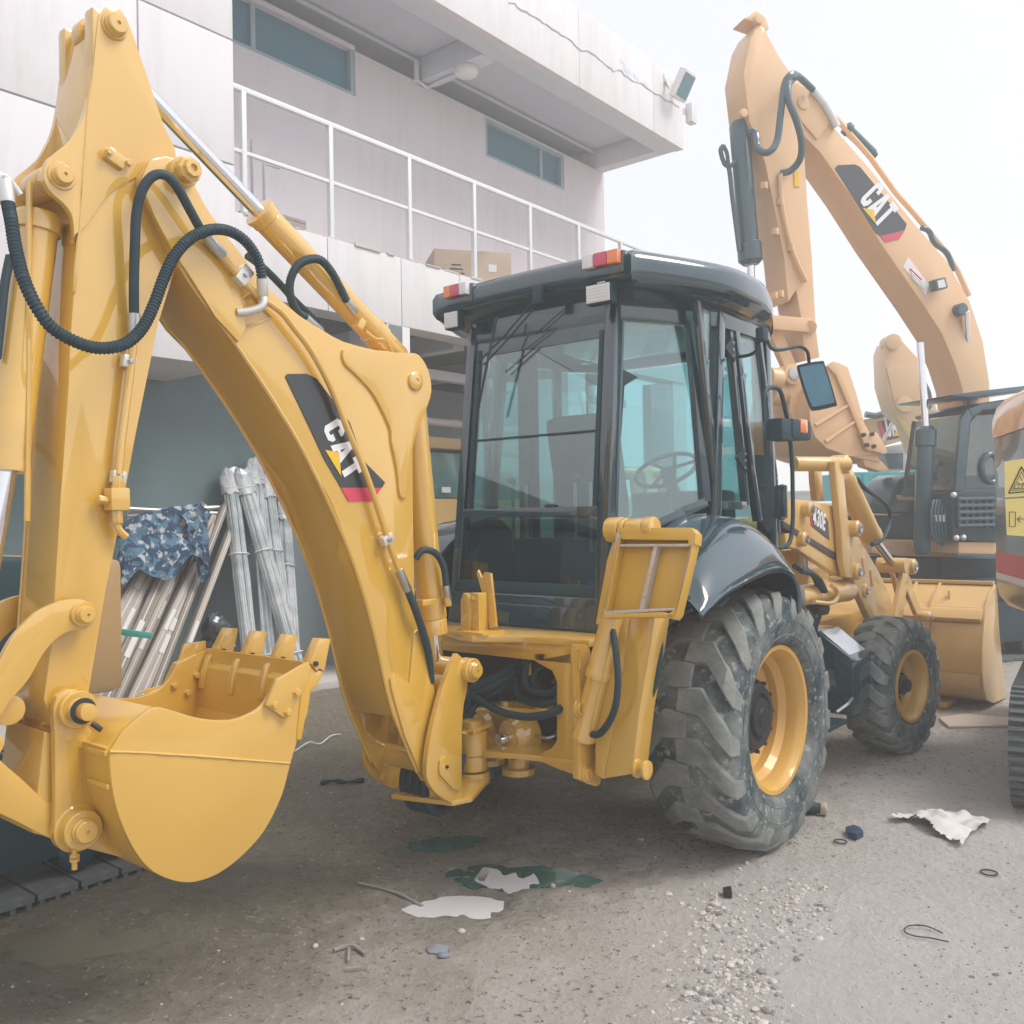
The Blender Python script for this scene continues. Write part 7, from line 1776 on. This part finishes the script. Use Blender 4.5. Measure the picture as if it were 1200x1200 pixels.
def scatter_stone(c, r_, rnd, mb=None, sq=.6):
    mb = mb or MB(); n0 = len(mb.v)
    phi = (1 + 5 ** .5) / 2; V12 = [(-1, phi, 0), (1, phi, 0), (-1, -phi, 0), (1, -phi, 0), (0, -1, phi), (0, 1, phi), (0, -1, -phi), (0, 1, -phi), (phi, 0, -1), (phi, 0, 1), (-phi, 0, -1), (-phi, 0, 1)]
    F20 = [(0, 11, 5), (0, 5, 1), (0, 1, 7), (0, 7, 10), (0, 10, 11), (1, 5, 9), (5, 11, 4), (11, 10, 2), (10, 7, 6), (7, 1, 8), (3, 9, 4), (3, 4, 2), (3, 2, 6), (3, 6, 8), (3, 8, 9), (4, 9, 5), (2, 4, 11), (6, 2, 10), (8, 6, 7), (9, 8, 1)]
    a = rnd.uniform(0, math.tau); ca, sa = math.cos(a), math.sin(a); ex_ = (rnd.uniform(.7, 1.3), rnd.uniform(.6, 1.0), sq * rnd.uniform(.7, 1.1))
    vs = []
    for q in V12:
        p = V(q).normalized() * r_ * rnd.uniform(.8, 1.15); x, y, z = p.x * ex_[0], p.y * ex_[1], p.z * ex_[2]
        vs.append(c + V((x * ca - y * sa, x * sa + y * ca, z + r_ * sq * .35)))
    return mb.add(vs, F20)
M['stone'] = pm('pale_stone', (.52, .485, .44), .85, var=.3, dirt_scale=8, bumps=.4, bscale=50)
M['stone_dark'] = pm('dark_stone', (.25, .245, .235), .8, var=.3, dirt_scale=8)
rs_ = random.Random(21)
stones = [((823, 1073), .022, 'pale pebble at the left tip of the gravel patch'), ((838, 1064), .03, 'largest pale stone at the top of the gravel patch'), ((831, 1068), .02, 'pale stone touching the largest one by the gravel'), ((752, 985), .022, 'lone white stone left of the big tyre'),
          ((541, 1093), .022, 'white stone below the slurry patch'), ((783, 1050), .02, 'whitish stone midway between puddle and gravel'), ((648, 1035), .025, 'chipped pale stone at the right of the teal-tinted puddle'), ((768, 1004), .012, 'small pebble right of the lone white stone'), ((667, 1046), .012, 'small pale chip beside the puddle, right of it'), ((895, 1045), .022, 'whitish stone at the upper right of the gravel patch'),
          ((370, 1107), .02, 'white shard lying left of the broken twig'), ((424, 1098), .014, 'tiny white chip above the twig')]
for px, r_, lab in stones:
    p = gp(*px); tag(scatter_stone(p, r_, rs_).build('stone', M['stone'], None, .002, bseg=1), lab, 'stone')
for px, r_, lab in (((512, 1117), .045, 'upper grey slate chunk of the pair in the foreground'), ((520, 1124), .035, 'lower grey slate chunk of the pair in the foreground')):
    p = gp(*px); tag(scatter_stone(p, r_, rs_, sq=.35).build('slate_chunk', pm('slate', (.22, .25, .28), .8, var=.25), None, .002, bseg=1), lab, 'stone')
gz = MB(); gd_ = MB()
for k in range(1900):
    q = rs_.random()
    if q < .50: u_, v_ = rs_.gauss(865, 34) , rs_.gauss(1150, 48); u_ -= (v_ - 1110) * .22
    elif q < .64: u_, v_ = rs_.gauss(930, 30), rs_.gauss(1068, 22)
    elif q < .70: u_, v_ = rs_.gauss(835, 14), rs_.gauss(1074, 9)
    else: u_, v_ = rs_.uniform(-50, 1280), 860 + 360 * rs_.random() ** .8
    p = gp(u_, v_); r_ = rs_.uniform(.005, .015) if q < .70 else rs_.uniform(.002, .007)
    if q < .70 and rs_.random() < .12: r_ *= 1.6
    scatter_stone(p - V((0, 0, r_ * rs_.uniform(0, .5))), r_ * rs_.uniform(.5, 1.2), rs_, gz if rs_.random() < .66 else gd_)
tag(gz.build('gravel', M['stone'], None, 0, flat=True), kind='stuff'); tag(gd_.build('dark_grit', M['stone_dark'], None, 0, flat=True), kind='stuff')
# clods and scraps pressed in the mud
cl = MB()
for k in range(4200):
    u_, v_ = rs_.uniform(-40, 1250), 840 + 370 * rs_.random(); p = gp(u_, v_); r_ = rs_.uniform(.003, .006) * (2.2 if rs_.random() < .12 else 1)
    if noise.noise(p * 1.1) + .1 < rs_.random() * .5: continue
    scatter_stone(p - V((0, 0, r_ * .2)), r_, rs_, cl, .4)
M['clod'] = pm('mud_clod', (.17, .145, .105), .9, var=.3)
tag(cl.build('mud_clods', M['clod'], None, 0, flat=True), kind='stuff')
# cup, caps, rag, twigs, wire
p = gp(955, 959); d_ = V((.9, .35, 0)).normalized()
o = MB().lathe(p + V((0, 0, .035)) - d_ * .07, d_, [(.028, 0), (.034, .005), (.034, .07), (.028, .085), (.028, .10)], 18)
M['jar'] = pm('cream_plastic', (.55, .45, .32), .5)
jr = tag(o.build('plastic_jar', M['black_satin'], None, 0), 'small dark jar with a cream lid lying beside the big rear tyre', 'jar')
MB().lathe(p + V((0, 0, .035)) + d_ * .031, d_, [(.033, 0), (.036, .005), (.036, .03), (.03, .034), (.026, .028)], 18).build('lid', M['jar'], jr, 0)
def scrap(name, px, h_, lab, cat, mt, th=.01):
    P3 = [gp(*q) for q in px]; z_ = max(p.z for p in P3) + h_
    return tag(MB().prism([V((p.x, p.y, z_ + random.uniform(-.004, .004))) for p in P3], (0, 0, -th)).build(name, mt, None, .002), lab, cat)
scrap('black_cap', [(991, 981), (1000, 978), (1008, 980), (1012, 986), (1004, 990), (994, 987)], .03, 'flattened dark blue cap on the ground left of the plastic sheet', 'cap', pm('navy_plastic', (.02, .05, .10), .5), .03)
scrap('black_cap', [(847, 1050), (857, 1050), (858, 1057), (848, 1056)], .03, 'small black plastic cap standing by the gravel patch', 'cap', M['grease'], .03)
pr_ = crv([gp(376, 918, .015), gp(390, 916, .02), gp(405, 917, .018), gp(426, 913, .015)], 5)
tag(MB().tube(pr_, [.012 + .005 * math.sin(i) for i in range(len(pr_))], 6).build('rubber_strip', M['rubber'], None, 0), 'short black rubber strip lying on the mud left of the arm foot', 'strip')
tag(MB().tube(crv([gp(345, 880, .01), gp(362, 872, .02), gp(375, 872, .015), gp(388, 864, .02), gp(400, 862, .01)], 4), .006, 6).build('cord', M['rail'], None, 0), 'thin white cord on the ground right of the digging bucket', 'cord')
for pts, r_, lab in ((((391, 1118), (402, 1114), (415, 1114), (428, 1120)), .008, 'curved dark twig in the foreground mud'), (((409, 1116), (408, 1128)), .006, 'pale broken twig end below the curved dark twig'), (((405, 1140), (424, 1137)), .005, 'short dark twig nearest the viewer'), (((420, 1037), (440, 1041), (470, 1049), (495, 1058)), .007, 'long dark twig running to the slurry patch')):
    tag(MB().tube(crv([gp(*q, .012) for q in pts], 4), r_, 6).build('twig', M['wood'], None, 0), lab, 'twig', 'twigs lying in the mud')
tag(MB().tube(crv([gp(*q, .012) for q in ((1105, 1098), (1085, 1092), (1065, 1091), (1060, 1097), (1072, 1102), (1090, 1104), (1112, 1109))], 5), .0028, 5).build('wire', M['rubber'], None, 0), 'thin looped wire on the pale dust at the lower right', 'wire')
for px, r_, lab in (((985, 993), .03, 'ring shaped washer left of the plastic sheet'), ((1159, 1028), .035, 'pale ring lying below the plastic sheet')):
    c_ = gp(*px, .01); tag(MB().tube([c_ + V((math.cos(k * math.tau / 20) * r_, math.sin(k * math.tau / 20) * r_, 0)) for k in range(21)], .004, 5).build('rubber_ring', M['rubber'], None, 0), lab, 'ring')
# ================================================================= AIR
mt = bpy.data.materials.new('yard_haze'); mt.use_nodes = True
n, l = mt.node_tree.nodes, mt.node_tree.links; n.clear()
o_ = n.new('ShaderNodeOutputMaterial'); pv = n.new('ShaderNodeVolumePrincipled')
pv.inputs['Color'].default_value = (.97, .98, 1.0, 1); pv.inputs['Density'].default_value = .012; pv.inputs['Anisotropy'].default_value = .2
l.new(pv.outputs[0], o_.inputs['Volume'])
hz = MB().box((0, 4, 5.3), (92, 92, 13.0)).build('haze', mt, None, 0, flat=True)
hz['kind'] = 'stuff'
